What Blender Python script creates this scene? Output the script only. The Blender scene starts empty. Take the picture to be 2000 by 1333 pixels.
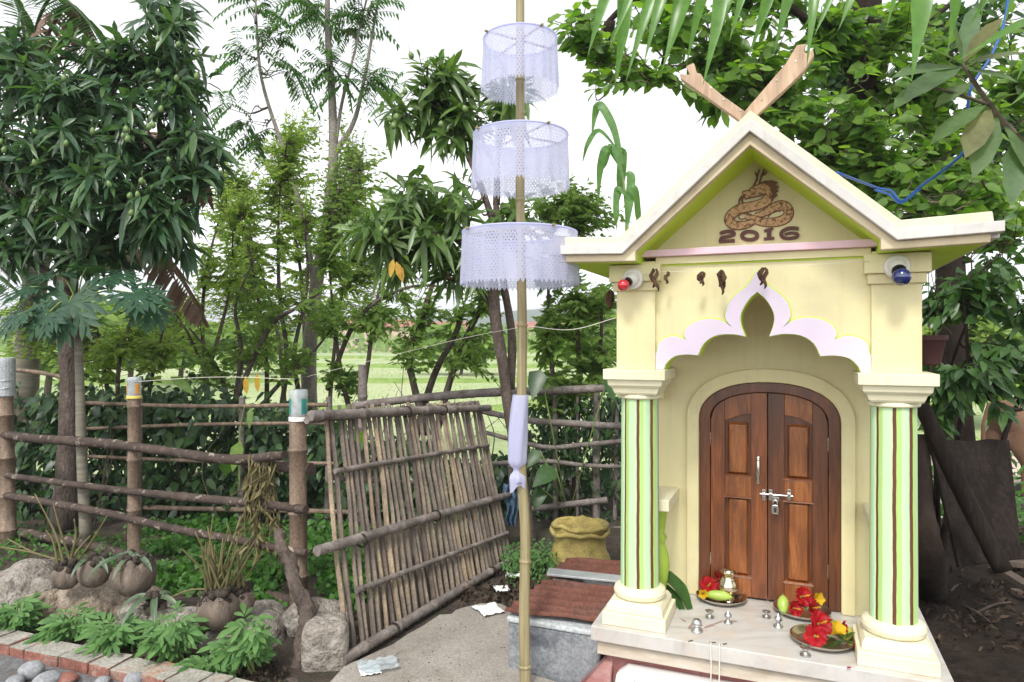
import bpy, bmesh, math, random
import numpy as np
from mathutils import Vector, Matrix, noise
random.seed(7)
RNG = np.random.default_rng(11)
R = math.radians
SC = bpy.context.scene
COL = SC.collection
F, CAMH, HY = 1333.0, 1.6, 666.0          # focal length in photo pixels, eye height, horizon row

def P(x, y, Z):
    """point seen at photo pixel (x, y) at distance Z ahead of the camera"""
    return Vector(((x - 1000) / F * Z, Z, CAMH - (y - HY) / F * Z))

def G(x, y, z=0.0):
    """point of the level z seen at photo pixel (x, y)"""
    t = (CAMH - z) / ((y - HY) / F)
    return Vector(((x - 1000) / F * t, t, z))

# shrine frame: x to the right along the front, v into the depth, z up
SA = R(22.4); SCc, SCs = math.cos(SA), math.sin(SA); UC = -0.138
def S(x, v, z):
    u = x + UC
    return Vector((u * SCc + v * SCs, -u * SCs + v * SCc, z))
def XZ(px, py, v):
    """shrine x and z of photo pixel on the plane at depth v"""
    dx = (px - 1000) / F; dz = (HY - py) / F
    t = v / (dx * SCs + SCc)
    return (dx * t * SCc - t * SCs - UC, CAMH + dz * t)
TS = Matrix(((SCc, SCs, 0, UC * SCc), (-SCs, SCc, 0, -UC * SCs), (0, 0, 1, 0), (0, 0, 0, 1)))

# ---------------------------------------------------------------- materials
def new_mat(name):
    m = bpy.data.materials.new(name); m.use_nodes = True
    nt = m.node_tree; nt.nodes.clear()
    out = nt.nodes.new('ShaderNodeOutputMaterial')
    return m, nt, out
def N(nt, t, **kw):
    n = nt.nodes.new(t)
    for k, v in kw.items():
        if k.startswith('i_'): n.inputs[k[2:].replace('_', ' ')].default_value = v
        else: setattr(n, k, v)
    return n
def c4(c): return (c[0], c[1], c[2], 1.0)
def ramp(nt, stops):
    r = nt.nodes.new('ShaderNodeValToRGB'); e = r.color_ramp.elements
    while len(e) < len(stops): e.new(0.5)
    for i, (p, c) in enumerate(stops):
        e[i].position = p; e[i].color = c4(c) if len(c) == 3 else c
    return r
def mixc(nt, fac, a, b, mode='MIX'):
    n = nt.nodes.new('ShaderNodeMix'); n.data_type = 'RGBA'; n.blend_type = mode
    for idx, v in ((0, fac), (6, a), (7, b)):
        if hasattr(v, 'is_linked') or isinstance(v, bpy.types.NodeSocket): nt.links.new(v, n.inputs[idx])
        else: n.inputs[idx].default_value = v if idx == 0 else c4(v)
    return n.outputs[2]
def coords(nt, scale=(1, 1, 1), kind='Object', rot=(0, 0, 0)):
    t = nt.nodes.new('ShaderNodeTexCoord'); mp = nt.nodes.new('ShaderNodeMapping')
    mp.inputs['Scale'].default_value = scale; mp.inputs['Rotation'].default_value = rot
    nt.links.new(t.outputs[kind], mp.inputs[0]); return mp.outputs[0]
def tex_noise(nt, vec, scale, detail=5, rough=.6, dist=0):
    n = N(nt, 'ShaderNodeTexNoise', i_Scale=scale, i_Detail=detail, i_Roughness=rough, i_Distortion=dist)
    nt.links.new(vec, n.inputs['Vector']); return n.outputs['Fac']
def mat(name, stops, scale=8, stretch=(1, 1, 1), rough=.7, bump=.2, bscale=None, bdist=.01, metal=0, spec=.4, stain=None,
        stain_scale=3, stain_lo=.5, stain_hi=.7, detail=6, rough2=None, coat=0, rot=(0, 0, 0), fine=None, streak=None, wavy=0, objvar=None):
    m, nt, out = new_mat(name)
    b = N(nt, 'ShaderNodeBsdfPrincipled'); nt.links.new(b.outputs[0], out.inputs[0])
    v = coords(nt, stretch, rot=rot)
    f = tex_noise(nt, v, scale, detail)
    r = ramp(nt, stops); nt.links.new(f, r.inputs[0]); c = r.outputs[0]
    if stain:
        sf = tex_noise(nt, coords(nt), stain_scale, 8, .7)
        sr = ramp(nt, [(stain_lo, (0, 0, 0)), (stain_hi, (1, 1, 1))]); nt.links.new(sf, sr.inputs[0])
        c = mixc(nt, sr.outputs[0], c, stain)
    if objvar:                                             # each slat or rail weathered differently
        oi = nt.nodes.new('ShaderNodeObjectInfo'); orr = ramp(nt, objvar); nt.links.new(oi.outputs['Random'], orr.inputs[0])
        c = mixc(nt, 1.0, c, orr.outputs[0], 'MULTIPLY')
    if streak:                                             # rain runs and handling grime, stretched downwards
        sf2 = tex_noise(nt, coords(nt, (1, 1, .07)), 22, 6, .65)
        sr2 = ramp(nt, [(.50, (1, 1, 1)), (.72, streak)]); nt.links.new(sf2, sr2.inputs[0])
        c = mixc(nt, 1.0, c, sr2.outputs[0], 'MULTIPLY')
    if fine:
        ff = tex_noise(nt, coords(nt), fine, 3)
        fr = ramp(nt, [(.35, (.72, .72, .72)), (.65, (1.15, 1.15, 1.15))]); nt.links.new(ff, fr.inputs[0])
        c = mixc(nt, 1.0, c, fr.outputs[0], 'MULTIPLY')
    if not isinstance(c, tuple): nt.links.new(c, b.inputs['Base Color'])
    b.inputs['Roughness'].default_value = rough; b.inputs['Metallic'].default_value = metal
    b.inputs['Specular IOR Level'].default_value = spec
    b.inputs['Coat Weight'].default_value = coat
    if rough2 is not None:
        mr = N(nt, 'ShaderNodeMapRange'); mr.inputs[3].default_value = rough; mr.inputs[4].default_value = rough2
        nt.links.new(f, mr.inputs[0]); nt.links.new(mr.outputs[0], b.inputs['Roughness'])
    if bump:
        bf = tex_noise(nt, v, bscale or scale * 4, 5)
        bn = N(nt, 'ShaderNodeBump', i_Strength=bump, i_Distance=bdist)
        nt.links.new(bf, bn.inputs['Height']); nt.links.new(bn.outputs[0], b.inputs['Normal'])
        if wavy:
            wf = tex_noise(nt, coords(nt), 9, 3); b2 = N(nt, 'ShaderNodeBump', i_Strength=wavy, i_Distance=.012)
            nt.links.new(wf, b2.inputs['Height']); nt.links.new(b2.outputs[0], bn.inputs['Normal'])
    return m
def leaf_mat(name, cols, trans=.35, rough=.45, spec=.4, tcol=None, dead=None):
    """per-leaf colour from Random Per Island; leaves let some light through"""
    m, nt, out = new_mat(name)
    g = nt.nodes.new('ShaderNodeNewGeometry')
    k = len(cols)
    r = ramp(nt, [((i + .5) / k, c) for i, c in enumerate(cols)])
    nt.links.new(g.outputs['Random Per Island'], r.inputs[0])
    f = tex_noise(nt, coords(nt), 30, 3)
    fr = ramp(nt, [(.3, (.8, .8, .8)), (.7, (1.15, 1.15, 1.15))]); nt.links.new(f, fr.inputs[0])
    c = mixc(nt, 1.0, r.outputs[0], fr.outputs[0], 'MULTIPLY')
    b = N(nt, 'ShaderNodeBsdfPrincipled', i_Roughness=rough); b.inputs['Specular IOR Level'].default_value = spec
    nt.links.new(c, b.inputs['Base Color'])
    t = N(nt, 'ShaderNodeBsdfTranslucent')
    tc = mixc(nt, 1.0, c, tcol or (1.5, 1.7, .6), 'MULTIPLY'); nt.links.new(tc, t.inputs[0])
    mx = N(nt, 'ShaderNodeMixShader'); mx.inputs[0].default_value = trans
    nt.links.new(b.outputs[0], mx.inputs[1]); nt.links.new(t.outputs[0], mx.inputs[2]); nt.links.new(mx.outputs[0], out.inputs[0])
    return m

# ---------------------------------------------------------------- mesh building
class MB:
    def __init__(s, T=None): s.v = []; s.f = []; s.T = T; s.uv = None; s.mi = []; s.cm = 0
    def add(s, vs, fs):
        o = len(s.v); s.v += [tuple(v) for v in vs]; s.f += [tuple(i + o for i in f) for f in fs]; s.mi += [s.cm] * len(fs); return s
    def box(s, x0, x1, y0, y1, z0, z1):
        return s.add([(x, y, z) for z in (z0, z1) for y in (y0, y1) for x in (x0, x1)],
                     [(0, 2, 3, 1), (4, 5, 7, 6), (0, 1, 5, 4), (2, 6, 7, 3), (0, 4, 6, 2), (1, 3, 7, 5)])
    def frustum(s, r0, r1, y0, y1):
        """r = (x0, x1, z0, z1) rectangles at depth y0 and y1"""
        vs = [(x, y, z) for (a, b, c, d), y in ((r0, y0), (r1, y1)) for x, z in ((a, c), (b, c), (b, d), (a, d))]
        return s.add(vs, [(3, 2, 1, 0), (4, 5, 6, 7)] + [(i, (i + 1) % 4, 4 + (i + 1) % 4, 4 + i) for i in range(4)])
    def prism(s, poly, y0, y1):
        """poly in (x, z), from depth y0 to y1"""
        n = len(poly)
        vs = [(x, y0, z) for x, z in poly] + [(x, y1, z) for x, z in poly]
        return s.add(vs, [tuple(range(n)), tuple(range(2 * n - 1, n - 1, -1))] + [(i, i + n, (i + 1) % n + n, (i + 1) % n) for i in range(n)])
    def hprism(s, poly, z0, z1):
        n = len(poly)
        vs = [(x, y, z0) for x, y in poly] + [(x, y, z1) for x, y in poly]
        return s.add(vs, [tuple(range(n - 1, -1, -1)), tuple(range(n, 2 * n))] + [(i, (i + 1) % n, (i + 1) % n + n, i + n) for i in range(n)])
    def loft(s, rings, caps=True):
        n = len(rings[0]); vs = [p for r in rings for p in r]; fs = []
        for k in range(len(rings) - 1):
            for i in range(n):
                j = (i + 1) % n; fs.append((k * n + i, k * n + j, (k + 1) * n + j, (k + 1) * n + i))
        if caps: fs += [tuple(range(n - 1, -1, -1)), tuple(range((len(rings) - 1) * n, len(rings) * n))]
        return s.add(vs, fs)
    def lathe(s, prof, c=(0, 0, 0), n=24, caps=True):
        return s.loft([[(c[0] + r * math.cos(2 * math.pi * i / n), c[1] + r * math.sin(2 * math.pi * i / n), c[2] + z) for i in range(n)] for r, z in prof], caps)
    def tube(s, pts, rad, n=8, caps=True, wob=0):
        pts = [Vector(p) for p in pts]; m = len(pts)
        if not hasattr(rad, '__len__'): rad = [rad] * m
        rings = []; ref = Vector((0, 0, 1)); up = None
        for k in range(m):
            t = (pts[min(k + 1, m - 1)] - pts[max(k - 1, 0)])
            t = t.normalized() if t.length > 1e-9 else Vector((0, 0, 1))
            if up is None:
                a = t.cross(Vector((0, 0, 1)) if abs(t.z) < .9 else Vector((0, 1, 0))).normalized()
            else:
                a = (up - t * up.dot(t)).normalized()
            up = a; b = t.cross(a)
            rr = rad[k]
            rings.append([pts[k] + (a * math.cos(2 * math.pi * i / n) + b * math.sin(2 * math.pi * i / n)) * rr * (1 + (random.uniform(-wob, wob) if wob else 0)) for i in range(n)])
        return s.loft(rings, caps)
    def ball(s, c, r, n=12, sq=(1, 1, 1)):
        rings = []
        for k in range(1, n):
            th = math.pi * k / n
            rings.append([(c[0] + r * sq[0] * math.sin(th) * math.cos(2 * math.pi * i / (n * 2)), c[1] + r * sq[1] * math.sin(th) * math.sin(2 * math.pi * i / (n * 2)), c[2] - r * sq[2] * math.cos(th)) for i in range(n * 2)])
        return s.loft(rings)
    def ribbon(s, pts, wid, nrm, fold=.15):
        """leaf blade along pts; V-folded; wid = full widths"""
        pts = [Vector(p) for p in pts]; m = len(pts); vs = []; fs = []
        nrm = Vector(nrm)
        for k in range(m):
            t = (pts[min(k + 1, m - 1)] - pts[max(k - 1, 0)]).normalized()
            sd = t.cross(nrm)
            sd = sd.normalized() if sd.length > 1e-6 else Vector((1, 0, 0))
            nn = sd.cross(t)
            w = wid[k] / 2
            vs += [pts[k] - sd * w + nn * w * fold * 2, pts[k], pts[k] + sd * w + nn * w * fold * 2]
        for k in range(m - 1):
            o = k * 3
            fs += [(o, o + 1, o + 4, o + 3), (o + 1, o + 2, o + 5, o + 4)]
        return s.add(vs, fs)
    def build(s, name, mats, parent=None, smooth=False, bevel=0, origin=None, seg=2, auto=None):
        vs = [s.T @ Vector(v) for v in s.v] if s.T else [Vector(v) for v in s.v]
        if parent is not None: org = root_of(parent).location.copy()
        else:
            org = Vector(origin) if origin is not None else base_of(vs)
        me = bpy.data.meshes.new(name)
        me.from_pydata([v - org for v in vs], [], s.f)
        for m in (mats if isinstance(mats, (list, tuple)) else [mats]): me.materials.append(m)
        if any(s.mi): me.polygons.foreach_set('material_index', s.mi)
        if s.uv:
            uvl = me.uv_layers.new(name='UVMap')
            for p in me.polygons:
                for li in p.loop_indices: uvl.data[li].uv = s.uv[me.loops[li].vertex_index]
        if smooth or auto: me.polygons.foreach_set('use_smooth', [True] * len(me.polygons))
        me.update()
        bm = bmesh.new(); bm.from_mesh(me); bmesh.ops.recalc_face_normals(bm, faces=bm.faces)
        if auto:
            for e in bm.edges:
                if len(e.link_faces) == 2 and e.calc_face_angle(0) > R(auto): e.smooth = False
        bm.to_mesh(me); bm.free()
        o = bpy.data.objects.new(name, me); COL.objects.link(o)
        if parent is not None: o.parent = parent
        else: o.location = org
        if bevel:
            bv = o.modifiers.new('bevel', 'BEVEL'); bv.width = bevel; bv.segments = seg; bv.limit_method = 'ANGLE'; bv.angle_limit = R(35)
            bv.harden_normals = False
        return o
def base_of(vs):
    a = np.array([tuple(v) for v in vs]); lo, hi = a.min(0), a.max(0)
    return Vector(((lo[0] + hi[0]) / 2, (lo[1] + hi[1]) / 2, lo[2]))
def root_of(o):
    while o.parent is not None: o = o.parent
    return o
def tag(o, label=None, cat=None, group=None, kind=None):
    if label: o['label'] = label
    if cat: o['category'] = cat
    if group: o['group'] = group
    if kind: o['kind'] = kind
    return o
def thing(name, label, cat, loc=(0, 0, 0), group=None):
    o = bpy.data.objects.new(name, None); COL.objects.link(o); o.location = loc; o.empty_display_size = .1
    return tag(o, label, cat, group)
def copy_tree(o, parent=None):
    c = o.copy(); COL.objects.link(c)
    if parent is not None: c.parent = parent
    for ch in list(o.children): copy_tree(ch, c)
    return c

def raw_mesh(name, V, Fq, m, parent=None, smooth=False, origin=None):
    """V (n,3) array, Fq (k,4) quad array (4th index repeated -> written as tri)"""
    V = np.asarray(V, dtype=np.float64)
    org = np.array(root_of(parent).location) if parent is not None else (np.array(origin) if origin is not None else np.array(base_of(V)))
    me = bpy.data.meshes.new(name)
    tri = Fq[:, 3] < 0
    q, t = Fq[~tri], Fq[tri][:, :3]
    loops = np.concatenate([q.ravel(), t.ravel()]).astype(np.int32)
    starts = np.concatenate([np.arange(len(q)) * 4, len(q) * 4 + np.arange(len(t)) * 3]).astype(np.int32)
    me.vertices.add(len(V)); me.vertices.foreach_set('co', (V - org).astype(np.float32).ravel())
    me.loops.add(len(loops)); me.loops.foreach_set('vertex_index', loops)
    me.polygons.add(len(starts)); me.polygons.foreach_set('loop_start', starts)
    me.update(calc_edges=True)
    if smooth: me.polygons.foreach_set('use_smooth', [True] * len(me.polygons))
    me.materials.append(m)
    o = bpy.data.objects.new(name, me); COL.objects.link(o)
    if parent is not None: o.parent = parent
    else: o.location = org
    return o
def unit(a):
    return a / np.maximum(np.linalg.norm(a, axis=1, keepdims=True), 1e-9)

LEAF_F = np.array([(0, 1, 2, -1), (0, 2, 3, -1), (1, 4, 5, 2), (2, 5, 6, 3), (4, 7, 5, -1), (5, 7, 6, -1)])
class Leaves:
    """collects leaves: base point, direction, normal, length, width, droop"""
    def __init__(s): s.p = []; s.d = []; s.n = []; s.l = []; s.w = []; s.dr = []; s.fd = []
    def add(s, p, d, n, l, w, dr=.15, fd=.12):
        s.p.append(tuple(p)); s.d.append(tuple(d)); s.n.append(tuple(n)); s.l.append(l); s.w.append(w); s.dr.append(dr); s.fd.append(fd)
    def arrays(s, shape=(.32, .68, .9, .8)):
        p = np.array(s.p); d = unit(np.array(s.d)); n = np.array(s.n); l = np.array(s.l)[:, None]; w = np.array(s.w)[:, None] / 2
        dr = np.array(s.dr)[:, None]; fd = np.array(s.fd)[:, None]
        sd = unit(np.cross(d, n)); n = np.cross(sd, d)
        a, b, wa, wb = shape
        down = np.array([[0, 0, -1.0]])
        def at(t): return p + d * l * t + down * dr * l * t * t
        m1, m2 = at(a), at(b)
        k = np.stack([p, m1 - sd * w * wa + n * w * fd * 2, m1, m1 + sd * w * wa + n * w * fd * 2,
                      m2 - sd * w * wb + n * w * fd * 2, m2, m2 + sd * w * wb + n * w * fd * 2, at(1.0)], axis=1)
        V = k.reshape(-1, 3); nl = len(p)
        Fq = (LEAF_F[None] + (np.arange(nl) * 8)[:, None, None])
        Fq = np.where(LEAF_F[None] < 0, -1, Fq).reshape(-1, 4)
        return V, Fq
    def build(s, name, m, parent=None, shape=(.32, .68, .9, .8), origin=None):
        V, Fq = s.arrays(shape)
        return raw_mesh(name, V, Fq, m, parent, smooth=True, origin=origin)

def rnd(a, b): return random.uniform(a, b)
def rdir():
    while True:
        v = Vector((rnd(-1, 1), rnd(-1, 1), rnd(-1, 1)))
        if .05 < v.length < 1: return v.normalized()
def curve_pts(ctrl, k=6):
    """Catmull-Rom through control points"""
    c = [Vector(p) for p in ctrl]
    if len(c) < 3:
        return [c[0].lerp(c[1], i / k) for i in range(k + 1)]
    c = [c[0] * 2 - c[1]] + c + [c[-1] * 2 - c[-2]]
    out = []
    for i in range(1, len(c) - 2):
        for j in range(k):
            t = j / k
            out.append(.5 * ((2 * c[i]) + (c[i + 1] - c[i - 1]) * t + (2 * c[i - 1] - 5 * c[i] + 4 * c[i + 1] - c[i + 2]) * t * t + (3 * c[i] - c[i - 1] - 3 * c[i + 1] + c[i + 2]) * t ** 3))
    out.append(c[-2]); return out
def radii(r, n):
    """interpolate a list of radii to n entries"""
    return list(np.interp(np.linspace(0, len(r) - 1, n), range(len(r)), r))
def limb(mb, ctrl, r, n=8, k=6, wob=.06):
    pts = curve_pts(ctrl, k); mb.tube(pts, radii(r, len(pts)), n, wob=wob); return pts
def bamboo(mb, a, b, r0, r1=None, node=.28, bend=.0, n=10, wob=.0):
    """bamboo pole with swollen nodes"""
    a, b = Vector(a), Vector(b); L = (b - a).length; r1 = r1 or r0
    pts, rad = [], []
    off = rnd(0, node)
    ts = [0.0]; x = off
    marks = []
    while x < L - .02:
        if x > .02: marks.append(x / L)
        x += node * rnd(.85, 1.15)
    seq = [(0, 1.0)]
    for m in marks:
        e = .012 / L
        seq += [(m - e, 1.0), (m - e * .4, 1.14), (m + e * .2, 1.16), (m + e, .98)]
    seq.append((1, 1.0))
    bv = rdir(); bv -= (b - a).normalized() * bv.dot((b - a).normalized())
    ph = rnd(0, 6)
    for t, k in seq:
        w = bv * bend * (math.sin(math.pi * t) + .25 * math.sin(5 * t + ph))
        pts.append(a.lerp(b, t) + w); rad.append((r0 + (r1 - r0) * t) * k)
    mb.tube(pts, rad, n, wob=wob); return pts
# ---------------------------------------------------------------- material library
cream = mat('cream_paint', [(.3, (.68, .61, .345)), (.7, (.72, .65, .38))], 3, rough=.55, bump=.25, bscale=45, bdist=.002, stain=(.59, .52, .33), stain_scale=2.6, stain_lo=.5, stain_hi=.78, streak=(.94, .925, .89), wavy=.2)
cream_pale = mat('pale_cream_paint', [(.3, (.68, .64, .45)), (.7, (.72, .68, .495))], 3, rough=.55, bump=.2, bscale=50, bdist=.002, stain=(.56, .48, .33), stain_scale=6, stain_lo=.56, stain_hi=.8, streak=(.92, .90, .85), wavy=.2)
white_band = mat('weathered_white_paint', [(.3, (.57, .545, .52)), (.7, (.645, .62, .595))], 4, rough=.6, bump=.25, bscale=40, bdist=.002, stain=(.44, .38, .30), stain_scale=7, stain_lo=.57, stain_hi=.85, streak=(.90, .88, .84), wavy=.2)
beige_band = mat('beige_paint', [(.3, (.60, .49, .33)), (.7, (.70, .60, .41))], 4, rough=.6, bump=.2, bscale=40, bdist=.002, stain=(.52, .42, .28), stain_scale=5)
lime = mat('lime_green_paint', [(.3, (.50, .70, .03)), (.7, (.56, .76, .05))], 5, rough=.5, bump=.2, bscale=50, bdist=.002)
lilac = mat('lilac_paint', [(.3, (.64, .545, .65)), (.7, (.68, .59, .70))], 5, rough=.55, bump=.2, bscale=50, bdist=.002)
pink = mat('pink_paint', [(.3, (.74, .48, .54)), (.7, (.76, .54, .62))], 5, rough=.55, bump=.2, bscale=50, bdist=.002)
def stripe_mat():
    """mint column: lime edges between mint faces comes from vertex angle; built as separate stripes instead"""
mint = mat('mint_paint', [(.3, (.44, .63, .37)), (.7, (.50, .68, .42))], 3, (1, 1, .3), rough=.5, streak=(.93, .93, .9), bump=.2, bscale=40, bdist=.002)
column_lime = mat('leaf_green_paint', [(.3, (.35, .54, .16)), (.7, (.41, .59, .19))], 3, (1, 1, .3), rough=.5, streak=(.93, .93, .9), bump=.2, bscale=40, bdist=.002)
brown_paint = mat('brown_stripe_paint', [(.3, (.10, .035, .015)), (.7, (.15, .055, .025))], 20, (1, 1, .2), rough=.55, bump=.2, bscale=40, bdist=.002)
def marble_mat():
    m, nt, out = new_mat('marble_slab')
    b = N(nt, 'ShaderNodeBsdfPrincipled', i_Roughness=.32); nt.links.new(b.outputs[0], out.inputs[0])
    v = coords(nt, (1, 3.2, 1), rot=(0, 0, .5))
    f = tex_noise(nt, v, 3.2, 9, .65, 1.2)
    r = ramp(nt, [(.3, (.38, .355, .33)), (.5, (.49, .47, .445)), (.72, (.56, .545, .52))]); nt.links.new(f, r.inputs[0])
    s = tex_noise(nt, coords(nt), 6, 8, .7)
    sr = ramp(nt, [(.5, (0, 0, 0)), (.75, (.8, .8, .8))]); nt.links.new(s, sr.inputs[0])
    c = mixc(nt, sr.outputs[0], r.outputs[0], (.52, .41, .31))
    nt.links.new(c, b.inputs['Base Color'])
    mr = N(nt, 'ShaderNodeMapRange'); mr.inputs[3].default_value = .2; mr.inputs[4].default_value = .5
    nt.links.new(s, mr.inputs[0]); nt.links.new(mr.outputs[0], b.inputs['Roughness'])
    return m
marble = marble_mat()
dirty_marble = mat('dirty_marble_edge', [(.3, (.40, .33, .25)), (.7, (.60, .54, .46))], 5, (1, 1, 3), rough=.45, bump=.15, bscale=40, stain=(.42, .29, .19), stain_scale=7, stain_lo=.55, stain_hi=.8)
maroon = mat('red_oxide_cement', [(.3, (.20, .07, .065)), (.7, (.28, .11, .10))], 6, rough=.6, bump=.3, stain=(.36, .24, .22), stain_scale=5)
tile_white = mat('broken_white_tile', [(.3, (.62, .60, .57)), (.7, (.74, .72, .70))], 6, rough=.25, bump=.05)
grout = mat('grey_cement', [(.3, (.26, .25, .24)), (.7, (.38, .37, .35))], 9, rough=.9, bump=.5, stain=(.16, .15, .14), fine=90)
cement_box = mat('plastered_cement', [(.3, (.20, .215, .23)), (.7, (.31, .32, .335))], 5, rough=.8, bump=.4, bscale=30, stain=(.10, .11, .125), stain_scale=4.5, stain_lo=.45, stain_hi=.62, fine=70)
cement_top = mat('pale_cement', [(.3, (.40, .43, .44)), (.7, (.52, .55, .56))], 7, rough=.8, bump=.3, stain=(.26, .28, .28), fine=70)
def wood(name, dark, mid, lite, sc=(34, 34, 2.6), rough=.38, coat=.3, bump=.1):
    m, nt, out = new_mat(name)
    b = N(nt, 'ShaderNodeBsdfPrincipled', i_Roughness=rough); b.inputs['Coat Weight'].default_value = coat; b.inputs['Coat Roughness'].default_value = .25
    nt.links.new(b.outputs[0], out.inputs[0])
    v = coords(nt, sc)
    f = tex_noise(nt, v, 1.4, 8, .6, 1.6)
    v2 = coords(nt, (sc[0] * .35, sc[1] * .35, sc[2] * .8)); w0 = tex_noise(nt, v2, 1.2, 3, .5, .8)
    r = ramp(nt, [(.25, dark), (.5, mid), (.78, lite)]); nt.links.new(f, r.inputs[0])
    wr = ramp(nt, [(.3, (.62, .58, .56)), (.65, (1.15, 1.12, 1.1))]); nt.links.new(w0, wr.inputs[0])
    c = mixc(nt, 1.0, r.outputs[0], wr.outputs[0], 'MULTIPLY'); nt.links.new(c, b.inputs['Base Color'])
    bn = N(nt, 'ShaderNodeBump', i_Strength=bump, i_Distance=.003); nt.links.new(f, bn.inputs['Height']); nt.links.new(bn.outputs[0], b.inputs['Normal'])
    return m
door_wood = wood('polished_door_wood', (.09, .024, .007), (.195, .056, .013), (.32, .105, .024))
door_dark = wood('dark_door_wood', (.055, .016, .006), (.12, .037, .010), (.19, .062, .017))
door_lite = wood('warm_panel_wood', (.10, .030, .008), (.24, .078, .018), (.39, .15, .035), sc=(26, 26, 3.4))
raw_wood = wood('raw_pale_wood', (.42, .28, .185), (.54, .385, .27), (.62, .47, .35), rough=.7, coat=0, bump=.3)
grey_wood = wood('old_grey_plank', (.05, .035, .028), (.09, .065, .05), (.15, .11, .085), rough=.85, coat=0, bump=.5)
dark_plank = wood('dark_plank_wood', (.010, .008, .007), (.018, .014, .012), (.034, .027, .023), sc=(30, 30, 2.2), rough=.9, coat=0, bump=.5)  # very dark brown matt wood for the leaning board and pole
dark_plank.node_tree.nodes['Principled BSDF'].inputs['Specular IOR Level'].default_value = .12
chrome = mat('brushed_steel', [(.3, (.60, .58, .55)), (.7, (.74, .72, .70))], 20, rough=.22, bump=0, metal=1)
brass = mat('polished_bell_metal', [(.3, (.66, .56, .40)), (.7, (.78, .69, .53))], 10, rough=.16, bump=.05, metal=1)
steel_dark = mat('plate_metal', [(.3, (.50, .46, .40)), (.7, (.64, .60, .54))], 8, rough=.2, bump=.03, metal=1)
lamp_metal = mat('small_lamp_steel', [(.3, (.46, .46, .47)), (.7, (.66, .66, .67))], 30, rough=.3, bump=.1, metal=1)
white_plastic = mat('white_plastic', [(.3, (.68, .66, .61)), (.7, (.76, .74, .70))], 6, rough=.35, bump=0)
black_plastic = mat('black_plastic', [(.3, (.012, .012, .012)), (.7, (.02, .02, .02))], 6, rough=.4, bump=0)
red_glass = mat('red_lamp_glass', [(.3, (.45, .015, .03)), (.7, (.55, .03, .05))], 6, rough=.08, bump=0, spec=.6, coat=.6)
blue_glass = mat('blue_lamp_glass', [(.3, (.008, .014, .085)), (.7, (.014, .025, .13))], 6, rough=.06, bump=0, spec=.6, coat=.8)
gold_relief = mat('speckled_tan_paint', [(.40, (.17, .075, .035)), (.47, (.46, .27, .13)), (.60, (.58, .37, .19))], 75, rough=.6, bump=.3, bscale=110, bdist=.002)
dark_relief = mat('maroon_lettering_paint', [(.3, (.085, .026, .018)), (.7, (.13, .045, .035))], 30, rough=.55, bump=.3, bdist=.003)
line_relief = mat('brown_outline_paint', [(.3, (.13, .05, .02)), (.7, (.19, .08, .035))], 30, rough=.55, bump=.2)
cable_blue = mat('blue_cable_plastic', [(.3, (.012, .07, .30)), (.7, (.02, .10, .38))], 12, rough=.4, bump=0)
string_m = mat('white_string', [(.3, (.62, .58, .48)), (.7, (.74, .70, .62))], 60, rough=.9, bump=0)
pole_bamboo = mat('fresh_bamboo', [(.25, (.17, .13, .06)), (.5, (.28, .235, .125)), (.75, (.38, .33, .205))], 7, (9, 9, .35), rough=.5, bump=.2, bscale=30, stain=(.17, .12, .055), stain_scale=6, stain_lo=.55, stain_hi=.75)
gate_bamboo = mat('weathered_grey_bamboo', [(.25, (.09, .076, .072)), (.5, (.20, .172, .158)), (.75, (.36, .315, .285))], 6, (3, 3, 3), rough=.75, bump=.35, bscale=40, stain=(.09, .06, .05), stain_scale=9, stain_lo=.5, stain_hi=.68, fine=60)
slat_bamboo = mat('split_bamboo', [(.2, (.075, .062, .056)), (.5, (.17, .143, .122)), (.8, (.33, .275, .205))], 3.5, (2, 2, 1.4), rough=.75, bump=.35, bscale=50, stain=(.22, .145, .065), stain_scale=7, stain_lo=.6, stain_hi=.75, fine=70, objvar=[(.0, (.55, .50, .48)), (.35, (.9, .86, .84)), (.7, (1.1, 1.05, .98)), (1, (1.5, 1.35, 1.1))])
rail_bark = mat('mottled_dark_rail', [(.3, (.035, .023, .018)), (.6, (.072, .05, .04)), (.8, (.13, .095, .078))], 7, rough=.8, bump=.5, bscale=35, stain=(.30, .255, .20), stain_scale=16, stain_lo=.57, stain_hi=.64, fine=60)
post_bamboo = mat('brown_bamboo_post', [(.25, (.10, .068, .048)), (.5, (.20, .142, .10)), (.75, (.32, .245, .18))], 4, (5, 5, .6), rough=.7, bump=.4, bscale=40, stain=(.10, .075, .06), stain_scale=6, fine=60)
bark = mat('grey_brown_bark', [(.3, (.060, .045, .036)), (.6, (.13, .10, .083)), (.8, (.23, .19, .16))], 11, (1, 1, .35), rough=.95, bump=1, bscale=26, bdist=.04, fine=50)
bark_pale = mat('pale_grey_bark', [(.3, (.16, .14, .12)), (.6, (.26, .235, .205)), (.8, (.36, .33, .30))], 7, (1, 1, .6), rough=.9, bump=.5, bscale=30, bdist=.01, fine=50)
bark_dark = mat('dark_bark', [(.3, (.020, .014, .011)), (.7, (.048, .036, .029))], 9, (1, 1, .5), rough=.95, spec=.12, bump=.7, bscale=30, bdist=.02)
twig_m = mat('twig_bark', [(.3, (.06, .05, .032)), (.7, (.12, .10, .062))], 20, rough=.85, bump=.2)
stem_green = mat('green_stem', [(.3, (.14, .20, .05)), (.7, (.22, .28, .09))], 10, rough=.6, bump=.1)
papaya_bark = mat('papaya_trunk', [(.3, (.13, .115, .09)), (.7, (.24, .22, .17))], 5, (1, 1, 8), rough=.85, bump=.4)
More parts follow.
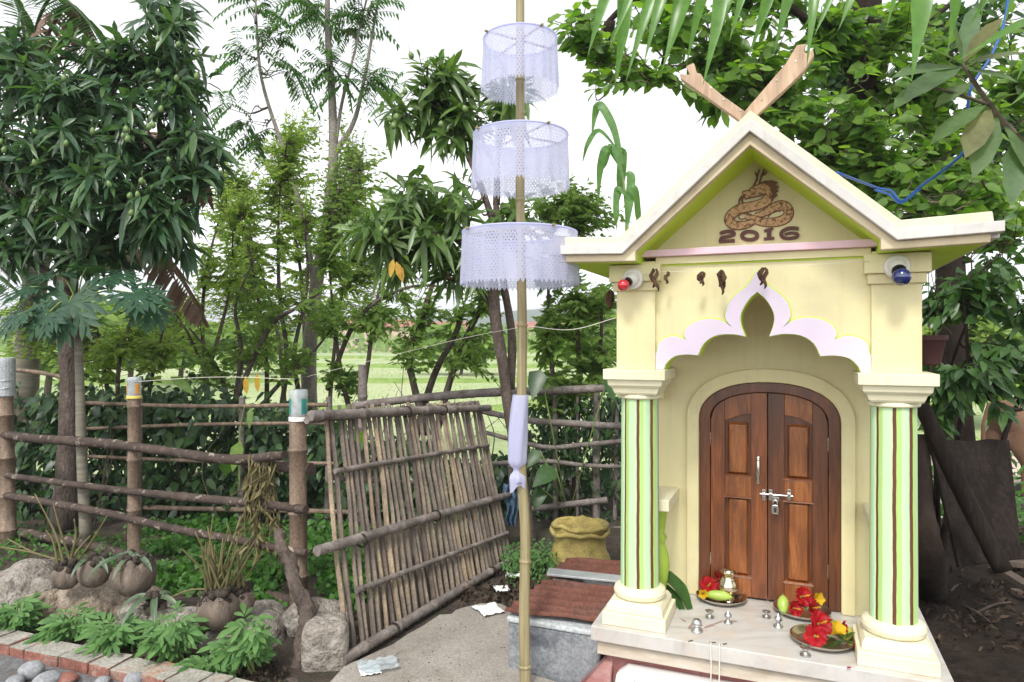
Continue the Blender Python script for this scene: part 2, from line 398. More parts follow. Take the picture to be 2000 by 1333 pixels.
husk_m = mat('coconut_husk', [(.3, (.08, .06, .047)), (.6, (.18, .14, .112)), (.8, (.30, .25, .205))], 6, (4, 4, 1), rough=.9, bump=.8, bscale=30)
fibre_m = mat('dark_fibre', [(.3, (.025, .02, .016)), (.7, (.07, .055, .042))], 30, rough=1, bump=1, bscale=80)
rock_m = mat('weathered_rock', [(.3, (.17, .145, .12)), (.52, (.33, .295, .255)), (.75, (.48, .45, .41))], 9, rough=.95, bump=1, bscale=20, bdist=.06, stain=(.10, .085, .065), stain_scale=3, stain_lo=.5, stain_hi=.7, fine=60)
rock_tan = mat('sandy_rock', [(.3, (.19, .145, .105)), (.52, (.34, .275, .21)), (.75, (.47, .40, .32))], 9, rough=.95, bump=1, bscale=20, bdist=.06, stain=(.13, .095, .065), stain_scale=4, stain_lo=.5, stain_hi=.7, fine=60)
pebble_m = mat('river_pebble', [(.3, (.20, .21, .225)), (.7, (.34, .35, .36))], 6, rough=.75, bump=.2, fine=60)
soil = mat('garden_soil', [(.3, (.035, .026, .02)), (.6, (.075, .056, .042)), (.8, (.12, .092, .07))], 5, rough=1, bump=1, bscale=22, bdist=.03, stain=(.03, .05, .018), stain_scale=1.2, stain_lo=.5, stain_hi=.65, fine=45)
dark_soil = mat('very_dark_soil', [(.3, (.016, .012, .010)), (.6, (.036, .027, .021)), (.8, (.065, .05, .04))], 6, rough=1, spec=.1, bump=1, bscale=26, bdist=.03, fine=45)  # much darker soil colour for the patch right of the shrine
baluster_green = mat('green_baluster_paint', [(.3, (.30, .44, .05)), (.7, (.36, .50, .07))], 5, rough=.5, bump=.2, bscale=50, bdist=.002)
def field_mat():
    m, nt, out = new_mat('mown_field')
    b = N(nt, 'ShaderNodeBsdfPrincipled', i_Roughness=.95); nt.links.new(b.outputs[0], out.inputs[0])
    f = tex_noise(nt, coords(nt, (1, .4, 1)), .12, 8, .7)
    r = ramp(nt, [(.3, (.25, .35, .13)), (.5, (.34, .42, .19)), (.72, (.46, .46, .30))]); nt.links.new(f, r.inputs[0])
    f2 = tex_noise(nt, coords(nt), 4, 5, .7); r2 = ramp(nt, [(.3, (.75, .75, .75)), (.7, (1.2, 1.2, 1.2))]); nt.links.new(f2, r2.inputs[0])
    nt.links.new(mixc(nt, 1.0, r.outputs[0], r2.outputs[0], 'MULTIPLY'), b.inputs['Base Color'])
    return m
field_m = field_mat()
concrete = mat('worn_concrete', [(.3, (.24, .215, .185)), (.55, (.33, .30, .265)), (.8, (.39, .365, .33))], 2.2, rough=.9, bump=.5, bscale=60, bdist=.004, stain=(.17, .145, .115), stain_scale=1.6, stain_lo=.5, stain_hi=.72, fine=110)
gravel_m = mat('fine_gravel', [(.3, (.12, .12, .125)), (.6, (.24, .24, .245)), (.8, (.36, .35, .34))], 60, rough=1, bump=1, bscale=120, bdist=.02, stain=(.14, .11, .09), stain_scale=3)
brick_red = mat('old_red_brick', [(.3, (.17, .07, .05)), (.6, (.29, .125, .095)), (.8, (.38, .21, .165))], 8, rough=.95, bump=.7, bscale=40, stain=(.30, .26, .22), stain_scale=9, stain_lo=.54, stain_hi=.7, fine=70)
brick_top = mat('lichened_brick_top', [(.3, (.24, .22, .19)), (.6, (.36, .345, .30)), (.8, (.44, .43, .40))], 8, rough=.95, bump=.7, bscale=40, stain=(.36, .20, .13), stain_scale=4, stain_lo=.58, stain_hi=.68, fine=70)
rust = mat('rusty_corrugated_iron', [(.3, (.11, .042, .030)), (.55, (.18, .072, .050)), (.8, (.27, .14, .105))], 5, (1, 1, 1), rough=.85, bump=.3, bscale=60, metal=.15, stain=(.085, .04, .032), stain_scale=5, fine=70)
zinc = mat('galvanised_strip', [(.3, (.42, .44, .45)), (.7, (.60, .62, .63))], 9, rough=.45, bump=.1, metal=.6)
sack_m = mat('faded_yellow_woven_sack', [(.3, (.28, .22, .075)), (.55, (.48, .38, .12)), (.8, (.62, .52, .22))], 5, rough=.8, bump=.7, bscale=30, bdist=.01, stain=(.16, .15, .075), stain_scale=4, stain_lo=.5, stain_hi=.68, fine=120)
paper_m = mat('white_paper', [(.3, (.70, .70, .69)), (.7, (.78, .78, .77))], 6, rough=.8, bump=.1)
blue_cloth = mat('faded_blue_cloth', [(.3, (.035, .075, .13)), (.7, (.10, .17, .25))], 12, rough=.9, bump=.6, fine=90)
terracotta = mat('dark_clay_pot', [(.3, (.045, .016, .016)), (.7, (.08, .03, .028))], 6, rough=.7, bump=.2)
dry_leaf = leaf_mat('dry_brown_leaf', [(.10, .055, .035), (.15, .085, .05), (.075, .042, .03)], trans=.15, rough=.8, spec=.15, tcol=(1.2, 1, .7))
vine_dry = leaf_mat('withered_vine', [(.16, .145, .065), (.22, .19, .10), (.12, .10, .05)], trans=.2, rough=.85, spec=.1, tcol=(1.2, 1.1, .7))
litter_m = leaf_mat('leaf_litter', [(.024, .016, .012), (.045, .030, .021), (.10, .072, .05), (.018, .012, .01), (.03, .02, .015)], trans=.1, rough=.85, spec=.15, tcol=(1.2, 1, .7))
yellow_leaf = leaf_mat('yellowed_leaf', [(.50, .31, .03), (.42, .24, .025)], trans=.35, tcol=(1.3, 1.1, .5))
mango_leaf = leaf_mat('mango_leaf', [(.044, .10, .046), (.062, .132, .052), (.088, .165, .055), (.052, .115, .06)], trans=.32, rough=.36, spec=.55)
olive_mango_leaf = leaf_mat('mango_leaf_olive', [(.075, .14, .036), (.105, .185, .046), (.085, .155, .04), (.135, .22, .055)], trans=.36, rough=.36, spec=.55)  # lighter, more olive foliage colour of the second mango tree
light_leaf = leaf_mat('young_light_leaf', [(.23, .33, .075), (.29, .39, .095), (.20, .30, .07), (.35, .43, .12)], tcol=(1.3, 1.45, .8), trans=.6, rough=.6, spec=.25)
fine_leaf = leaf_mat('fine_green_leaf', [(.15, .25, .055), (.20, .31, .07), (.11, .195, .048), (.25, .35, .09)], tcol=(1.3, 1.45, .8), trans=.6, rough=.6, spec=.25)
pinnate_leaf = leaf_mat('compound_leaf', [(.06, .15, .04), (.085, .19, .05), (.05, .125, .04)], trans=.42)
broad_leaf = leaf_mat('broad_round_leaf', [(.11, .215, .032), (.155, .27, .038), (.20, .32, .05), (.075, .16, .03)], trans=.52, rough=.38, spec=.5)
broad_dark = leaf_mat('broad_dark_leaf', [(.036, .09, .026), (.052, .12, .03), (.075, .155, .038)], trans=.4, rough=.4, spec=.5)
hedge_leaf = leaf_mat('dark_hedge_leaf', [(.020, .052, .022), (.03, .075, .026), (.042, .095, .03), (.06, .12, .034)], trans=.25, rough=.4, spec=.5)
herb_leaf = leaf_mat('fresh_herb_leaf', [(.075, .17, .05), (.10, .21, .06), (.13, .25, .08)], trans=.3, rough=.55, spec=.3)
clover_leaf = leaf_mat('clover_leaf', [(.055, .16, .02), (.08, .20, .03), (.04, .12, .02)], trans=.35, rough=.5)
palm_leaf = leaf_mat('palm_blade', [(.14, .29, .045), (.20, .36, .06), (.10, .22, .06), (.24, .38, .12)], trans=.5, rough=.3, spec=.5)
loquat_leaf = leaf_mat('long_felted_leaf', [(.09, .15, .055), (.12, .185, .07), (.075, .135, .06), (.17, .17, .075)], trans=.3, rough=.5, spec=.4)
papaya_leaf = leaf_mat('papaya_leaf', [(.024, .072, .040), (.036, .095, .048), (.03, .082, .038)], trans=.25, rough=.5, spec=.35)
banana_leaf = leaf_mat('banana_leaf', [(.03, .085, .018), (.05, .12, .03)], trans=.35, rough=.35, spec=.5)
banana_dry = leaf_mat('banana_dead_leaf', [(.20, .135, .10), (.27, .19, .15)], trans=.3, rough=.8, spec=.1, tcol=(1.2, 1, .8))
cane_leaf = leaf_mat('cane_leaf', [(.09, .20, .055), (.12, .24, .075)], trans=.4, rough=.4)
strap_leaf = leaf_mat('orchid_strap_leaf', [(.06, .105, .055), (.085, .135, .075), (.11, .15, .085)], trans=.2, rough=.4, spec=.4)
tree_far = leaf_mat('far_foliage', [(.17, .27, .075), (.21, .31, .09), (.25, .34, .10)], trans=.5, spec=.2)
petal_red = leaf_mat('red_petal', [(.40, .008, .014), (.46, .012, .018), (.33, .007, .014)], trans=.3, rough=.5, spec=.3, tcol=(1.3, .8, .8))
petal_yellow = leaf_mat('yellow_petal', [(.68, .42, .02), (.72, .50, .03)], trans=.3, rough=.5, spec=.3, tcol=(1.2, 1.1, .6))
cucumber_m = mat('pale_green_skin', [(.3, (.26, .40, .055)), (.6, (.38, .50, .10)), (.8, (.48, .58, .17))], 14, (1, 1, 1), rough=.35, bump=.1, spec=.5)
green_fruit = mat('dark_green_skin', [(.3, (.09, .17, .03)), (.7, (.20, .28, .06))], 14, rough=.4, bump=.1, spec=.5)
lime_fruit = mat('yellow_green_skin', [(.3, (.34, .36, .05)), (.7, (.48, .46, .09))], 10, rough=.4, bump=.1, spec=.5)
mango_fruit = mat('unripe_mango_skin', [(.3, (.085, .16, .045)), (.7, (.16, .24, .075))], 10, rough=.4, bump=.05)
ash_m = mat('incense_ash', [(.3, (.28, .16, .14)), (.7, (.42, .29, .26))], 30, rough=1, bump=.5)
def cloth_mat(name, holes=True):
    """thin white cut cloth; rows of small cut holes follow the UV (metres)"""
    m, nt, out = new_mat(name)
    d = N(nt, 'ShaderNodeBsdfPrincipled', i_Roughness=.9); d.inputs['Specular IOR Level'].default_value = .1
    f = tex_noise(nt, coords(nt), 14, 5); r = ramp(nt, [(.3, (.62, .635, .88)), (.7, (.69, .70, .92))]); nt.links.new(f, r.inputs[0]); nt.links.new(r.outputs[0], d.inputs['Base Color'])
    t = N(nt, 'ShaderNodeBsdfTranslucent'); t.inputs[0].default_value = (.73, .745, .94, 1)
    mx = N(nt, 'ShaderNodeMixShader'); mx.inputs[0].default_value = .5
    nt.links.new(d.outputs[0], mx.inputs[1]); nt.links.new(t.outputs[0], mx.inputs[2])
    tr = N(nt, 'ShaderNodeBsdfTransparent'); m2 = N(nt, 'ShaderNodeMixShader')
    nt.links.new(mx.outputs[0], m2.inputs[1]); nt.links.new(tr.outputs[0], m2.inputs[2]); nt.links.new(m2.outputs[0], out.inputs[0])
    def math_(op, a, b=None):
        n = N(nt, 'ShaderNodeMath', operation=op)
        for i, x in enumerate((a, b)):
            if x is None: continue
            if isinstance(x, (int, float)): n.inputs[i].default_value = x
            else: nt.links.new(x, n.inputs[i])
        return n.outputs[0]
    if holes:
        uv = N(nt, 'ShaderNodeUVMap'); sp = N(nt, 'ShaderNodeSeparateXYZ'); nt.links.new(uv.outputs[0], sp.inputs[0])
        row = math_('DIVIDE', sp.outputs[1], .0125)
        ri = math_('FLOOR', row)
        sh = math_('MULTIPLY', math_('MODULO', ri, 2.0), .5)
        fu = math_('SUBTRACT', math_('FRACT', math_('ADD', math_('DIVIDE', sp.outputs[0], .0155), sh)), .5)
        fv = math_('SUBTRACT', math_('FRACT', row), .5)
        dia = math_('ADD', math_('ABSOLUTE', fu), math_('MULTIPLY', math_('ABSOLUTE', fv), .8))
        hole = math_('LESS_THAN', dia, .19)
        # bands without holes: each bundle of cloth is cut in columns
        colf = math_('FRACT', math_('DIVIDE', sp.outputs[0], .082))
        bandc = math_('LESS_THAN', math_('ABSOLUTE', math_('SUBTRACT', colf, .5)), .40)
        n2 = tex_noise(nt, uv.outputs[0], 22, 2)
        keep = math_('GREATER_THAN', n2, .36)
        h = math_('MULTIPLY', math_('MULTIPLY', hole, bandc), keep)
        top = math_('LESS_THAN', sp.outputs[1], -.02)
        h = math_('MULTIPLY', h, top)
        fac = math_('MAXIMUM', math_('MULTIPLY', h, .97), .19)
        nt.links.new(fac, m2.inputs[0])
    else: m2.inputs[0].default_value = .04
    return m
shade_cloth = cloth_mat('cut_white_cloth'); plain_cloth = cloth_mat('plain_white_cloth', False)
def clear_plastic_mat():
    m, nt, out = new_mat('cloudy_clear_plastic')
    d = N(nt, 'ShaderNodeBsdfPrincipled', i_Roughness=.18); d.inputs['Base Color'].default_value = (.62, .66, .68, 1)
    tr = N(nt, 'ShaderNodeBsdfTransparent'); tr.inputs[0].default_value = (.86, .9, .92, 1)
    f = tex_noise(nt, coords(nt), 9, 5); r = ramp(nt, [(.35, (.5, .5, .5)), (.7, (.8, .8, .8))]); nt.links.new(f, r.inputs[0])
    mx = N(nt, 'ShaderNodeMixShader'); nt.links.new(r.outputs[0], mx.inputs[0])
    nt.links.new(d.outputs[0], mx.inputs[1]); nt.links.new(tr.outputs[0], mx.inputs[2]); nt.links.new(mx.outputs[0], out.inputs[0])
    return m
clear_plastic = clear_plastic_mat()
label_yellow = mat('yellow_jar_label', [(.3, (.55, .42, .06)), (.7, (.62, .50, .10))], 20, rough=.5, bump=0)
label_teal = mat('teal_jar_label', [(.3, (.02, .20, .17)), (.7, (.04, .26, .22))], 20, rough=.5, bump=0)
label_orange = mat('orange_jar_label', [(.3, (.55, .25, .05)), (.7, (.62, .32, .08))], 20, rough=.5, bump=0)
cow_m = mat('brown_cow_hide', [(.3, (.13, .065, .04)), (.6, (.21, .115, .07)), (.8, (.32, .20, .13))], 4, rough=.8, bump=.2, bscale=60)
hoof_m = mat('dark_hoof', [(.3, (.04, .03, .025)), (.7, (.07, .05, .04))], 8, rough=.6, bump=.1)
house_wall = mat('pink_washed_wall', [(.3, (.52, .36, .30)), (.7, (.62, .46, .40))], .6, rough=.9, bump=0)
house_roof = mat('red_sheet_roof', [(.3, (.30, .11, .085)), (.7, (.40, .17, .13))], .8, rough=.7, bump=0)
window_dark = mat('dark_window', [(.3, (.03, .035, .04)), (.7, (.05, .055, .06))], 3, rough=.2, bump=0)
hill_m = mat('hazy_wooded_hill', [(.3, (.045, .085, .045)), (.7, (.085, .13, .065))], .03, rough=1, bump=0)
sand_m = mat('pale_dry_earth', [(.3, (.52, .42, .32)), (.7, (.66, .57, .47))], 2, rough=1, bump=.6, bscale=20, fine=40)

bank_m = mat('grassy_field_bank', [(.3, (.13, .22, .05)), (.55, (.22, .31, .09)), (.75, (.36, .36, .19))], 1.5, rough=1, spec=.1, bump=.6, bscale=12, bdist=.05)
# ---------------------------------------------------------------- the shrine
shrine = thing('shrine', 'small pale yellow shrine house with gabled roof, striped green columns and brown double door', 'shrine', S(0, 3.7, 0))
def sp(name, mb, m, parent=shrine, **k): return mb.build(name, m, parent, **k)
def SM(): return MB(TS)
def zoomA(X, Y): return (1040 + X / 2.0833, 180 + Y / 2.0833)      # enlarged view of the upper shrine -> photo pixel
def zoomD(X, Y): return (1360 + X / 6.665, 300 + Y / 6.665)
def smooth2(pts, k=5):
    return [(p.x, p.y) for p in curve_pts([(a, b, 0) for a, b in pts], k)]
def polyline2(segs):
    out = []
    for s_ in segs:
        q = smooth2(s_)
        out += q if not out else (q[1:] if (abs(q[0][0] - out[-1][0]) < 1e-6) else q)
    return out
# platform
b = SM(); b.box(-.685, .685, 2.905, 4.45, .287, .35); pf = sp('platform_slab', b, [marble], bevel=.004)
b = SM(); b.loft([[(x, v, z) for x, v in ((-.685 + i, 2.905 + i), (.685 - i, 2.905 + i), (.685 - i, 4.45 - i), (-.685 + i, 4.45 - i))] for z, i in ((.222, .022), (.268, .024), (.280, .034), (.2868, .05))])
sp('platform_moulding', b, dirty_marble, bevel=.003)
b = SM(); b.box(-.625, .625, 2.97, 4.40, -.02, .2215); sp('platform_core', b, maroon)
# broken-tile skirt step in front with red oxide border
b = SM(); b.prism([(-.60, .004), (.66, .004), (.66, .188), (-.53, .188), (-.575, .15)], 2.925, 2.969); sp('tile_step', b, tile_white, bevel=.003)
b = SM()
for k in range(26):
    x0 = rnd(-.52, .6); z0 = rnd(.02, .17); a = rnd(0, 3.1); l = rnd(.03, .08)
    b.cm = 0; b.loft([[(x0 + dx * math.cos(a) * l - math.sin(a) * .0015 * sgn, v, z0 + dx * math.sin(a) * l * .6 + math.cos(a) * .0015 * sgn) for dx, sgn, v in ((-.5, 1, vv), (.5, 1, vv), (.5, -1, vv), (-.5, -1, vv))] for vv in (2.9235, 2.93)])
sp('tile_joint', b, grout)
b = SM(); b.loft([[(-.60, 2.975, .205), (-.60, 3.06, .205), (-.62, 3.06, .205), (-.62, 2.975, .205)], [(-.60, 2.85, -.01), (-.60, 3.06, -.01), (-.80, 3.06, -.01), (-.80, 2.85, -.01)]]); sp('corner_skirt', b, maroon, bevel=.006)
# columns
def column(cx, a0):
    cv = 3.08
    sh = SM(); n = 120; zs = np.linspace(.485, 1.352, 34); rings = []
    per = 2 * math.pi / 8
    prof = []
    for i in range(n):
        ph = (i / n * 8) % 1.0
        prof.append(-.0022 if ph < .13 else .0016 * math.sin(math.pi * (ph - .13) / .87))
    for z in zs:
        r0 = .0855 - .004 * (z - .485) / .87
        j = .008 * math.sin(z * 13 + cx * 9) + .006 * math.sin(z * 37 + cx) + .005 * math.sin(z * 91)
        rings.append([(cx + (r0 + prof[i]) * math.cos(a0 + j + 2 * math.pi * i / n), cv + (r0 + prof[i]) * math.sin(a0 + j + 2 * math.pi * i / n), z) for i in range(n)])
    sh.loft(rings, False)
    sh.mi = []
    for k in range(len(zs) - 1):
        for i in range(n):
            ph = (i / n * 8) % 1.0
            sh.mi.append(2 if ph < .15 else (1 if ph < .45 else 0))
    ba = SM()
    def sq(h, z): return [(cx - h, cv - h, z), (cx + h, cv - h, z), (cx + h, cv + h, z), (cx - h, cv + h, z)]
    ba.loft([sq(.1385, .3502), sq(.1385, .405)]); ba.loft([sq(.124, .4052), sq(.122, .43), sq(.108, .452)])
    ba.lathe([(.104, .452), (.114, .462), (.117, .478), (.112, .492), (.098, .502), (.086, .506)], (cx, cv, 0), 40)
    ca = SM()
    ca.loft([sq(.088, 1.362), sq(.096, 1.372), sq(.103, 1.392), sq(.118, 1.406), sq(.121, 1.431), sq(.136, 1.4312), sq(.136, 1.477)])
    ca.lathe([(.08, 1.342), (.094, 1.345), (.096, 1.353), (.092, 1.3618)], (cx, cv, 0), 40)
    c = sp('column', sh, [mint, column_lime, brown_paint], smooth=True, auto=50)
    sp('base', ba, cream_pale, c, bevel=.004); sp('capital', ca, cream_pale, c, bevel=.003)
# lime runs after the brown groove as the hand painted order shows: groove, mint, lime
ang_view = lambda cx: math.atan2((TS.inverted() @ Vector((0, 0, 0))).y - 3.08, (TS.inverted() @ Vector((0, 0, 0))).x - cx)
for cx, off in ((-.505, R(-10)), (.505, R(-2))): column(cx, ang_view(cx) + off)
# piers above, with the blocks carrying the lamps
for s_ in (-1, 1):
    b = SM(); cx = .505 * s_; b.box(cx - .086, cx + .086, 2.992, 3.166, 1.4765, 1.95); sp('pier', b, cream, bevel=.003)
    b = SM(); b.box(cx - .113, cx + .113, 2.962, 3.196, 1.862, 1.936); b.loft([[(cx + i * h, 3.079 + j * h, z) for i, j in ((-1, -1), (1, -1), (1, 1), (-1, 1))] for h, z in ((.100, 1.822), (.100, 1.8618))]); sp('pier_block', b, cream, bevel=.003)
    # rear half of the open porch: side beam, low rail, baluster, small wall pilaster
    b = SM(); b.box(cx - .08, cx + .08, 3.167, 3.479, 1.60, 1.95); sp('side_beam', b, cream, bevel=.002)
    b = SM(); x0, x1 = (-.60, -.39) if s_ < 0 else (.43, .60); b.box(x0, x1, 3.17, 3.479, .815, .868); sp('porch_rail', b, cream_pale, bevel=.004)
    b = SM(); b.lathe([(.03, .351), (.034, .37), (.028, .40), (.036, .45), (.047, .52), (.044, .57), (.028, .62), (.024, .64), (.036, .66), (.024, .68), (.027, .72), (.036, .79), (.036, .8145)], (cx + (.05 if s_ < 0 else 0), 3.30, 0), 20); sp('baluster', b, baluster_green, smooth=True)
    b = SM()
    q = -.50 if s_ < 0 else .52
    b.box(q - .07, q + .07, 3.42, 3.479, 1.43, 1.48); b.box(q - .055, q + .055, 3.435, 3.479, 1.37, 1.4298); b.box(q - .04, q + .04, 3.445, 3.479, 1.31, 1.3698); sp('wall_pilaster', b, cream, bevel=.003)
# multi-lobed arch panel and its lilac trim: both halves traced, averaged to one symmetric outline
openL = [[(905, 812), (872, 842), (840, 895), (834, 945), (852, 993)], [(852, 993), (800, 984), (735, 990), (688, 1022), (660, 1071)], [(660, 1071), (600, 1068), (552, 1082), (522, 1116)]]
outL = [[(905, 722), (878, 775), (825, 818), (788, 852), (774, 900), (784, 932), (806, 956)], [(806, 956), (760, 930), (700, 924), (645, 938), (616, 970), (611, 1003)], [(611, 1003), (568, 992), (525, 1003), (499, 1028), (492, 1065)]]
openR = [[(905, 812), (940, 842), (970, 895), (968, 940), (950, 993)], [(950, 993), (1010, 984), (1080, 990), (1132, 1020), (1157, 1072)], [(1157, 1072), (1210, 1070), (1270, 1080), (1322, 1126)]]
outR = [[(905, 722), (955, 787), (1010, 830), (1032, 870), (1040, 905), (1032, 932), (1012, 954)], [(1012, 954), (1060, 922), (1120, 910), (1190, 925), (1226, 955), (1236, 985), (1214, 1010)], [(1214, 1010), (1265, 990), (1315, 995), (1346, 1018), (1357, 1060)]]
def to_half(Ls, Rs, v):
    res = []
    for l, r in zip(Ls, Rs):
        a = [XZ(*zoomA(*p), v) for p in l]; c = [XZ(*zoomA(*p), v) for p in r]
        n = max(len(a), len(c))
        def rs(q):
            return [(float(np.interp(t, np.linspace(0, 1, len(q)), [p[0] for p in q])), float(np.interp(t, np.linspace(0, 1, len(q)), [p[1] for p in q]))) for t in np.linspace(0, 1, n)]
        a, c = rs(a), rs(c)
        res.append([((q[0] - p[0]) / 2, (p[1] + q[1]) / 2) for p, q in zip(a, c)])
    return res
op = to_half(openL, openR, 3.0); ot = to_half(outL, outR, 3.0)
op[0][0] = (0, op[0][0][1]); ot[0][0] = (0, ot[0][0][1])
for segs in (op, ot):
    for k in (1, 2): segs[k][0] = segs[k - 1][-1]
opc = polyline2(op); otc = polyline2(ot)
opc = [(min(max(x, 0), .417), z) for x, z in opc]; otc = [(min(max(x, 0), .418), z) for x, z in otc]
opc = opc[:-1] + [(opc[-1][0], 1.4772)]
half = opc[::-1]                                           # from the foot up to the tip
b = SM(); poly = [(-.4188, 1.4772)] + [(-x, z) for x, z in half] + [(x, z) for x, z in half[::-1][1:]] + [(.4188, 1.4772), (.4188, 1.955), (-.4188, 1.955)]
b.prism(poly, 3.012, 3.125); sp('arch_panel', b, cream, bevel=0)
b = SM(); lip = [(-.4185, 1.4775)] + [(-x - .0, z) for x, z in half] + [(x, z) for x, z in half[::-1][1:]] + [(.4185, 1.4775)]
tr = [(-.4185, 1.4775)] + [(-.4186, otc[-1][1])] + [(-x, z) for x, z in otc[::-1]] + [(x, z) for x, z in otc[1:]] + [(.4186, otc[-1][1]), (.4185, 1.4775)] + [(x, z + .0005) for x, z in half] + [(-x, z + .0005) for x, z in half[::-1][1:]]
b.prism(tr, 2.999, 3.0118); sp('arch_trim', b, lilac, bevel=.0015)
# lime paint on the reveal of the arch: a thin lining set inside the opening
b = SM()
lin = [(-x, z) for x, z in half] + [(x, z) for x, z in half[::-1][1:]]
def inset(pts, d):
    out = []
    for i, p in enumerate(pts):
        a = pts[max(i - 1, 0)]; c = pts[min(i + 1, len(pts) - 1)]
        tx, tz = c[0] - a[0], c[1] - a[1]; l = math.hypot(tx, tz) or 1
        out.append((p[0] + tz / l * d, p[1] - tx / l * d))
    return out
li = inset(lin, .0022)
for i in range(len(lin) - 1):
    p, q, p2, q2 = lin[i], lin[i + 1], li[i], li[i + 1]
    b.loft([[(p[0], v, p[1]), (q[0], v, q[1]), (q2[0], v, q2[1]), (p2[0], v, p2[1])] for v in (3.0125, 3.124)])
sp('arch_lining', b, lime)
b = SM()                                                # hand-painted lime line round the trim's outer edge
oo = [(-x, z) for x, z in otc[::-1]] + [(x, z) for x, z in otc[1:]]
o2 = inset(oo, -.0045)
for i in range(len(oo) - 1): b.loft([[(oo[i][0], v, oo[i][1]), (oo[i + 1][0], v, oo[i + 1][1]), (o2[i + 1][0], v, o2[i + 1][1]), (o2[i][0], v, o2[i][1])] for v in (3.0095, 3.0118)])
sp('trim_line', b, lime)
b = SM(); b.box(-.4188, .4188, 3.0085, 3.0115, 1.928, 1.934); b.box(-.4188, -.414, 3.0085, 3.0115, 1.86, 1.9278); b.box(.414, .4188, 3.0085, 3.0115, 1.86, 1.9278); sp('panel_line', b, lime)
b = SM(); b.box(-.4185, .4185, 2.996, 3.0117, 1.9345, 1.9665); sp('frieze', b, cream, bevel=.002)
b = SM(); b.box(-.500, .500, 2.972, 3.0995, 1.967, 1.997); sp('pink_ledge', b, pink, bevel=.003)
b = SM(); b.prism([(-.50, 1.967), (.50, 1.967), (.50, 2.0), (0, 2.42), (-.50, 2.0)], 3.10, 3.16); sp('gable_wall', b, cream)
b = SM(); b.box(-.42, .42, 3.126, 3.479, 1.90, 1.95); sp('porch_ceiling', b, cream)
# door wall with arched opening, side and back walls
XD, HW, ZS, ZT = .024, .317, 1.215, 1.405
def arch_pts(h, zt, zs=ZS, n=26, p=2.25):
    out = []
    for i in range(n + 1):
        a = math.pi * i / n
        cx, sx = math.cos(a), math.sin(a)
        out.append((XD - h * math.copysign(abs(cx) ** (2 / p), cx), zs + (zt - zs) * abs(sx) ** (2 / p)))
    return out
ap = arch_pts(HW, ZT)
b = SM(); b.prism([(-.59, .3503), (XD - HW, .3503)] + ap + [(XD + HW, .3503), (.59, .3503), (.59, 1.95), (-.59, 1.95)], 3.48, 3.60); sp('front_wall', b, cream)
b = SM()
for s_ in (-1, 1): b.box(*sorted((.59 * s_, .50 * s_)), 3.601, 4.30, .3503, 1.95)
b.box(-.50, .50, 4.20, 4.30, .3503, 1.95); sp('rear_wall', b, cream)
outer = arch_pts(HW + .058, ZT + .065)
b = SM(); b.prism([(XD - HW - .058, .3504)] + outer + [(XD + HW + .058, .3504), (XD + HW, .3504)] + ap[::-1] + [(XD - HW, .3504)], 3.452, 3.4795); sp('door_surround', b, cream, bevel=.006, seg=3)
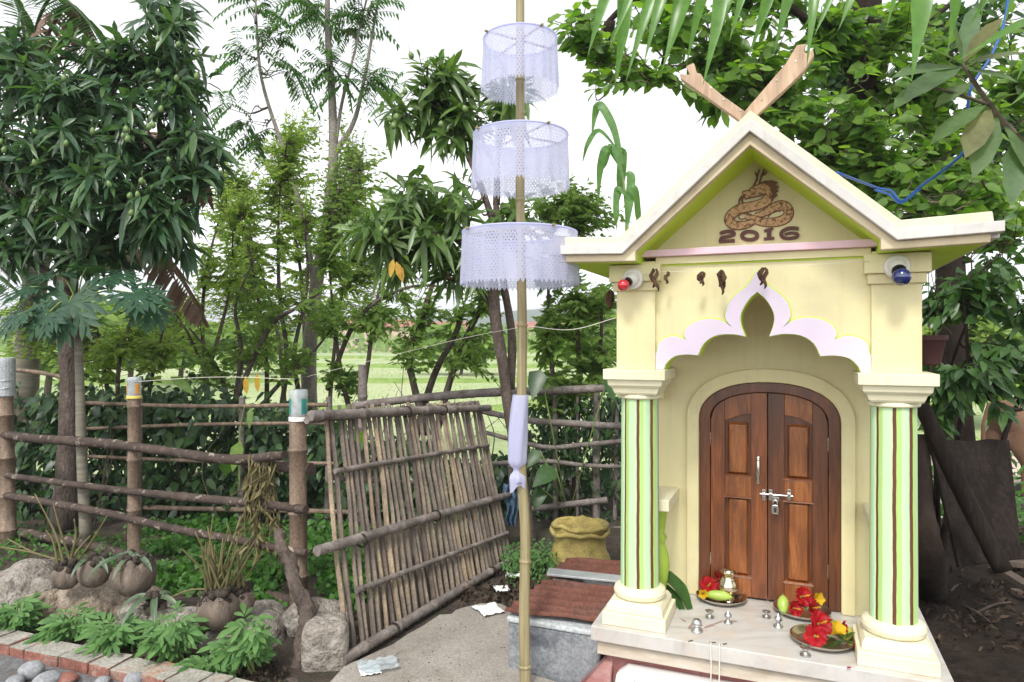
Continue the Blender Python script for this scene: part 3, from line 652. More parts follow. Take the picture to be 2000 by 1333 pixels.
# door
FW = .052
inn = arch_pts(HW - FW, ZT - .05)
b = SM(); b.prism([(XD - HW + .001, .352)] + arch_pts(HW - .001, ZT - .001) + [(XD + HW - .001, .352), (XD + HW - FW, .352)] + inn[::-1] + [(XD - HW + FW, .352)], 3.478, 3.56); sp('door_frame', b, door_dark, bevel=.004)
def top_at(x, d=0):
    """z of the arched inner edge of the frame at x"""
    q = arch_pts(HW - FW - .002, ZT - .052)
    xs = [p[0] for p in q]; zs = [p[1] for p in q]
    return float(np.interp(x, xs, zs)) - d
for s_ in (-1, 1):
    e0, e1 = sorted((XD + s_ * .002, XD + s_ * (HW - FW - .002)))
    p0, p1 = sorted((XD + s_ * .075, XD + s_ * .197))
    back = SM(); xs = np.linspace(e0, e1, 14)
    back.prism([(e0, .362), (e1, .362)] + [(float(x), top_at(x, .001)) for x in xs[::-1]], 3.512, 3.54)
    leaf = sp('door_leaf', back, door_dark)
    st = SM(); xo = np.linspace(e0, p0, 5); xi = np.linspace(p1, e1, 5)
    st.prism([(e0, .362), (p0, .362)] + [(float(x), top_at(x, .001)) for x in xo[::-1]], 3.491, 3.5118)
    st.prism([(p1, .362), (e1, .362)] + [(float(x), top_at(x, .001)) for x in xi[::-1]], 3.491, 3.5118)
    sp('stile', st, door_wood if s_ < 0 else door_dark, leaf, bevel=.002)
    for z0, z1 in ((.362, .452), (.845, .942)):
        rl = SM(); rl.box(p0 + .0003, p1 - .0003, 3.4915, 3.5118, z0, z1); sp('rail', rl, door_lite, leaf, bevel=.002)
    rl = SM()
    xm = np.linspace(p0 + .0003, p1 - .0003, 10)
    arc = [(float(x), 1.208 + .040 * math.sin(math.pi / 2 * (1 - abs(x - XD - s_ * .075) / .125))) for x in xm]
    rl.prism(arc + [(float(x), top_at(x, .001)) for x in xm[::-1]], 3.4915, 3.5118)
    sp('rail', rl, door_lite, leaf, bevel=.002)
    # raised bevelled panels with light mouldings at the foot of each
    pn = SM(); pn.frustum((p0 + .012, p1 - .012, .952, 1.205), (p0 + .022, p1 - .022, .962, 1.192), 3.5118, 3.497)
    sp('panel', pn, door_lite, leaf, bevel=.002)
    pn = SM(); pn.frustum((p0 + .012, p1 - .012, .462, .835), (p0 + .022, p1 - .022, .472, .825), 3.5118, 3.497); sp('panel', pn, door_lite, leaf, bevel=.002)
    for z in (.452, .8375, .942):
        md = SM(); md.loft([[(x, v, z + dz) for v, dz in ((3.487, .001), (3.5105, .001), (3.5105, .011), (3.494, .008))] for x in (p0 - .006, p1 + .006)])
        sp('moulding', md, door_wood, leaf, bevel=.001)
    for z in (.50, 1.09):
        h = SM(); hx = XD + s_ * (HW - FW - .001)
        for k in range(4): h.lathe([(.0045, z + k * .016), (.0045, z + k * .016 + .014)], (hx, 3.488, 0), 10)
        sp('hinge', h, steel_dark, leaf)
    if s_ < 0:
        h = SM(); hx, hz = XZ(1481, 918, 3.46); z0, z1 = hz - .058, hz + .060
        h.tube([(hx, 3.455, z0), (hx, 3.452, hz - .03), (hx, 3.452, hz), (hx, 3.452, hz + .03), (hx, 3.455, z1)], [.005, .0085, .0095, .008, .005], 12)
        for z in (z0, z1): h.ball((hx, 3.468, z), .0115, 7, (1, 1.4, 1))
        for z in (z0 + .012, z1 - .012): h.tube([(hx, 3.454, z - .002), (hx, 3.454, z + .002)], .009, 12)
        sp('handle', h, chrome, leaf, smooth=True, auto=40)
# bolt across both leaves
b = SM(); pts = [XZ(1484, 964, 3.475), XZ(1549, 969, 3.475)]
b.tube([(pts[0][0], 3.478, pts[0][1]), (pts[1][0], 3.478, pts[1][1])], .0042, 10)
for px in (1492, 1505, 1541):
    x, z = XZ(px, 966, 3.485); b.box(x - .0085, x + .0085, 3.486, 3.4905, z - .026, z + .024); b.box(x - .0075, x + .0075, 3.472, 3.4858, z - .007, z + .007)
x, z = XZ(1515, 972, 3.47); b.box(x - .016, x + .016, 3.464, 3.4715, z - .012, z + .006)
sp('door_bolt', b, chrome, bevel=.001)
# roof
KX, BX = .515, .82
RX = -.018                                               # the hand-built roof sits a little off centre
def SR(): return MB(TS @ Matrix.Translation((RX, 0, 0)))
def band(dz, tip, dk=0):
    """one half of a roof line: apex, knee, tip for height offset dz below the white band's top"""
    return [(0, 2.464 - dz), (KX + dk, 2.464 - dz - .898 * (KX + dk)), (tip, 2.464 - dz - .898 * (KX + dk) + .012)]
def closed(up, lo): return [(-x, z) for x, z in up[::-1]] + up[1:] + lo[::-1] + [(-x, z) for x, z in lo[1:]]
b = SR(); b.prism(closed(band(-.040, .795, .002), band(.0002, .800)), 2.822, 4.47); sp('roof_slab', b, cream_pale, bevel=.004)
b = SR(); b.prism(closed(band(0, .825), band(.048, .825, -.012)), 2.795, 2.86); b.box(-.825, -.79, 2.8602, 4.49, 1.962, 2.0); b.box(.79, .825, 2.8602, 4.49, 1.962, 2.0); sp('roof_fascia', b, white_band, bevel=.003)
lowb = [(0, 2.368), (.452, 1.975), (.452, 1.934), (.79, 1.944)]
b = SR(); b.prism(closed(band(.0482, .79, -.012), lowb), 2.822, 2.862); sp('roof_moulding', b, beige_band, bevel=.004)
lows = [(0, 2.373), (.456, 1.977), (.456, 1.937), (.786, 1.947)]
b = SR(); b.prism(closed(band(.001, .789), lows), 2.8622, 4.46); sp('soffit', b, lime)
# crossed ridge boards
def zoomT(X, Y): return (1040 + X / 2.0833, Y / 2.0833)
for pts, v0, v1, hole in (([(856, 500), (602, 318), (600, 298), (640, 303), (624, 268), (656, 254), (668, 294), (684, 298), (700, 325), (770, 385), (890, 470)], 2.845, 2.885, (690, 345)),
                    ([(838, 480), (955, 345), (1030, 258), (1076, 182), (1112, 176), (1104, 208), (1116, 216), (1142, 198), (1146, 226), (1104, 288), (1020, 370), (872, 505)], 2.895, 2.93, (1098, 220))):
    b = SM(); b.prism([XZ(*zoomT(*p), v0) for p in pts], v0, v1)
    f = sp('ridge_board', b, raw_wood, bevel=.003)
    b = SM()
    for k in range(3):
        t = .25 + .3 * k
        q = XZ(*zoomT(pts[0][0] * (1 - t) + hole[0] * t + (12 if k else 30), pts[0][1] * (1 - t) + hole[1] * t - 12), v0)
        b.tube([(q[0], v0 - .002, q[1]), (q[0], v0 + .003, q[1])], .004, 8)
    sp('nail', b, steel_dark, f)
# relief dragon and year, laid in flat pieces each a little prouder than the one below
def strip(mb, pts, w, v0, v1, k=6):
    c = curve_pts([(a, d, 0) for a, d in pts], k); n = len(c)
    ws = radii(w if hasattr(w, '__len__') else [w, w], n)
    L, Rr = [], []
    for i, p in enumerate(c):
        t = c[min(i + 1, n - 1)] - c[max(i - 1, 0)]; t.normalize(); nx, ny = -t.y, t.x
        L.append((p.x + nx * ws[i] / 2, p.y + ny * ws[i] / 2)); Rr.append((p.x - nx * ws[i] / 2, p.y - ny * ws[i] / 2))
    q = [XZ(*zoomD(*a), 3.095) for a in L + Rr[::-1]]
    for i in range(n - 1):
        f = [q[i], q[i + 1], q[2 * n - 2 - i], q[2 * n - 1 - i]]
        mb.add([(x, v0, z) for x, z in f] + [(x, v1, z) for x, z in f], [(0, 1, 2, 3)])
        mb.add([(q[i][0], v0, q[i][1]), (q[i + 1][0], v0, q[i + 1][1]), (q[i + 1][0], v1, q[i + 1][1]), (q[i][0], v1, q[i][1])], [(0, 1, 2, 3)])
        a, d = q[2 * n - 2 - i], q[2 * n - 1 - i]
        mb.add([(a[0], v0, a[1]), (d[0], v0, d[1]), (d[0], v1, d[1]), (a[0], v1, a[1])], [(0, 1, 2, 3)])
    for i in (0, n - 1):
        a, d = q[i], q[2 * n - 1 - i]
        mb.add([(a[0], v0, a[1]), (d[0], v0, d[1]), (d[0], v1, d[1]), (a[0], v1, a[1])], [(0, 1, 2, 3)])
loopR = [(640, 800), (745, 850), (880, 888), (1040, 885), (1165, 838), (1205, 760), (1165, 685), (1080, 672), (975, 715), (870, 775), (760, 800)]
loopL = [(905, 445), (955, 515), (925, 595), (835, 655), (690, 690), (560, 720), (460, 790), (430, 865), (490, 925), (620, 928), (745, 885)]
wl = [100, 112, 112, 110, 112, 112, 112, 112, 105, 85, 60]; wr = [60, 85, 95, 105, 112, 112, 112, 112, 100, 70, 40]
def SE(): return MB(TS @ Matrix.Translation((0, .105, 0)))     # on the set-back gable wall
ln = SE(); bd = SE(); hd = SE()
strip(ln, loopR, [x + 26 for x in wr], 2.9922, 2.9949); strip(bd, loopR, [x - 4 for x in wr], 2.9908, 2.9921)
strip(ln, loopL, [x + 26 for x in wl], 2.9896, 2.9907); strip(bd, loopL, [x - 4 for x in wl], 2.9880, 2.9895)
head = [(590, 505), (608, 482), (680, 468), (735, 415), (800, 398), (880, 352), (985, 345), (1062, 372), (1030, 398), (1080, 436), (1048, 452), (1070, 492), (1038, 505), (1058, 545), (1020, 575), (960, 590), (900, 520), (862, 545), (640, 596), (612, 545)]
hp = [XZ(*zoomD(*p), 3.095) for p in head]; cxh = sum(p[0] for p in hp) / len(hp); czh = sum(p[1] for p in hp) / len(hp)
ln.prism(hp, 2.9870, 2.9879)
mane = [(880, 372), (985, 352), (1055, 375), (1020, 400), (1072, 436), (1040, 452), (1060, 492), (1030, 505), (1048, 545), (1018, 570), (1000, 500), (960, 430), (900, 400)]
hd.prism([XZ(*zoomD(*p), 3.095) for p in mane], 2.9850, 2.9857)
face = [(606, 508), (616, 496), (686, 482), (742, 430), (804, 412), (890, 380), (960, 440), (985, 520), (955, 575), (905, 505), (858, 528), (648, 578), (630, 545)]
bd.prism([XZ(*zoomD(*p), 3.095) for p in face], 2.9858, 2.9869)
for p in ([(745, 412), (785, 335), (800, 265), (826, 200)], [(795, 300), (775, 262), (764, 240)], [(818, 395), (845, 300), (868, 240), (884, 198)], [(858, 275), (890, 262), (920, 238)], [(604, 545), (562, 600), (556, 652)], [(604, 650), (598, 600), (612, 560)]):
    strip(ln, p, [24, 22, 14], 2.9848 - .0004 * random.random(), 2.9949)
strip(hd, [(725, 458), (750, 452), (775, 462)], [4, 16, 4], 2.9845, 2.9856)
strip(ln, [(690, 800), (610, 775), (560, 800), (560, 840), (600, 850), (640, 835)], 14, 2.9872, 2.9879); strip(ln, [(930, 825), (990, 765), (1050, 740), (1092, 752)], 14, 2.9900, 2.9907)
em = sp('dragon_relief', bd, gold_relief); sp('outline', ln, line_relief, em); sp('mane', hd, line_relief, em)
def numeral(strokes):
    b = SE(); d = 0
    for pts, w in strokes:
        strip(b, pts, w, 2.9865 - d, 2.9949, 5); d += .0005
    sp('year_numeral', b, dark_relief)
numeral([([(312, 1042), (340, 1022), (420, 1008), (482, 1022), (486, 1052), (430, 1072), (340, 1090), (318, 1118), (312, 1150)], [38, 44, 44, 46, 46, 44, 44, 44, 40]), ([(300, 1145), (390, 1136), (500, 1130)], [36, 42, 46])])
numeral([([(695 + 100 * math.cos(t), 1065 + 54 * math.sin(t)) for t in np.linspace(0, 2 * math.pi, 14)], [52, 46, 52, 46, 52])])
numeral([([(955, 978), (948, 1040), (944, 1110)], 58), ([(884, 1006), (920, 995), (955, 985)], [34, 40, 40]), ([(880, 1108), (945, 1104), (1014, 1098)], 36), ([(960, 976), (1004, 972)], 26)])
numeral([([(1330, 975), (1270, 966), (1190, 972), (1120, 1010), (1106, 1055), (1140, 1092), (1220, 1100), (1300, 1084), (1322, 1056), (1290, 1034), (1220, 1030), (1150, 1050)], [46, 46, 46, 48, 50, 46, 42, 44, 46, 40, 36, 30])])
# lamps on the pier blocks
for px, py, bx, by, gl, lab in ((1236, 544, 1217, 557, red_glass, 'red lamp'), (1752, 520, 1760, 539, blue_glass, 'blue lamp')):
    x, z = XZ(px, py, 2.955); bx_, bz_ = XZ(bx, by, 2.89)
    h = SM(); h.tube([(x, 2.9618, z), (x, 2.947, z)], [.047, .043], 28); h.tube([(x, 2.9468, z), (x * .6 + bx_ * .4, 2.925, z * .6 + bz_ * .4)], [.033, .026], 24)
    lh = sp('lamp_holder', h, white_plastic, bevel=.003); lh['label'] = 'white holder with a ' + lab
    h = SM(); d = Vector((bx_ - x, -.06, bz_ - z)).normalized(); c0 = Vector((x * .6 + bx_ * .4, 2.9245, z * .6 + bz_ * .4))
    ks = 1.0 if bx < 1500 else 1.3; h.tube([c0, c0 + d * .012], .0195 * ks, 20); sp('socket', h, black_plastic, lh)
    h = SM(); c1 = c0 + d * .0125
    prof = [(0, .012), (.006, .0135), (.014, .021), (.026, .0255), (.036, .025), (.046, .019), (.052, .009), (.0535, .001)]
    h.tube([c1 + d * t * ks for t, r in prof], [r * ks for t, r in prof], 20); q = sp('bulb', h, gl, lh, smooth=True); q['label'] = lab
# padlock hanging on the bolt
x, z = XZ(1514, 988, 3.462); b = SM()
b.prism([(x - .017, z - .012), (x - .015, z - .032), (x + .014, z - .034), (x + .017, z - .012), (x + .013, z + .008), (x - .013, z + .008)], 3.444, 3.462)
pk = b.build('padlock', chrome, None, bevel=.003); tag(pk, 'small steel padlock hanging from the bolt of the brown door', 'padlock')
b = SM(); b.tube([(x - .010, 3.453, z + .006), (x - .010, 3.453, z + .022), (x, 3.453, z + .031), (x + .010, 3.453, z + .022), (x + .010, 3.453, z + .006)], .0028, 8); b.build('shackle', lamp_metal, pk, smooth=True)
b = SM(); b.prism([(x - .004, z - .026), (x + .005, z - .026), (x + .006, z - .004), (x - .003, z - .002)], 3.4425, 3.4438); b.build('keyhole_cover', black_plastic, pk)
# ---------------------------------------------------------------- ground
def sheet(name, pts, z, m, n=1, kind='structure'):
    b = MB(); b.add([(x, y, z) for x, y in pts], [tuple(range(len(pts)))])
    return tag(b.build(name, m, None, origin=(pts[0][0], pts[0][1], z)), kind=kind)
def lump_grid(x0, x1, y0, y1, nx, ny, hf):
    X, Y = np.meshgrid(np.linspace(x0, x1, nx), np.linspace(y0, y1, ny))
    Z = np.array([[hf(a, c) for a, c in zip(ra, rc)] for ra, rc in zip(X, Y)])
    V = np.stack([X.ravel(), Y.ravel(), Z.ravel()], 1)
    i = np.arange(nx * ny).reshape(ny, nx)
    Fq = np.stack([i[:-1, :-1].ravel(), i[:-1, 1:].ravel(), i[1:, 1:].ravel(), i[1:, :-1].ravel()], 1)
    return V, Fq
sheet('ground', [(-900, -20), (900, -20), (900, 1500), (-900, 1500)], -.09, soil)
sheet('field', [(-400, 9.5), (-40, 8.6), (-8, 8.2), (0, 8.4), (5, 8.6), (40, 8.0), (400, 9), (600, 420), (-600, 420)], -.08, field_m)
def garden_h(x, y):
    n = noise.noise(Vector((x * 1.7, y * 1.7, 0))) * .04 + noise.noise(Vector((x * 6, y * 6, 3))) * .015
    # flat under the paving in the middle
    d = min(1, max(0, abs(x - .2) - 1.0) / .6) if y < 5.2 else 1
    return -.012 + (n + .02) * d - (.06 if y > 7.6 else 0)
V, Fq = lump_grid(-9, 9, 1.2, 8.6, 150, 120, garden_h)
o = raw_mesh('garden_soil', V, Fq, soil, None, smooth=True, origin=(0, 0, 0)); o['kind'] = 'structure'
cp = [(-.95, 1.0), (-.93, 2.9), (-.80, 3.35), (-.62, 3.6), (-.40, 3.95), (-.28, 4.10), (-.05, 4.16), (.02, 4.0), (.0, 3.7), (.03, 3.3), (.35, 3.1), (.9, 2.7), (1.4, 2.1), (1.5, 1.0)]
cp2 = []
for i, p in enumerate(cp):
    q = cp[(i + 1) % len(cp)]
    for t in (0, .33, .66):
        cp2.append((p[0] + (q[0] - p[0]) * t + rnd(-.025, .025) * (1 if 0 < i < 9 else 0), p[1] + (q[1] - p[1]) * t + rnd(-.025, .025) * (1 if 0 < i < 9 else 0)))
b = MB(); b.hprism(cp2, -.10, .012); tag(b.build('concrete_path', concrete, None, origin=(0, 3, 0), bevel=.006), kind='structure')
b = MB(); b.hprism([(-4.5, 1.2), (-.952, 1.2), (-.952, 2.95), (-1.15, 3.10), (-1.5, 3.28), (-2.1, 3.42), (-4.5, 3.9)], -.1, .008); tag(b.build('gravel_path', gravel_m, None, origin=(-2, 3, 0)), kind='structure')
V, Fq = lump_grid(1.62, 7.2, 1.0, 5.6, 70, 60, lambda x, y: garden_h(x, y) + .012 + .035 * max(0, noise.noise(Vector((x * 2.2, y * 2.2, 9)))) * (1 if x > 2 else .3))
o = raw_mesh('dark_soil', V, Fq, dark_soil, None, smooth=True, origin=(3, 3, 0)); o['kind'] = 'structure'
for k_, (yb, sl, hb) in enumerate(((17, .05, .22), (27, -.03, .26), (44, .04, .32), (66, .0, .4))):
    V, Fq = lump_grid(-yb * 1.2, yb * 1.2, yb - .5, yb + .5, 160, 7, lambda x, y: -.085 + hb * (.75 + .5 * noise.noise(Vector((x * .9, k_, 0)))) * max(0, 1 - (2 * abs(y - yb)) ** 2))
    V[:, 1] += V[:, 0] * sl + .9 * np.sin(V[:, 0] * .16 + k_ * 2.1) + .3 * np.sin(V[:, 0] * .55 + k_)
    o = raw_mesh('field_bank', V, Fq, bank_m, None, smooth=True, origin=(0, yb, 0)); o['kind'] = 'structure'
# far land: pale dry yard at the right, hills
sheet('dry_yard', [(3.6, 5.7), (14, 5.2), (16, 12), (4.6, 10.5)], -.004, sand_m)
def hill_h(x, y):
    r = max(0, (y - 330) / 260)
    return -2 + (26 + 22 * noise.noise(Vector((x * .006, y * .004, 5))) + 7 * noise.noise(Vector((x * .03, y * .02, 1)))) * min(1, r) * (1 if r < 1.6 else 1)
V, Fq = lump_grid(-700, 700, 325, 760, 120, 30, hill_h)
o = raw_mesh('hills', V, Fq, hill_m, None, smooth=True, origin=(0, 500, 0)); o['kind'] = 'structure'

# ---------------------------------------------------------------- brick kerb
ka, kb = G(-40, 1232, .06), G(480, 1345, .06)
kd = (kb - ka); kl = kd.length; kd.normalize(); kn = Vector((kd.y, -kd.x, 0))
kerb = thing('brick_kerb', 'low kerb of old red bricks with mossy grey tops along the gravel', 'kerb', (ka + kb) / 2 - Vector((0, 0, .06)))
x = 0; bt = MB(); br = MB()
while x < kl:
    l = rnd(.10, .24); w = .135
    p = ka + kd * x + kd * l / 2; h = .062 + rnd(-.006, .006); a = rnd(-.05, .05)
    dx, dn = kd * math.cos(a) + kn * math.sin(a), kn * math.cos(a) - kd * math.sin(a)
    for mb_, z0, z1, g in ((br, -.03, h - .004, 0), (bt, h - .0042, h, -.002)):
        hl, hw = l / 2 - .005 + g, w / 2 + g
        mb_.loft([[tuple((p + dx * sx * (hl + rnd(-.003, .003)) + dn * sy * (hw + rnd(-.004, .004))).xy) + (z + rnd(-.002, .002),) for sx, sy in ((-1, -1), (1, -1), (1, 1), (-1, 1))] for z in (z0, (z0 + z1) / 2, z1)])
    x += l
bo = br.build('brick_course', brick_red, kerb, bevel=.005); bt.build('brick_top', brick_top, kerb, bevel=.002)
b = MB(); c0, c1 = ka - kd * .02, kb + kd * .02
b.loft([[tuple((p + kn * s_ * .058).xy) + (z,) for p, s_ in ((c0, -1), (c1, -1), (c1, 1), (c0, 1))] for z in (-.03, .052)]); b.build('mortar', grout, kerb)

# ---------------------------------------------------------------- rocks
def rock(name, c, dims, seed, m, label, cat='rock', rot=0, boxy=2.6, rough=.12, sub=4, group=None):
    bm = bmesh.new(); bmesh.ops.create_icosphere(bm, subdivisions=sub, radius=1)
    cr, sr = math.cos(rot), math.sin(rot)
    rr_ = random.Random(seed * 7 + 1); cuts = []
    for _ in range(9):
        nv = Vector((rr_.uniform(-1, 1), rr_.uniform(-1, 1), rr_.uniform(-.3, 1))).normalized(); cuts.append((nv, rr_.uniform(.72, .95)))
    for v in bm.verts:
        p = v.co.normalized()
        k = (abs(p.x) ** boxy + abs(p.y) ** boxy + abs(p.z) ** boxy) ** (-1 / boxy)
        q = p * k
        n = noise.noise(q * 1.1 + Vector((seed * 3.1, seed, 0))) * 1.6 + noise.noise(q * 2.7 + Vector((seed, 2, 7))) * .8 + noise.noise(q * 7 + Vector((seed, 9, 1))) * .3
        for nv, dd in (cuts if rough > .065 else ()):
            ex = q.dot(nv) - dd
            if ex > 0: q = q - nv * ex * .92
        n += noise.noise(q * 15 + Vector((seed, 3, 3))) * .18
        q = q * (1 + rough * n)
        x, y, z = q.x * dims[0] / 2, q.y * dims[1] / 2, q.z * dims[2] / 2
        v.co = (x * cr - y * sr, x * sr + y * cr, z + dims[2] / 2)
    for f in bm.faces: f.smooth = True
    me = bpy.data.meshes.new(name); bm.to_mesh(me); bm.free(); me.materials.append(m)
    o = bpy.data.objects.new(name, me); COL.objects.link(o); o.location = c
    return tag(o, label, cat, group)
def rockpx(px, py, w_px, h_px, Z, seed, m, label, depth=.3, **k):
    """base centre at photo pixel (px, py) at distance Z"""
    s_ = Z / F; p = P(px, py, Z)
    return rock('rock', p, (w_px * s_, depth, h_px * s_), seed, m, label, **k)
rockpx(40, 1235, 190, 130, 4.1, 1, rock_m, 'big grey-brown boulder cut by the left edge behind the herbs', .5)
rockpx(100, 1215, 90, 62, 3.95, 2, rock_tan, 'block-shaped stone with a flat top beside the leftmost boulder', .26, boxy=5, rough=.07)
rockpx(84, 1167, 48, 40, 4.0, 3, rock_m, 'small dark lump of stone perched between two boulders', .14)
rockpx(205, 1228, 180, 112, 4.05, 4, rock_tan, 'wide sandy rock face under the coconut husks', .42, boxy=3.5)
rockpx(285, 1235, 95, 75, 3.85, 5, rock_m, 'grey stone leaning behind the third herb clump', .28, boxy=3)
rockpx(345, 1285, 118, 108, 3.7, 6, rock_m, 'pale rounded boulder behind the tallest herb clump', .34, boxy=2.4, rough=.07)
rockpx(432, 1300, 78, 72, 3.52, 17, rock_m, 'small dark stone propping up the biggest husk pot', .18)
rockpx(490, 1310, 145, 122, 3.74, 7, rock_m, 'large grey slab standing below the biggest husk pot', .36, boxy=4, rough=.06)
rockpx(618, 1232, 130, 60, 3.68, 8, rock_m, 'long flat stone lying on top of the standing slab by the gate', .22, boxy=3.4, rough=.08, rot=.35)
rockpx(636, 1345, 88, 138, 3.42, 9, rock_m, 'upright grey stone slab at the foot of the bamboo gate', .2, boxy=6, rough=.035, rot=.2)
rockpx(545, 1335, 70, 60, 3.55, 13, rock_m, 'dark stone in the gap left of the upright slab', .2, boxy=3, rough=.1)
for i, (px, py, w_, h_, lab) in enumerate(((62, 1322, 46, 34, 'roundest pale pebble on the gravel in the bottom left corner'), (92, 1338, 52, 28, 'flat pebble below the roundest pale one at the bottom edge'), (30, 1338, 40, 22, 'bluish pebble at the left end of the gravel'),
                                          (130, 1330, 44, 20, 'reddish brick fragment beside the pale pebbles'), (262, 1336, 40, 26, 'grey pebble by the kerb at the bottom edge'), (200, 1334, 34, 16, 'small tan pebble between the brick fragment and the kerb'))):
    p = G(px, py + 4, .004); rock('pebble', p, (w_ * p.y / F, w_ * p.y / F * .8, h_ * p.y / F), 30 + i, brick_red if i == 3 else pebble_m, lab, 'pebble', rot=i, boxy=2.2, rough=.06, sub=3, group='pebbles on the gravel')

# ---------------------------------------------------------------- left bamboo fence
PL, PM, PR = Vector((-3.98, 5.4, 0)), Vector((-2.63, 4.75, 0)), Vector((-1.25, 4.0, 0))
fence = thing('bamboo_fence', 'bamboo rail fence with three posts and mottled dark rails, left of the gate', 'fence', (PL + PR) / 2)
b = MB(); bamboo(b, PL - Vector((0, 0, .3)), PL + Vector((-.03, 0, 1.17)), .060, .056, .3, n=14)
o = b.build('post', post_bamboo, fence, smooth=True, auto=50)
b = MB(); b.lathe([(.062, 1.165), (.068, 1.17), (.069, 1.45), (.064, 1.47)], (PL.x - .03, PL.y, 0), 20)
o2 = b.build('pipe_cap', cement_top, o, bevel=.004); o2['label'] = 'pale grey pipe cap over the left post'
b = MB()
for z in (1.24, 1.30): b.tube([(PL.x - .03 + .071 * math.cos(t), PL.y + .071 * math.sin(t), z + .01 * math.sin(t)) for t in np.linspace(0, 2 * math.pi, 20)], .004, 6)
b.build('wire', zinc, o)
b = MB(); bamboo(b, PM - Vector((0, 0, .3)), PM + Vector((0, 0, 1.24)), .043, .041, .33, n=14); b.build('post', post_bamboo, fence, smooth=True, auto=50)
b = MB(); bamboo(b, PR - Vector((0, 0, .3)), PR + Vector((-.005, 0, 1.17)), .054, .050, .36, n=14); b.build('post', post_bamboo, fence, smooth=True, auto=50)
def rail(name, ctrl, r, m, parent, wob=.05, node=.3, label=None):
    b = MB(); pts = curve_pts(ctrl, 14); rad = radii(r, len(pts))
    rad = [q * (1 + (.12 if (i % 9) == 4 else 0) + rnd(-.02, .02)) for i, q in enumerate(rad)]
    b.tube(pts, rad, 12, wob=wob); o = b.build(name, m, parent, smooth=True, auto=50)
    if label: o['label'] = label
    return o
def FZ(px): return float(np.interp(px, (-60, 15, 262, 583, 640), (5.65, 5.4, 4.75, 4.0, 3.88)))
def frow(pts, dz=-.06): return [P(x, y, FZ(x) + dz) for x, y in pts]
rail('rail', frow([(-60, 838), (60, 855), (200, 865), (320, 880), (450, 897), (556, 888)]), [.030, .034, .034, .03, .032, .026], rail_bark, fence)
rail('rail', frow([(480, 905), (540, 910), (608, 915)], .06), [.034, .035, .036], rail_bark, fence)
rail('rail', frow([(-60, 918), (80, 937), (220, 955), (380, 972), (520, 985), (598, 995)]), [.022, .024, .024, .028, .026, .024], rail_bark, fence)
rail('rail', frow([(-60, 955), (60, 975), (200, 1000), (330, 1030), (450, 1052), (600, 1080)]), [.026, .027, .027, .026, .026, .022], rail_bark, fence)
rail('rail', frow([(-60, 1020), (70, 1045), (180, 1065), (300, 1100), (420, 1135), (580, 1178)], .10), [.034, .036, .034, .036, .037, .034], rail_bark, fence)
def jar(c, r, h, label, band1, band2):
    j = thing('plastic_jar', label, 'jar', c, 'plastic jars capping fence posts')
    b = MB(); b.lathe([(r * .96, 0), (r, .004), (r, h * .16), (r * .94, h * .2), (r * .94, h * .74), (r, h * .8), (r, h * .95), (r * .9, h)], c, 24); b.build('body', clear_plastic, j, smooth=True, auto=50)
    b = MB()
    for a0, a1 in ((-2.9, -2.2), (-.95, -.2)):
        b = MB(); n = 8
        for i in range(n):
            t0, t1 = a0 + (a1 - a0) * i / n, a0 + (a1 - a0) * (i + 1) / n
            b.loft([[(c[0] + math.cos(t) * q, c[1] + math.sin(t) * q, c[2] + z) for t, q in ((t0, r * .945), (t1, r * .945), (t1, r * .965), (t0, r * .965))] for z in (h * .24, h * .72)])
        b.build('label_sticker', band1, j)
    b = MB(); b.lathe([(r * 1.01, h * .01), (r * 1.04, h * .015), (r * 1.04, h * .13), (r * 1.01, h * .14)], c, 24); b.build('lid', band2, j, smooth=True, auto=50)
    return j
jar(P(583, 822, 4.0), .054, .185, 'cloudy plastic jar with teal label upside down on the post beside the gate', label_teal, white_plastic)
jar(P(262, 778, 4.75), .048, .15, 'cloudy plastic jar with yellow lid upside down on the middle fence post', label_orange, label_yellow)

# ---------------------------------------------------------------- bamboo gate leaning open
gA, gB, gC, gD = P(672, 1296, 3.40), P(1000, 1090, 5.0), P(628, 800, 4.02), P(938, 785, 5.55)
def gp(f, g, off=0):
    p = gA.lerp(gB, f).lerp(gC.lerp(gD, f), g)
    n = (gB - gA).cross(gC - gA).normalized()
    if n.y > 0: n = -n
    return p + n * off
gate = thing('bamboo_gate', 'grey bamboo slat gate leaning open beside the fence post', 'gate', (gA + gB) / 2)
ng = 33
for i in range(ng):
    f0 = .015 + .97 * i / (ng - 1) + rnd(-.006, .006); f1 = f0 + rnd(-.009, .009)
    b = MB(); n = 9; pts = [gp(f0 + (f1 - f0) * t + .004 * math.sin(t * 9 + i), -.035 + rnd(-.02, .01) * (t == 0) + (1.03 + rnd(-.01, .025)) * t, rnd(-.003, .003)) for t in np.linspace(0, 1, n)]
    ra = rnd(.0115, .0165); b.tube(pts, [ra * rnd(.9, 1.12) for _ in pts], 6, wob=.12); b.build('slat', slat_bamboo, gate, smooth=True, auto=45)
def grail(f0, g0, f1, g1, r, off, name='rail', m=gate_bamboo, bend=.012):
    b = MB(); bamboo(b, gp(f0, g0, off), gp(f1, g1, off), r[0], r[1], .32, bend=bend, n=12); return b.build(name, m, gate, smooth=True, auto=50)
grail(-.075, .965, 1.03, .945, (.031, .026), .042)
grail(-.05, .965, .99, 1.005, (.022, .022), -.036)
grail(.02, .715, .97, .70, (.016, .014), .027)
grail(.03, .70, .97, .46, (.016, .013), -.030)
grail(-.09, .425, 1.05, .36, (.028, .024), .038)
grail(.06, .225, .98, .15, (.016, .014), .027)
grail(-.03, .02, 1.02, -.005, (.029, .024), .038)
b = MB()
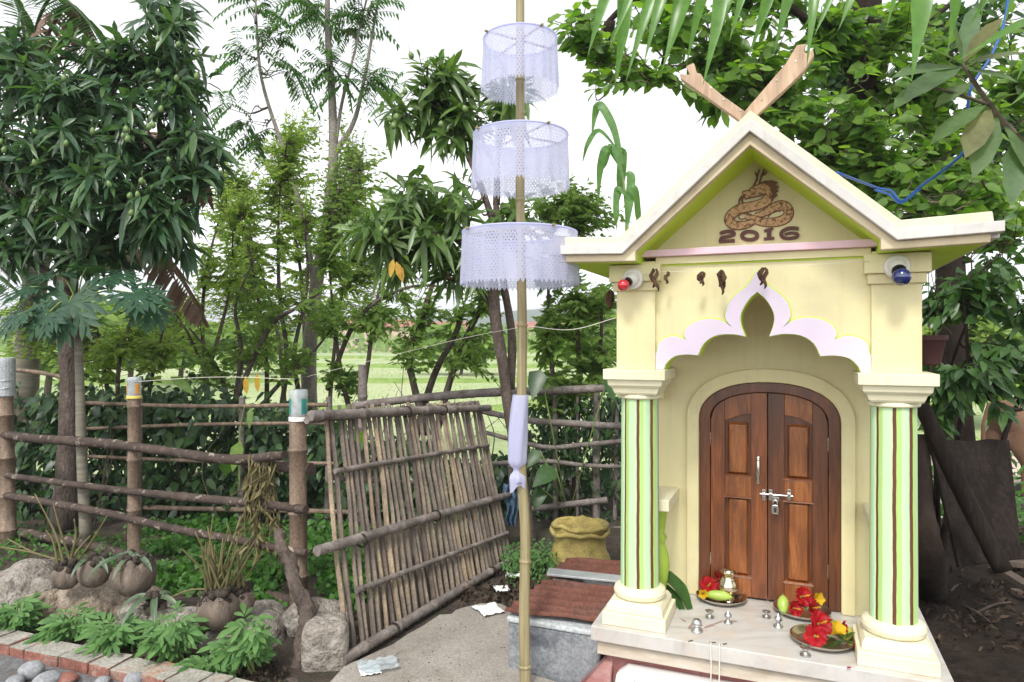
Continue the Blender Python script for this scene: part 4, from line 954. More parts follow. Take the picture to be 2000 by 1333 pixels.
for f, g, of in ((.42, .955, .046), (.66, .95, .046), (.10, .405, .04), (.50, .395, .042), (.2, .015, .04), (.8, 0, .042)):
    c = gp(f, g, of); ax = (gB - gA).normalized(); u = Vector((0, 0, 1)); v = ax.cross(u).normalized()
    b = MB()
    for d in (-.006, .006): b.tube([c + ax * d + (u * math.cos(t) + v * math.sin(t)) * .036 for t in np.linspace(0, 2 * math.pi, 14)], .003, 5)
    b.build('wire_tie', bark_dark, gate)
# blue cloth rag over the gate's end
def rag(name, c, w, h, m, label, cat, seed=0, folds=3, yaw=0):
    nx, nz = 16, 20; V = []
    for j in range(nz):
        for i in range(nx):
            u, v = i / (nx - 1) - .5, j / (nz - 1)
            wid = w * (1 - .45 * v + .25 * noise.noise(Vector((v * 4, seed, 0))))
            a = math.sin(u * folds * 6.28 + seed + v * 2) * .03 + noise.noise(Vector((u * 5, v * 5, seed))) * .04
            x = u * wid + noise.noise(Vector((v * 3, seed, 4))) * .03
            V.append((c[0] + x * math.cos(yaw) - a * math.sin(yaw), c[1] + x * math.sin(yaw) + a * math.cos(yaw), c[2] - h * v - .04 * abs(noise.noise(Vector((u * 9, 3, seed))))))
    b = MB(); b.add(V, [(j * nx + i, j * nx + i + 1, (j + 1) * nx + i + 1, (j + 1) * nx + i) for j in range(nz - 1) for i in range(nx - 1)])
    o = b.build(name, m, None, smooth=True); sd = o.modifiers.new('thickness', 'SOLIDIFY'); sd.thickness = .003
    return tag(o, label, cat)
rag('rag', gp(1.03, .42, .10), .13, .32, blue_cloth, 'crumpled faded blue cloth hung on the end of the gate rail', 'cloth', 2.0, 2)

# ---------------------------------------------------------------- fence at the back of the yard
bf = thing('pole_fence', 'weathered pole fence behind the tiered white umbrella and the yellow sack', 'fence', (0, 6.0, 0))
def brow(pts, Zs): return [P(x, y, float(np.interp(x, (620, 1240), Zs))) for x, y in pts]
rail('rail', brow([(690, 792), (830, 776), (960, 766), (1090, 762), (1225, 756)], (6.1, 5.9)), [.034, .036, .038, .036, .034], gate_bamboo, bf)
rail('rail', brow([(930, 800), (1030, 820), (1120, 827), (1230, 833)], (6.0, 5.85)), [.024, .028, .03, .03], gate_bamboo, bf)
rail('rail', brow([(940, 842), (1060, 872), (1140, 868), (1230, 860)], (6.0, 5.85)), [.018, .020, .022, .022], gate_bamboo, bf)
rail('rail', brow([(960, 905), (1060, 900), (1140, 908), (1230, 912)], (6.0, 5.85)), [.018, .020, .018, .018], gate_bamboo, bf)
rail('rail', brow([(1035, 994), (1100, 986), (1186, 976)], (6.0, 5.85)), [.026, .028, .028], gate_bamboo, bf)
rail('rail', brow([(1150, 1040), (1190, 1034), (1240, 1030)], (6.0, 5.85)), [.022, .022, .022], gate_bamboo, bf)
for x, yt, yb, r in ((708, 712, 1050, .045), (1000, 770, 1110, .03), (1085, 755, 1080, .026), (1165, 760, 1080, .035), (1200, 800, 1060, .02), (1128, 770, 1080, .015)):
    b = MB(); bamboo(b, P(x, yb, 6.1), P(x + rnd(-6, 6), yt, 6.1), r, r * .9, .3); b.build('post', gate_bamboo, bf, smooth=True, auto=50)
lf = thing('thin_rail_fence', 'thin bamboo rails half hidden in the dark hedge behind the left fence', 'fence', (-2.8, 6.4, 0))
for a, c, r in (((120, 785), (640, 790), .018), ((140, 838), (640, 826), .016), ((150, 890), (660, 905), .016), ((250, 990), (700, 1000), .022), ((0, 720), (150, 742), .018)):
    rail('rail', [P(*a, 6.05), P((a[0] + c[0]) / 2, (a[1] + c[1]) / 2 + rnd(-6, 6), 5.95), P(*c, 5.8)], [r, r, r], post_bamboo, lf)
for x in (270, 470, 640):
    b = MB(); bamboo(b, P(x, 1010, 6.0), P(x + 3, 775, 6.0), .03, .028, .3); b.build('post', gate_bamboo, lf, smooth=True, auto=50)

# ---------------------------------------------------------------- cement box with corrugated sheets
bx0 = G(996, 1308); 
sdir = Vector((SCc, -SCs, 0)); vdir = Vector((SCs, SCc, 0))
bo_ = Vector((-.02, 3.32, 0))
def BXP(x, v, z): return bo_ + sdir * x + vdir * v + Vector((0, 0, z))
TB = Matrix.Translation(bo_) @ Matrix(((SCc, SCs, 0, 0), (-SCs, SCc, 0, 0), (0, 0, 1, 0), (0, 0, 0, 1)))
tank = thing('cement_tank', 'low grey plastered cement tank beside the shrine under rusty sheets', 'tank', BXP(.3, .4, 0))
b = MB(TB); b.box(0, .46, 0, .09, -.05, .235); b.box(0, .09, .0902, 1.05, -.05, .235); b.box(.0902, .46, .97, 1.05, -.05, .235)
b.build('wall', cement_box, tank, bevel=.012, seg=3)
b = MB(TB); b.box(-.006, .46, -.006, .096, .2352, .262); b.build('coping', cement_top, tank, bevel=.008)
def corrugated(name, c00, c10, c01, c11, label, pitch=.066, amp=.016):
    """corners: front-left, front-right, back-left, back-right; ridges run left-right"""
    c00, c10, c01, c11 = map(Vector, (c00, c10, c01, c11)); L = (c01 - c00).length; n = int(L / pitch * 10); vs = []
    nx = 7
    for i in range(n + 1):
        t = i / n
        for k in range(nx):
            f = k / (nx - 1)
            p = c00.lerp(c10, f).lerp(c01.lerp(c11, f), t)
            vs.append(p + Vector((0, 0, amp * math.sin(t * L / pitch * 2 * math.pi) + .012 * noise.noise(Vector((t * 3, f * 3, 2))))))
    b = MB(); b.add(vs, [(i * nx + k, i * nx + k + 1, (i + 1) * nx + k + 1, (i + 1) * nx + k) for i in range(n) for k in range(nx - 1)])
    o = b.build(name, rust, None, smooth=True); m = o.modifiers.new('thickness', 'SOLIDIFY'); m.thickness = .0025
    return tag(o, label, 'metal sheet')
corrugated('corrugated_sheet', G(985, 1193, .285), G(1235, 1223, .285), G(1066, 1130, .335), G(1235, 1148, .335), 'front rusty corrugated iron sheet lying over the cement tank')
corrugated('corrugated_sheet', G(1064, 1126, .315), G(1240, 1142, .315), G(1112, 1088, .36), G(1245, 1096, .36), 'rear rusty corrugated iron sheet behind the metal strip')
b = MB(); p = [G(1072, 1115, .34), G(1240, 1133, .34), G(1240, 1145, .34), G(1068, 1127, .34)]
b.add([q + Vector((0, 0, .020)) for q in p] + [q + Vector((0, 0, .008)) for q in p], [(0, 1, 2, 3), (7, 6, 5, 4), (0, 4, 5, 1), (1, 5, 6, 2), (2, 6, 7, 3), (3, 7, 4, 0)])
tag(b.build('metal_strip', zinc, None, bevel=.002), 'pale galvanised strip lying across the two rusty sheets', 'strip')

# ---------------------------------------------------------------- yellow sack
sk = P(1133, 1092, 4.75); sk.z = 0.0
sack = thing('sack', 'faded yellow woven sack with rolled top standing by the back fence', 'sack', sk)
b = MB(); rings = []
for j in range(26):
    t = j / 25; z = .33 * t
    r = .19 * (1 - .10 * t + .06 * math.sin(t * 7)) * (1 if t > .08 else .86 + 1.75 * t)
    ring = []
    for i in range(40):
        a = 2 * math.pi * i / 40
        q = r * (1 + .055 * (abs(noise.noise(Vector((math.cos(a) * 5, math.sin(a) * 5, t * 2 + 7)))) - .2) + .03 * abs(noise.noise(Vector((math.cos(a) * 12, math.sin(a) * 12, t * 5)))) + .07 * noise.noise(Vector((math.cos(a) * 2, math.sin(a) * 2, t * 3))) + .035 * noise.noise(Vector((math.cos(a) * 6, math.sin(a) * 6, t * 9))))
        ring.append((sk.x + q * math.cos(a) * 1.05, sk.y + q * math.sin(a) * .85, z + sk.z + (.025 * noise.noise(Vector((math.cos(a) * 3, math.sin(a) * 3, 5))) if t > .5 else 0)))
    rings.append(ring)
top = rings[-1]; cx_, cy_ = sk.x, sk.y
rings.append([(cx_ + (x - cx_) * .9, cy_ + (y - cy_) * .9, z + .012) for x, y, z in top]); rings.append([(cx_ + (x - cx_) * .82, cy_ + (y - cy_) * .82, z - .03) for x, y, z in top]); rings.append([(cx_ + (x - cx_) * .7, cy_ + (y - cy_) * .7, z - .07) for x, y, z in top])
b.loft(rings); b.build('body', sack_m, sack, smooth=True)
b = MB()
for k, (dz, rr) in enumerate(((.0, .178), (-.045, .186))):
    b.tube([(sk.x + (rr + .012 * noise.noise(Vector((math.cos(a) * 2, math.sin(a) * 2, k)))) * math.cos(a) * 1.05, sk.y + rr * math.sin(a) * .86, .325 + dz + .03 * noise.noise(Vector((math.cos(a) * 2, math.sin(a) * 2, 5 + k)))) for a in np.linspace(0, 2 * math.pi, 36)], [.014 + .008 * abs(noise.noise(Vector((i * .4, k, 0)))) for i in range(36)], 8, wob=.1)
b.build('rolled_rim', sack_m, sack, smooth=True)

# ---------------------------------------------------------------- papers and plastic on the ground
def scrap(name, px, py, w, d, m, label, cat, seed, z=.02, yaw=0, crump=.03, clear=False):
    c = G(px, py, z); n = 14; vs = []
    for j in range(n):
        for i in range(n):
            u, v = i / (n - 1) - .5, j / (n - 1) - .5
            k = 1 + .25 * noise.noise(Vector((math.atan2(v, u), seed, 0)))
            x, y = u * w * k, v * d * k
            vs.append((c.x + x * math.cos(yaw) - y * math.sin(yaw), c.y + x * math.sin(yaw) + y * math.cos(yaw), z + crump * .65 * (abs(noise.noise(Vector((u * 4, v * 4, seed)))) + .6 * abs(noise.noise(Vector((u * 9, v * 9, seed)))))))
    b = MB(); b.add(vs, [(j * n + i, j * n + i + 1, (j + 1) * n + i + 1, (j + 1) * n + i) for j in range(n - 1) for i in range(n - 1)])
    o = b.build(name, m, None, smooth=True); md = o.modifiers.new('thickness', 'SOLIDIFY'); md.thickness = .0012
    return tag(o, label, cat)
scrap('paper', 955, 1190, .135, .16, paper_m, 'folded white paper lying where the concrete path meets the soil', 'paper', 1, .022, .5, .025)
scrap('paper', 722, 1308, .10, .11, paper_m, 'crumpled white paper beside the gate foot on the concrete', 'paper', 2, .018, .3, .03)
scrap('plastic_bag', 738, 1298, .19, .13, clear_plastic, 'flattened clear plastic bag over crumpled paper by the gate foot', 'plastic bag', 3, .028, .4, .035)
scrap('paper', 980, 1150, .09, .10, paper_m, 'small torn paper on the dark soil behind the folded sheet', 'paper', 4, .02, .2, .03)
scrap('paper', 1008, 1128, .06, .14, paper_m, 'narrow upright white scrap behind the bamboo pole', 'paper', 5, .03, 1.3, .08)

# ---------------------------------------------------------------- twisted branch stump by the fence post
b = MB()
pts = limb(b, [P(543, 1036, 3.62), P(550, 1068, 3.57), P(566, 1095, 3.57), P(576, 1140, 3.5), P(596, 1178, 3.48), P(601, 1215, 3.44), P(587, 1250, 3.42), P(588, 1285, 3.38), P(574, 1320, 3.36), G(572, 1362, -.05)], [.024, .030, .036, .032, .040, .043, .033, .036, .041, .055], 14, 5, .17)
limb(b, [P(562, 1098, 3.57), P(548, 1060, 3.6), P(552, 1040, 3.62)], [.03, .02, .014], 8, 5, .1)
limb(b, [P(600, 1215, 3.44), P(622, 1180, 3.5)], [.022, .008], 7, 4, .1)
tag(b.build('dead_branch', bark, None, smooth=True), 'twisted dead branch standing upright in front of the fence post', 'branch')

# ---------------------------------------------------------------- ceremonial pole with three fringed shades
pz = 3.14; pbase = P(1026, 1352, pz); pbase.z = -.02
pole = thing('umbrella_pole', 'tall bamboo pole carrying three fringed white cloth tiers beside the shrine', 'ceremonial umbrella', (pbase.x, pbase.y, 0))
ctrl = [pbase, P(1024, 1200, pz), P(1026, 1040, pz), P(1018, 900, pz), P(1020, 640, pz), P(1016, 400, pz), P(1016, 160, pz), P(1016, -120, pz)]
cpts = curve_pts(ctrl, 16); rad = []
for i, p in enumerate(cpts):
    t = i / (len(cpts) - 1); rad.append(.0262 - .0075 * t)
nodes = [1300, 1095, 830, 635, 390, 155, -40]
b = MB(); fin = []; fr = []
for i, p in enumerate(cpts):
    fin.append(p); fr.append(rad[i])
pp, rr = [], []
for i in range(len(fin) - 1):
    pp.append(fin[i]); rr.append(fr[i])
    for ny in nodes:
        zn = CAMH - (ny - HY) / F * pz
        if fin[i].z <= zn < fin[i + 1].z:
            for e, k in ((-.008, 1.0), (-.003, 1.16), (.002, 1.18), (.007, .98)):
                f_ = (zn + e - fin[i].z) / (fin[i + 1].z - fin[i].z)
                if 0 < f_ < 1: pp.append(fin[i].lerp(fin[i + 1], f_)); rr.append(fr[i] * k)
pp.append(fin[-1]); rr.append(fr[-1])
b.tube(pp, rr, 16); b.build('pole', pole_bamboo, pole, smooth=True, auto=60)
def tier(cx, y_top, y_bot, width):
    c = P(cx, y_top, pz); r = width / 2 * pz / F; h = (y_bot - y_top) * pz / F
    hp = MB(); tilt = rnd(-.03, .03)
    hp.tube([(c.x + r * math.cos(t), c.y + r * math.sin(t), c.z + tilt * r * math.cos(t)) for t in np.linspace(0, 2 * math.pi, 49)], .0055, 8)
    n = 160; nf = n // 2; uv = []
    b = MB(); rows = np.linspace(0, .93, 12)
    V = []
    def pt(a, t, extra=0):
        wv = .004 * math.sin(a * 9 + cx) * t + .0035 * math.sin(a * 23) * t
        q = r + .003 + wv + .006 * t
        return (c.x + q * math.cos(a), c.y + q * math.sin(a), c.z + tilt * r * math.cos(a) - h * t + extra)
    for t in rows:
        for i in range(n + 1):
            a = 2 * math.pi * i / n; V.append(pt(a, t)); uv.append((a * r, -h * t))
    Fs = [(j * (n + 1) + i, j * (n + 1) + i + 1, (j + 1) * (n + 1) + i + 1, (j + 1) * (n + 1) + i) for j in range(len(rows) - 1) for i in range(n)]
    # fringe of cut triangles
    o = (len(rows) - 1) * (n + 1)
    for k in range(nf):
        a = 2 * math.pi * (k + .5) / nf; V.append(pt(a, 1.0 + rnd(-.015, .015))); uv.append((a * r, 0)); ti = len(V) - 1
        Fs.append((o + 2 * k, o + 2 * k + 1, o + 2 * k + 2, ti))
    b.add(V, Fs); b.uv = uv
    sh = b.build('shade', shade_cloth, pole, smooth=True)
    hp.build('hoop', plain_cloth, sh, smooth=True)
    b = MB(); a0 = .55
    for a in (a0, a0 + math.pi / 2):
        d = Vector((math.cos(a), math.sin(a), 0)) * (r + .018); b.tube([c - d, c + d], .006, 8)
    b.build('spoke', pole_bamboo, sh, smooth=True, auto=60)
tier(1016, 78, 180, 142); tier(1017, 265, 370, 183); tier(1015, 455, 560, 222)
# white cloth tied on the pole
b = MB(); c = P(1017, 770, pz); h = .43; n = 30; V = []; rows = 34
for j in range(rows):
    t = j / (rows - 1); z = c.z - h * t
    pin = 1 - .55 * math.exp(-((t - .80) / .045) ** 2) - .12 * t
    wd = .036 * (1 + .25 * math.sin(t * 3)) * pin
    ox = -.012 * t - .010 * math.sin(t * 3)
    for i in range(n):
        a = 2 * math.pi * i / n; q = wd * (1 + .13 * math.sin(a * 5 + t * 3) * min(1, t * 2 + .2))
        V.append((c.x + ox + q * math.cos(a), c.y - .008 + q * math.sin(a), z - (.02 * math.sin(a * 2 + 1) if t > .95 else 0)))
b.add(V, [(j * n + i, j * n + (i + 1) % n, (j + 1) * n + (i + 1) % n, (j + 1) * n + i) for j in range(rows - 1) for i in range(n)])
tag(b.build('pole_cloth', plain_cloth, None, smooth=True), 'plain white cloth sleeve knotted low on the bamboo pole', 'cloth')
# strings
def string_(name, pts, r, label, m=string_m, cat='string'):
    b = MB(); b.tube(curve_pts(pts, 8), r, 6); return tag(b.build(name, m, None, smooth=True), label, cat)
sA, sB = P(1031, 636, pz - .02), S(-.592, 2.99, XZ(1205, 620, 2.99)[1])
string_('string', [sA, sA.lerp(sB, .5) + Vector((0, 0, -.035)), sB], .0017, 'white string tied from the bamboo pole to the shrine wall')
string_('string', [P(600, 735, 4.0), P(780, 690, 3.8), P(905, 660, 3.4), P(1008, 640, 3.13)], .0009, 'long white string from the gate post to the bamboo pole')
string_('string', [P(262, 745, 4.75), P(420, 736, 4.4), P(575, 740, 4.02)], .0018, 'white string stretched between the two jar-capped posts')
# ---------------------------------------------------------------- offerings on the slab
ZP = .351
def onslab(px, py): return G(px, py, ZP)
def plate(px, py, wpx, label):
    c = onslab(px, py); r = wpx / 2 * c.y / F
    b = MB(); b.lathe([(.001, .003), (r * .72, .003), (r * .78, .006), (r * .93, .020), (r * .985, .026), (r, .0265), (r * 1.0, .0245), (r * .94, .017), (r * .79, .003), (r * .72, 0), (.001, 0)], c, 48, caps=False)
    return c, tag(b.build('plate', steel_dark, None, smooth=True, auto=50), label, 'plate', 'offering plates on the slab')
pl1, _ = plate(1409, 1171, 96, 'metal plate nearest the door corner, holding the brass pot')
pl2, _ = plate(1566, 1197, 105, 'metal plate under the red hibiscus beside the right door edge')
pl3, _ = plate(1606, 1254, 118, 'frontmost metal plate, nearest the right column base')
# hibiscus: five ruffled petals, tube, staminal column
def hib_petals(ruf=0):
    b = MB()
    for k in range(5):
        a0 = 2 * math.pi * k / 5; n, m = 9, 8; V = []
        for j in range(m):
            t = j / (m - 1)
            for i in range(n):
                u = (i / (n - 1) - .5) * 2
                wd = .027 * math.sin(math.pi * min(1, t * .72 + .10)) * (.9 + .1 * t)
                rr = .043 * t * (1 + .10 * math.sin(u * 7 + k * 2)); z = .006 + .024 * math.sin(t * 1.5) + .008 * math.sin(u * 6 + k * 1.7 + ruf) * t * t + .005 * u + .003 * math.sin(u * 13 + k) * t
                x, y = rr * (1 - .12 * u * u), u * wd
                V.append((x * math.cos(a0) - y * math.sin(a0), x * math.sin(a0) + y * math.cos(a0), z))
        b.add(V, [(j * n + i, j * n + i + 1, (j + 1) * n + i + 1, (j + 1) * n + i) for j in range(m - 1) for i in range(n - 1)])
    return b
def flower_proto():
    f = thing('hibiscus', 'x', 'flower', (0, 0, 0), 'hibiscus flowers on the plates')
    o = hib_petals().build('petals', petal_red, f, smooth=True)
    b = MB(); b.tube([(0, 0, .008), (.003, 0, .03), (.010, 0, .056)], [.003, .0022, .0018], 8)
    for i in range(14):
        t = rnd(.5, 1); a = rnd(0, 6.3); p = Vector((.010 * t * t, 0, .008 + .048 * t)); q = p + Vector((math.cos(a), math.sin(a), .2)) * .005
        b.tube([p, q], [.0004, .0004], 4); b.ball(q, .0011, 4)
    b.build('stamen', petal_yellow, f, smooth=True)
    b = MB(); b.lathe([(.0015, -.018), (.006, -.012), (.0075, .0), (.005, .012)], (0, 0, 0), 12); b.build('calyx', stem_green, f, smooth=True)
    return f
fp = flower_proto(); first = [True]
def flower(loc, rot, sc, label):
    f = fp if first[0] else copy_tree(fp); first[0] = False
    f.location = loc; f.rotation_euler = rot; f.scale = (sc, sc, sc); f['label'] = label; return f
def off(c, dx, dy, dz): return Vector((c.x + dx, c.y + dy, c.z + dz))
flower(off(pl1, -.055, .030, .055), (R(60), R(-25), 0), 1.0, 'red hibiscus left of the brass pot, nearest the cucumber')
flower(off(pl1, -.005, .055, .075), (R(50), R(20), .6), .95, 'red hibiscus behind the brass pot against the door')
flower(off(pl2, -.012, -.005, .075), (R(62), R(5), .3), 1.05, 'upper red hibiscus of the plate beside the right door edge')
flower(off(pl2, .010, -.045, .040), (R(75), R(-10), .9), 1.0, 'lower red hibiscus hanging at the front rim of the middle plate')
flower(off(pl2, -.055, -.03, .035), (R(70), R(30), .1), .85, 'half closed red hibiscus beside the cucumber on the middle plate')
flower(off(pl3, -.015, .010, .070), (R(58), R(-8), .2), 1.1, 'largest red hibiscus standing upright on the frontmost plate')
flower(off(pl3, -.050, -.045, .045), (R(66), R(15), -.5), 1.05, 'drooping red hibiscus at the front left of the frontmost plate')
flower(off(pl3, .075, -.005, .055), (R(72), R(25), 1.2), .7, 'small wilted red hibiscus beside the yellow-green fruit')
flower(off(pl3, .085, -.075, .022), (R(84), R(10), 1.0), .7, 'wilted red hibiscus dropping over the front rim of the frontmost plate')
def fruit(name, c, L, r, yaw, m, label, cat, pitch=0, curve=.1):
    n = 14; pts, rr = [], []
    ax = Vector((math.cos(yaw) * math.cos(pitch), math.sin(yaw) * math.cos(pitch), math.sin(pitch)))
    for i in range(n):
        t = i / (n - 1); pts.append(Vector(c) + ax * (t - .5) * L + Vector((0, 0, -curve * L * (t - .5) ** 2))); rr.append(r * max(.06, math.sin(math.pi * min(.985, max(.015, t))) ** .55))
    b = MB(); b.tube(pts, rr, 16); b2 = MB(); e = pts[-1]; b2.tube([e, e + ax * .008], [.003, .002], 8)
    o = b.build(name, m, None, smooth=True); b2.build('stalk', stem_green, o, smooth=True); return tag(o, label, cat)
fruit('cucumber', off(pl1, -.028, -.045, .038), .125, .0235, R(-18), cucumber_m, 'pale green cucumber lying in front of the brass pot', 'cucumber')
fruit('cucumber', off(pl2, -.090, -.012, .045), .09, .026, R(70), cucumber_m, 'stubby pale green cucumber standing left of the red flowers', 'cucumber', R(48))
fruit('mango', off(pl3, .055, .052, .045), .10, .028, R(-32), green_fruit, 'dark green mango at the back of the frontmost plate', 'fruit', R(10))
fruit('guava', off(pl3, .098, -.005, .042), .062, .026, R(60), lime_fruit, 'yellow-green fruit at the right rim of the frontmost plate', 'fruit', R(30))
def yellow(c, rot, sc, label):
    f = thing('yellow_flower', label, 'flower', c, 'yellow flowers among the offerings'); f.rotation_euler = rot; f.scale = (sc, sc, sc)
    b = MB(); n, m = 24, 8; V = []
    for j in range(m):
        t = j / (m - 1); r = .004 + .020 * t ** 1.5
        for i in range(n): a = 2 * math.pi * i / n; V.append((r * math.cos(a) * (1 + .15 * t * math.sin(a * 5)), r * math.sin(a) * (1 + .15 * t * math.sin(a * 5)), .045 * t))
    b.add([tuple(v) for v in V], [(j * n + i, j * n + (i + 1) % n, (j + 1) * n + (i + 1) % n, (j + 1) * n + i) for j in range(m - 1) for i in range(n)])
    me = b.build('corolla', petal_yellow, None, smooth=True, origin=(0, 0, 0)); me.parent = f
    b = MB(); b.tube([(0, 0, .002), (0, 0, -.03)], [.0035, .002], 8); s_ = b.build('stem', stem_green, None, smooth=True, origin=(0, 0, 0)); s_.parent = f
yellow(off(pl1, -.093, -.012, .035), (R(70), R(-40), 0), .9, 'yellow flower at the left rim of the plate with the brass pot')
yellow(off(pl2, .055, .012, .058), (R(60), R(35), 0), 1.1, 'yellow trumpet flower right of the hibiscus on the middle plate')
yellow(off(pl3, .018, -.050, .055), (R(35), R(20), 0), 1.2, 'yellow trumpet flower pointing up at the front of the frontmost plate')
# small leaves tucked on the frontmost plate
lv = Leaves()
for k in range(6): lv.add(off(pl3, .05 + rnd(-.02, .02), -.055 + rnd(-.02, .02), .03 + .004 * k), (rnd(-1, 1), rnd(-1, .3), rnd(.0, .5)), (0, 0, 1), rnd(.045, .07), .024, .2)
tag(lv.build('leaf_sprig', broad_dark), 'sprig of dark green leaves among the flowers of the frontmost plate', 'leaves')
lv = Leaves()
for k in range(16): lv.add(off(pl1, .055 + rnd(-.035, .03), -.01 + rnd(-.03, .05), .012 + .003 * k), (rnd(-1, 1), rnd(-1, 1), rnd(0, .6)), (0, 0, 1), rnd(.025, .045), .02, .3)
tag(lv.build('withered_petals', dry_leaf, shape=(.32, .68, 1, 1)), 'withered brown petals heaped right of the brass pot', 'petals')
# brass pot
c = off(pl1, .027, -.018, .004); b = MB()
KP = 1.22; b.lathe([(r_ * KP * .94, z_ * KP) for r_, z_ in [(.020, 0), (.028, .001), (.029, .006), (.021, .012), (.022, .016), (.037, .034), (.043, .052), (.040, .070), (.030, .086), (.025, .094), (.027, .102), (.035, .110), (.036, .113), (.032, .112), (.024, .100), (.022, .094), (.034, .06)]], c, 36, caps=False)
tag(b.build('brass_pot', brass, None, smooth=True, auto=60), 'polished brass water pot with flared lip on the plate by the door', 'pot')
# steel oil lamps: two goblet dishes, two bud lamps, one large bud lamp, one by the front plate
def cup(): return [(.001, .002), (.017, 0), (.0185, .003), (.012, .007), (.0055, .012), (.0055, .017), (.010, .021), (.017, .027), (.0185, .030), (.0165, .029), (.008, .024), (.001, .023)]
def bud(): return [(.001, .001), (.018, 0), (.0195, .003), (.014, .009), (.0065, .014), (.0065, .019), (.013, .024), (.0165, .031), (.0135, .040), (.0055, .046), (.003, .053), (.0008, .056)]
def lamp(px, py, prof, sc, label, ribs=0):
    c = onslab(px, py); b = MB(); b.lathe([(r * sc, z * sc) for r, z in prof], c, 28, caps=False)
    o = b.build('oil_lamp', lamp_metal, None, smooth=True, auto=60)
    if ribs:
        b = MB()
        for k in range(8):
            a = 2 * math.pi * k / 8; b.tube([(c.x + sc * .0168 * math.cos(t) * math.cos(a), c.y + sc * .0168 * math.cos(t) * math.sin(a), c.z + sc * (.031 + .0168 * math.sin(t))) for t in np.linspace(-.9, 1.2, 9)], .0013, 6)
        b.tube([(c.x + sc * .0185 * math.cos(t), c.y + sc * .0185 * math.sin(t), c.z + sc * .026) for t in np.linspace(0, 2 * math.pi, 24)], .0022, 6)
        b.build('rib_cage', lamp_metal, o, smooth=True)
    return tag(o, label, 'oil lamp', 'small steel oil lamps')
bigbud = [(.001, .001), (.020, 0), (.0215, .004), (.016, .010), (.009, .015), (.009, .019), (.0165, .022), (.0185, .028), (.0175, .037), (.013, .045), (.006, .049), (.001, .050)]
lamp(1361, 1233, bigbud, 1.15, 'largest steel oil lamp with a ribbed dome, left of the others', 1)
lamp(1386, 1206, cup(), 1.08, 'open cup-shaped steel lamp behind the ribbed dome lamp')
lamp(1422, 1216, bud(), 1.0, 'bud-shaped steel lamp in front of the brass pot plate')
lamp(1497, 1206, cup(), 1.0, 'open cup-shaped steel lamp standing alone between two plates')
lamp(1520, 1224, bud(), 1.08, 'bud-shaped steel lamp touching the left rim of the middle plate')
lamp(1573, 1280, cup(), 1.12, 'open cup-shaped steel lamp in front of the frontmost plate')
# spilt ash, a fallen petal, burnt wicks
b = MB()
for px0, py0, px1, py1 in ((1375, 1226, 1412, 1212), (1352, 1218, 1345, 1228), (1330, 1208, 1340, 1214), (1430, 1212, 1440, 1214)):
    a_, c_ = onslab(px0, py0), onslab(px1, py1); n = 7; L = []; Rr = []
    for i in range(n + 1):
        p = a_.lerp(c_, i / n); w_ = rnd(.003, .009) * (1 if 0 < i < n else .2); d = (c_ - a_).normalized(); nn = Vector((-d.y, d.x, 0)); L.append(p + nn * w_ + Vector((0, 0, .0012))); Rr.append(p - nn * w_ + Vector((0, 0, .0012)))
    b.add(L + Rr, [(i, i + 1, n + 2 + i, n + 1 + i) for i in range(n)])
tag(b.build('ash', ash_m, None), 'reddish streaks of incense ash around the ribbed lamp', 'ash')
for px, py, l, lab in ((1349, 1252, .022, 'burnt matchstick left of the string'), (1392, 1255, .026, 'longest burnt matchstick at the slab edge beside the string'), (1416, 1258, .018, 'short burnt matchstick right of the string')):
    c = onslab(px, py); b = MB(); a = rnd(-.4, .6); d = Vector((math.cos(a), math.sin(a), 0)) * l / 2; b.tube([c - d + Vector((0, 0, .002)), c + d + Vector((0, 0, .002))], .002, 6)
    tag(b.build('matchstick', black_plastic, None), lab + ' on the slab', 'matchstick')
for px, py, lab in ((1654, 1306, 'single red petal lying near the right column base'), (1556, 1222, 'red petal fallen in front of the middle plate')):
    lv = Leaves(); c = onslab(px, py); lv.add(c + Vector((0, 0, .003)), (1, .4 if px > 1600 else -1.2, .1), (0, 0, 1), .024, .013, .1); tag(lv.build('petal', petal_red), lab, 'petal')
# two white strings hanging over the slab's front edge
p1, p2 = XZ(1388, 1262, 2.9), XZ(1405, 1266, 2.9)
b = MB(); b.tube(curve_pts([S(p1[0], 2.93, .3535), S(p1[0], 2.9, .352), S(p1[0] + .002, 2.899, .27), S(p1[0] - .002, 2.90, .12), S(p1[0] - .004, 2.90, .05)], 6), .0026, 6); b.tube(curve_pts([S(p2[0], 2.93, .3535), S(p2[0], 2.9, .352), S(p2[0], 2.899, .25), S(p2[0] - .004, 2.90, .05)], 6), .0026, 6)
tag(b.build('hanging_string', string_m, None, smooth=True), 'pair of white string ends hanging over the front of the slab', 'string')
# green banana leaf folded against the left column
b = MB(); b.ribbon(curve_pts([P(1278, 1112, 3.34), P(1300, 1128, 3.30), P(1325, 1152, 3.25), P(1346, 1190, 3.172)], 6), radii([.05, .085, .085, .035], 19), (.35, -.5, .8), .22)
b.ribbon(curve_pts([P(1276, 1135, 3.33), P(1296, 1150, 3.29), P(1318, 1170, 3.235), P(1334, 1194, 3.172)], 6), radii([.03, .05, .05, .02], 19), (-.1, -.6, .8), .3)
tag(b.build('leaf_piece', banana_leaf, None, smooth=True), 'folded dark green leaf lying beside the left column base', 'leaf')
b = MB(); b.ribbon(curve_pts([P(1200, 1098, 3.1), P(1206, 1104, 3.08), P(1214, 1108, 3.1)], 5), radii([.012, .03, .02], 11), (0, -1, .3), .1)
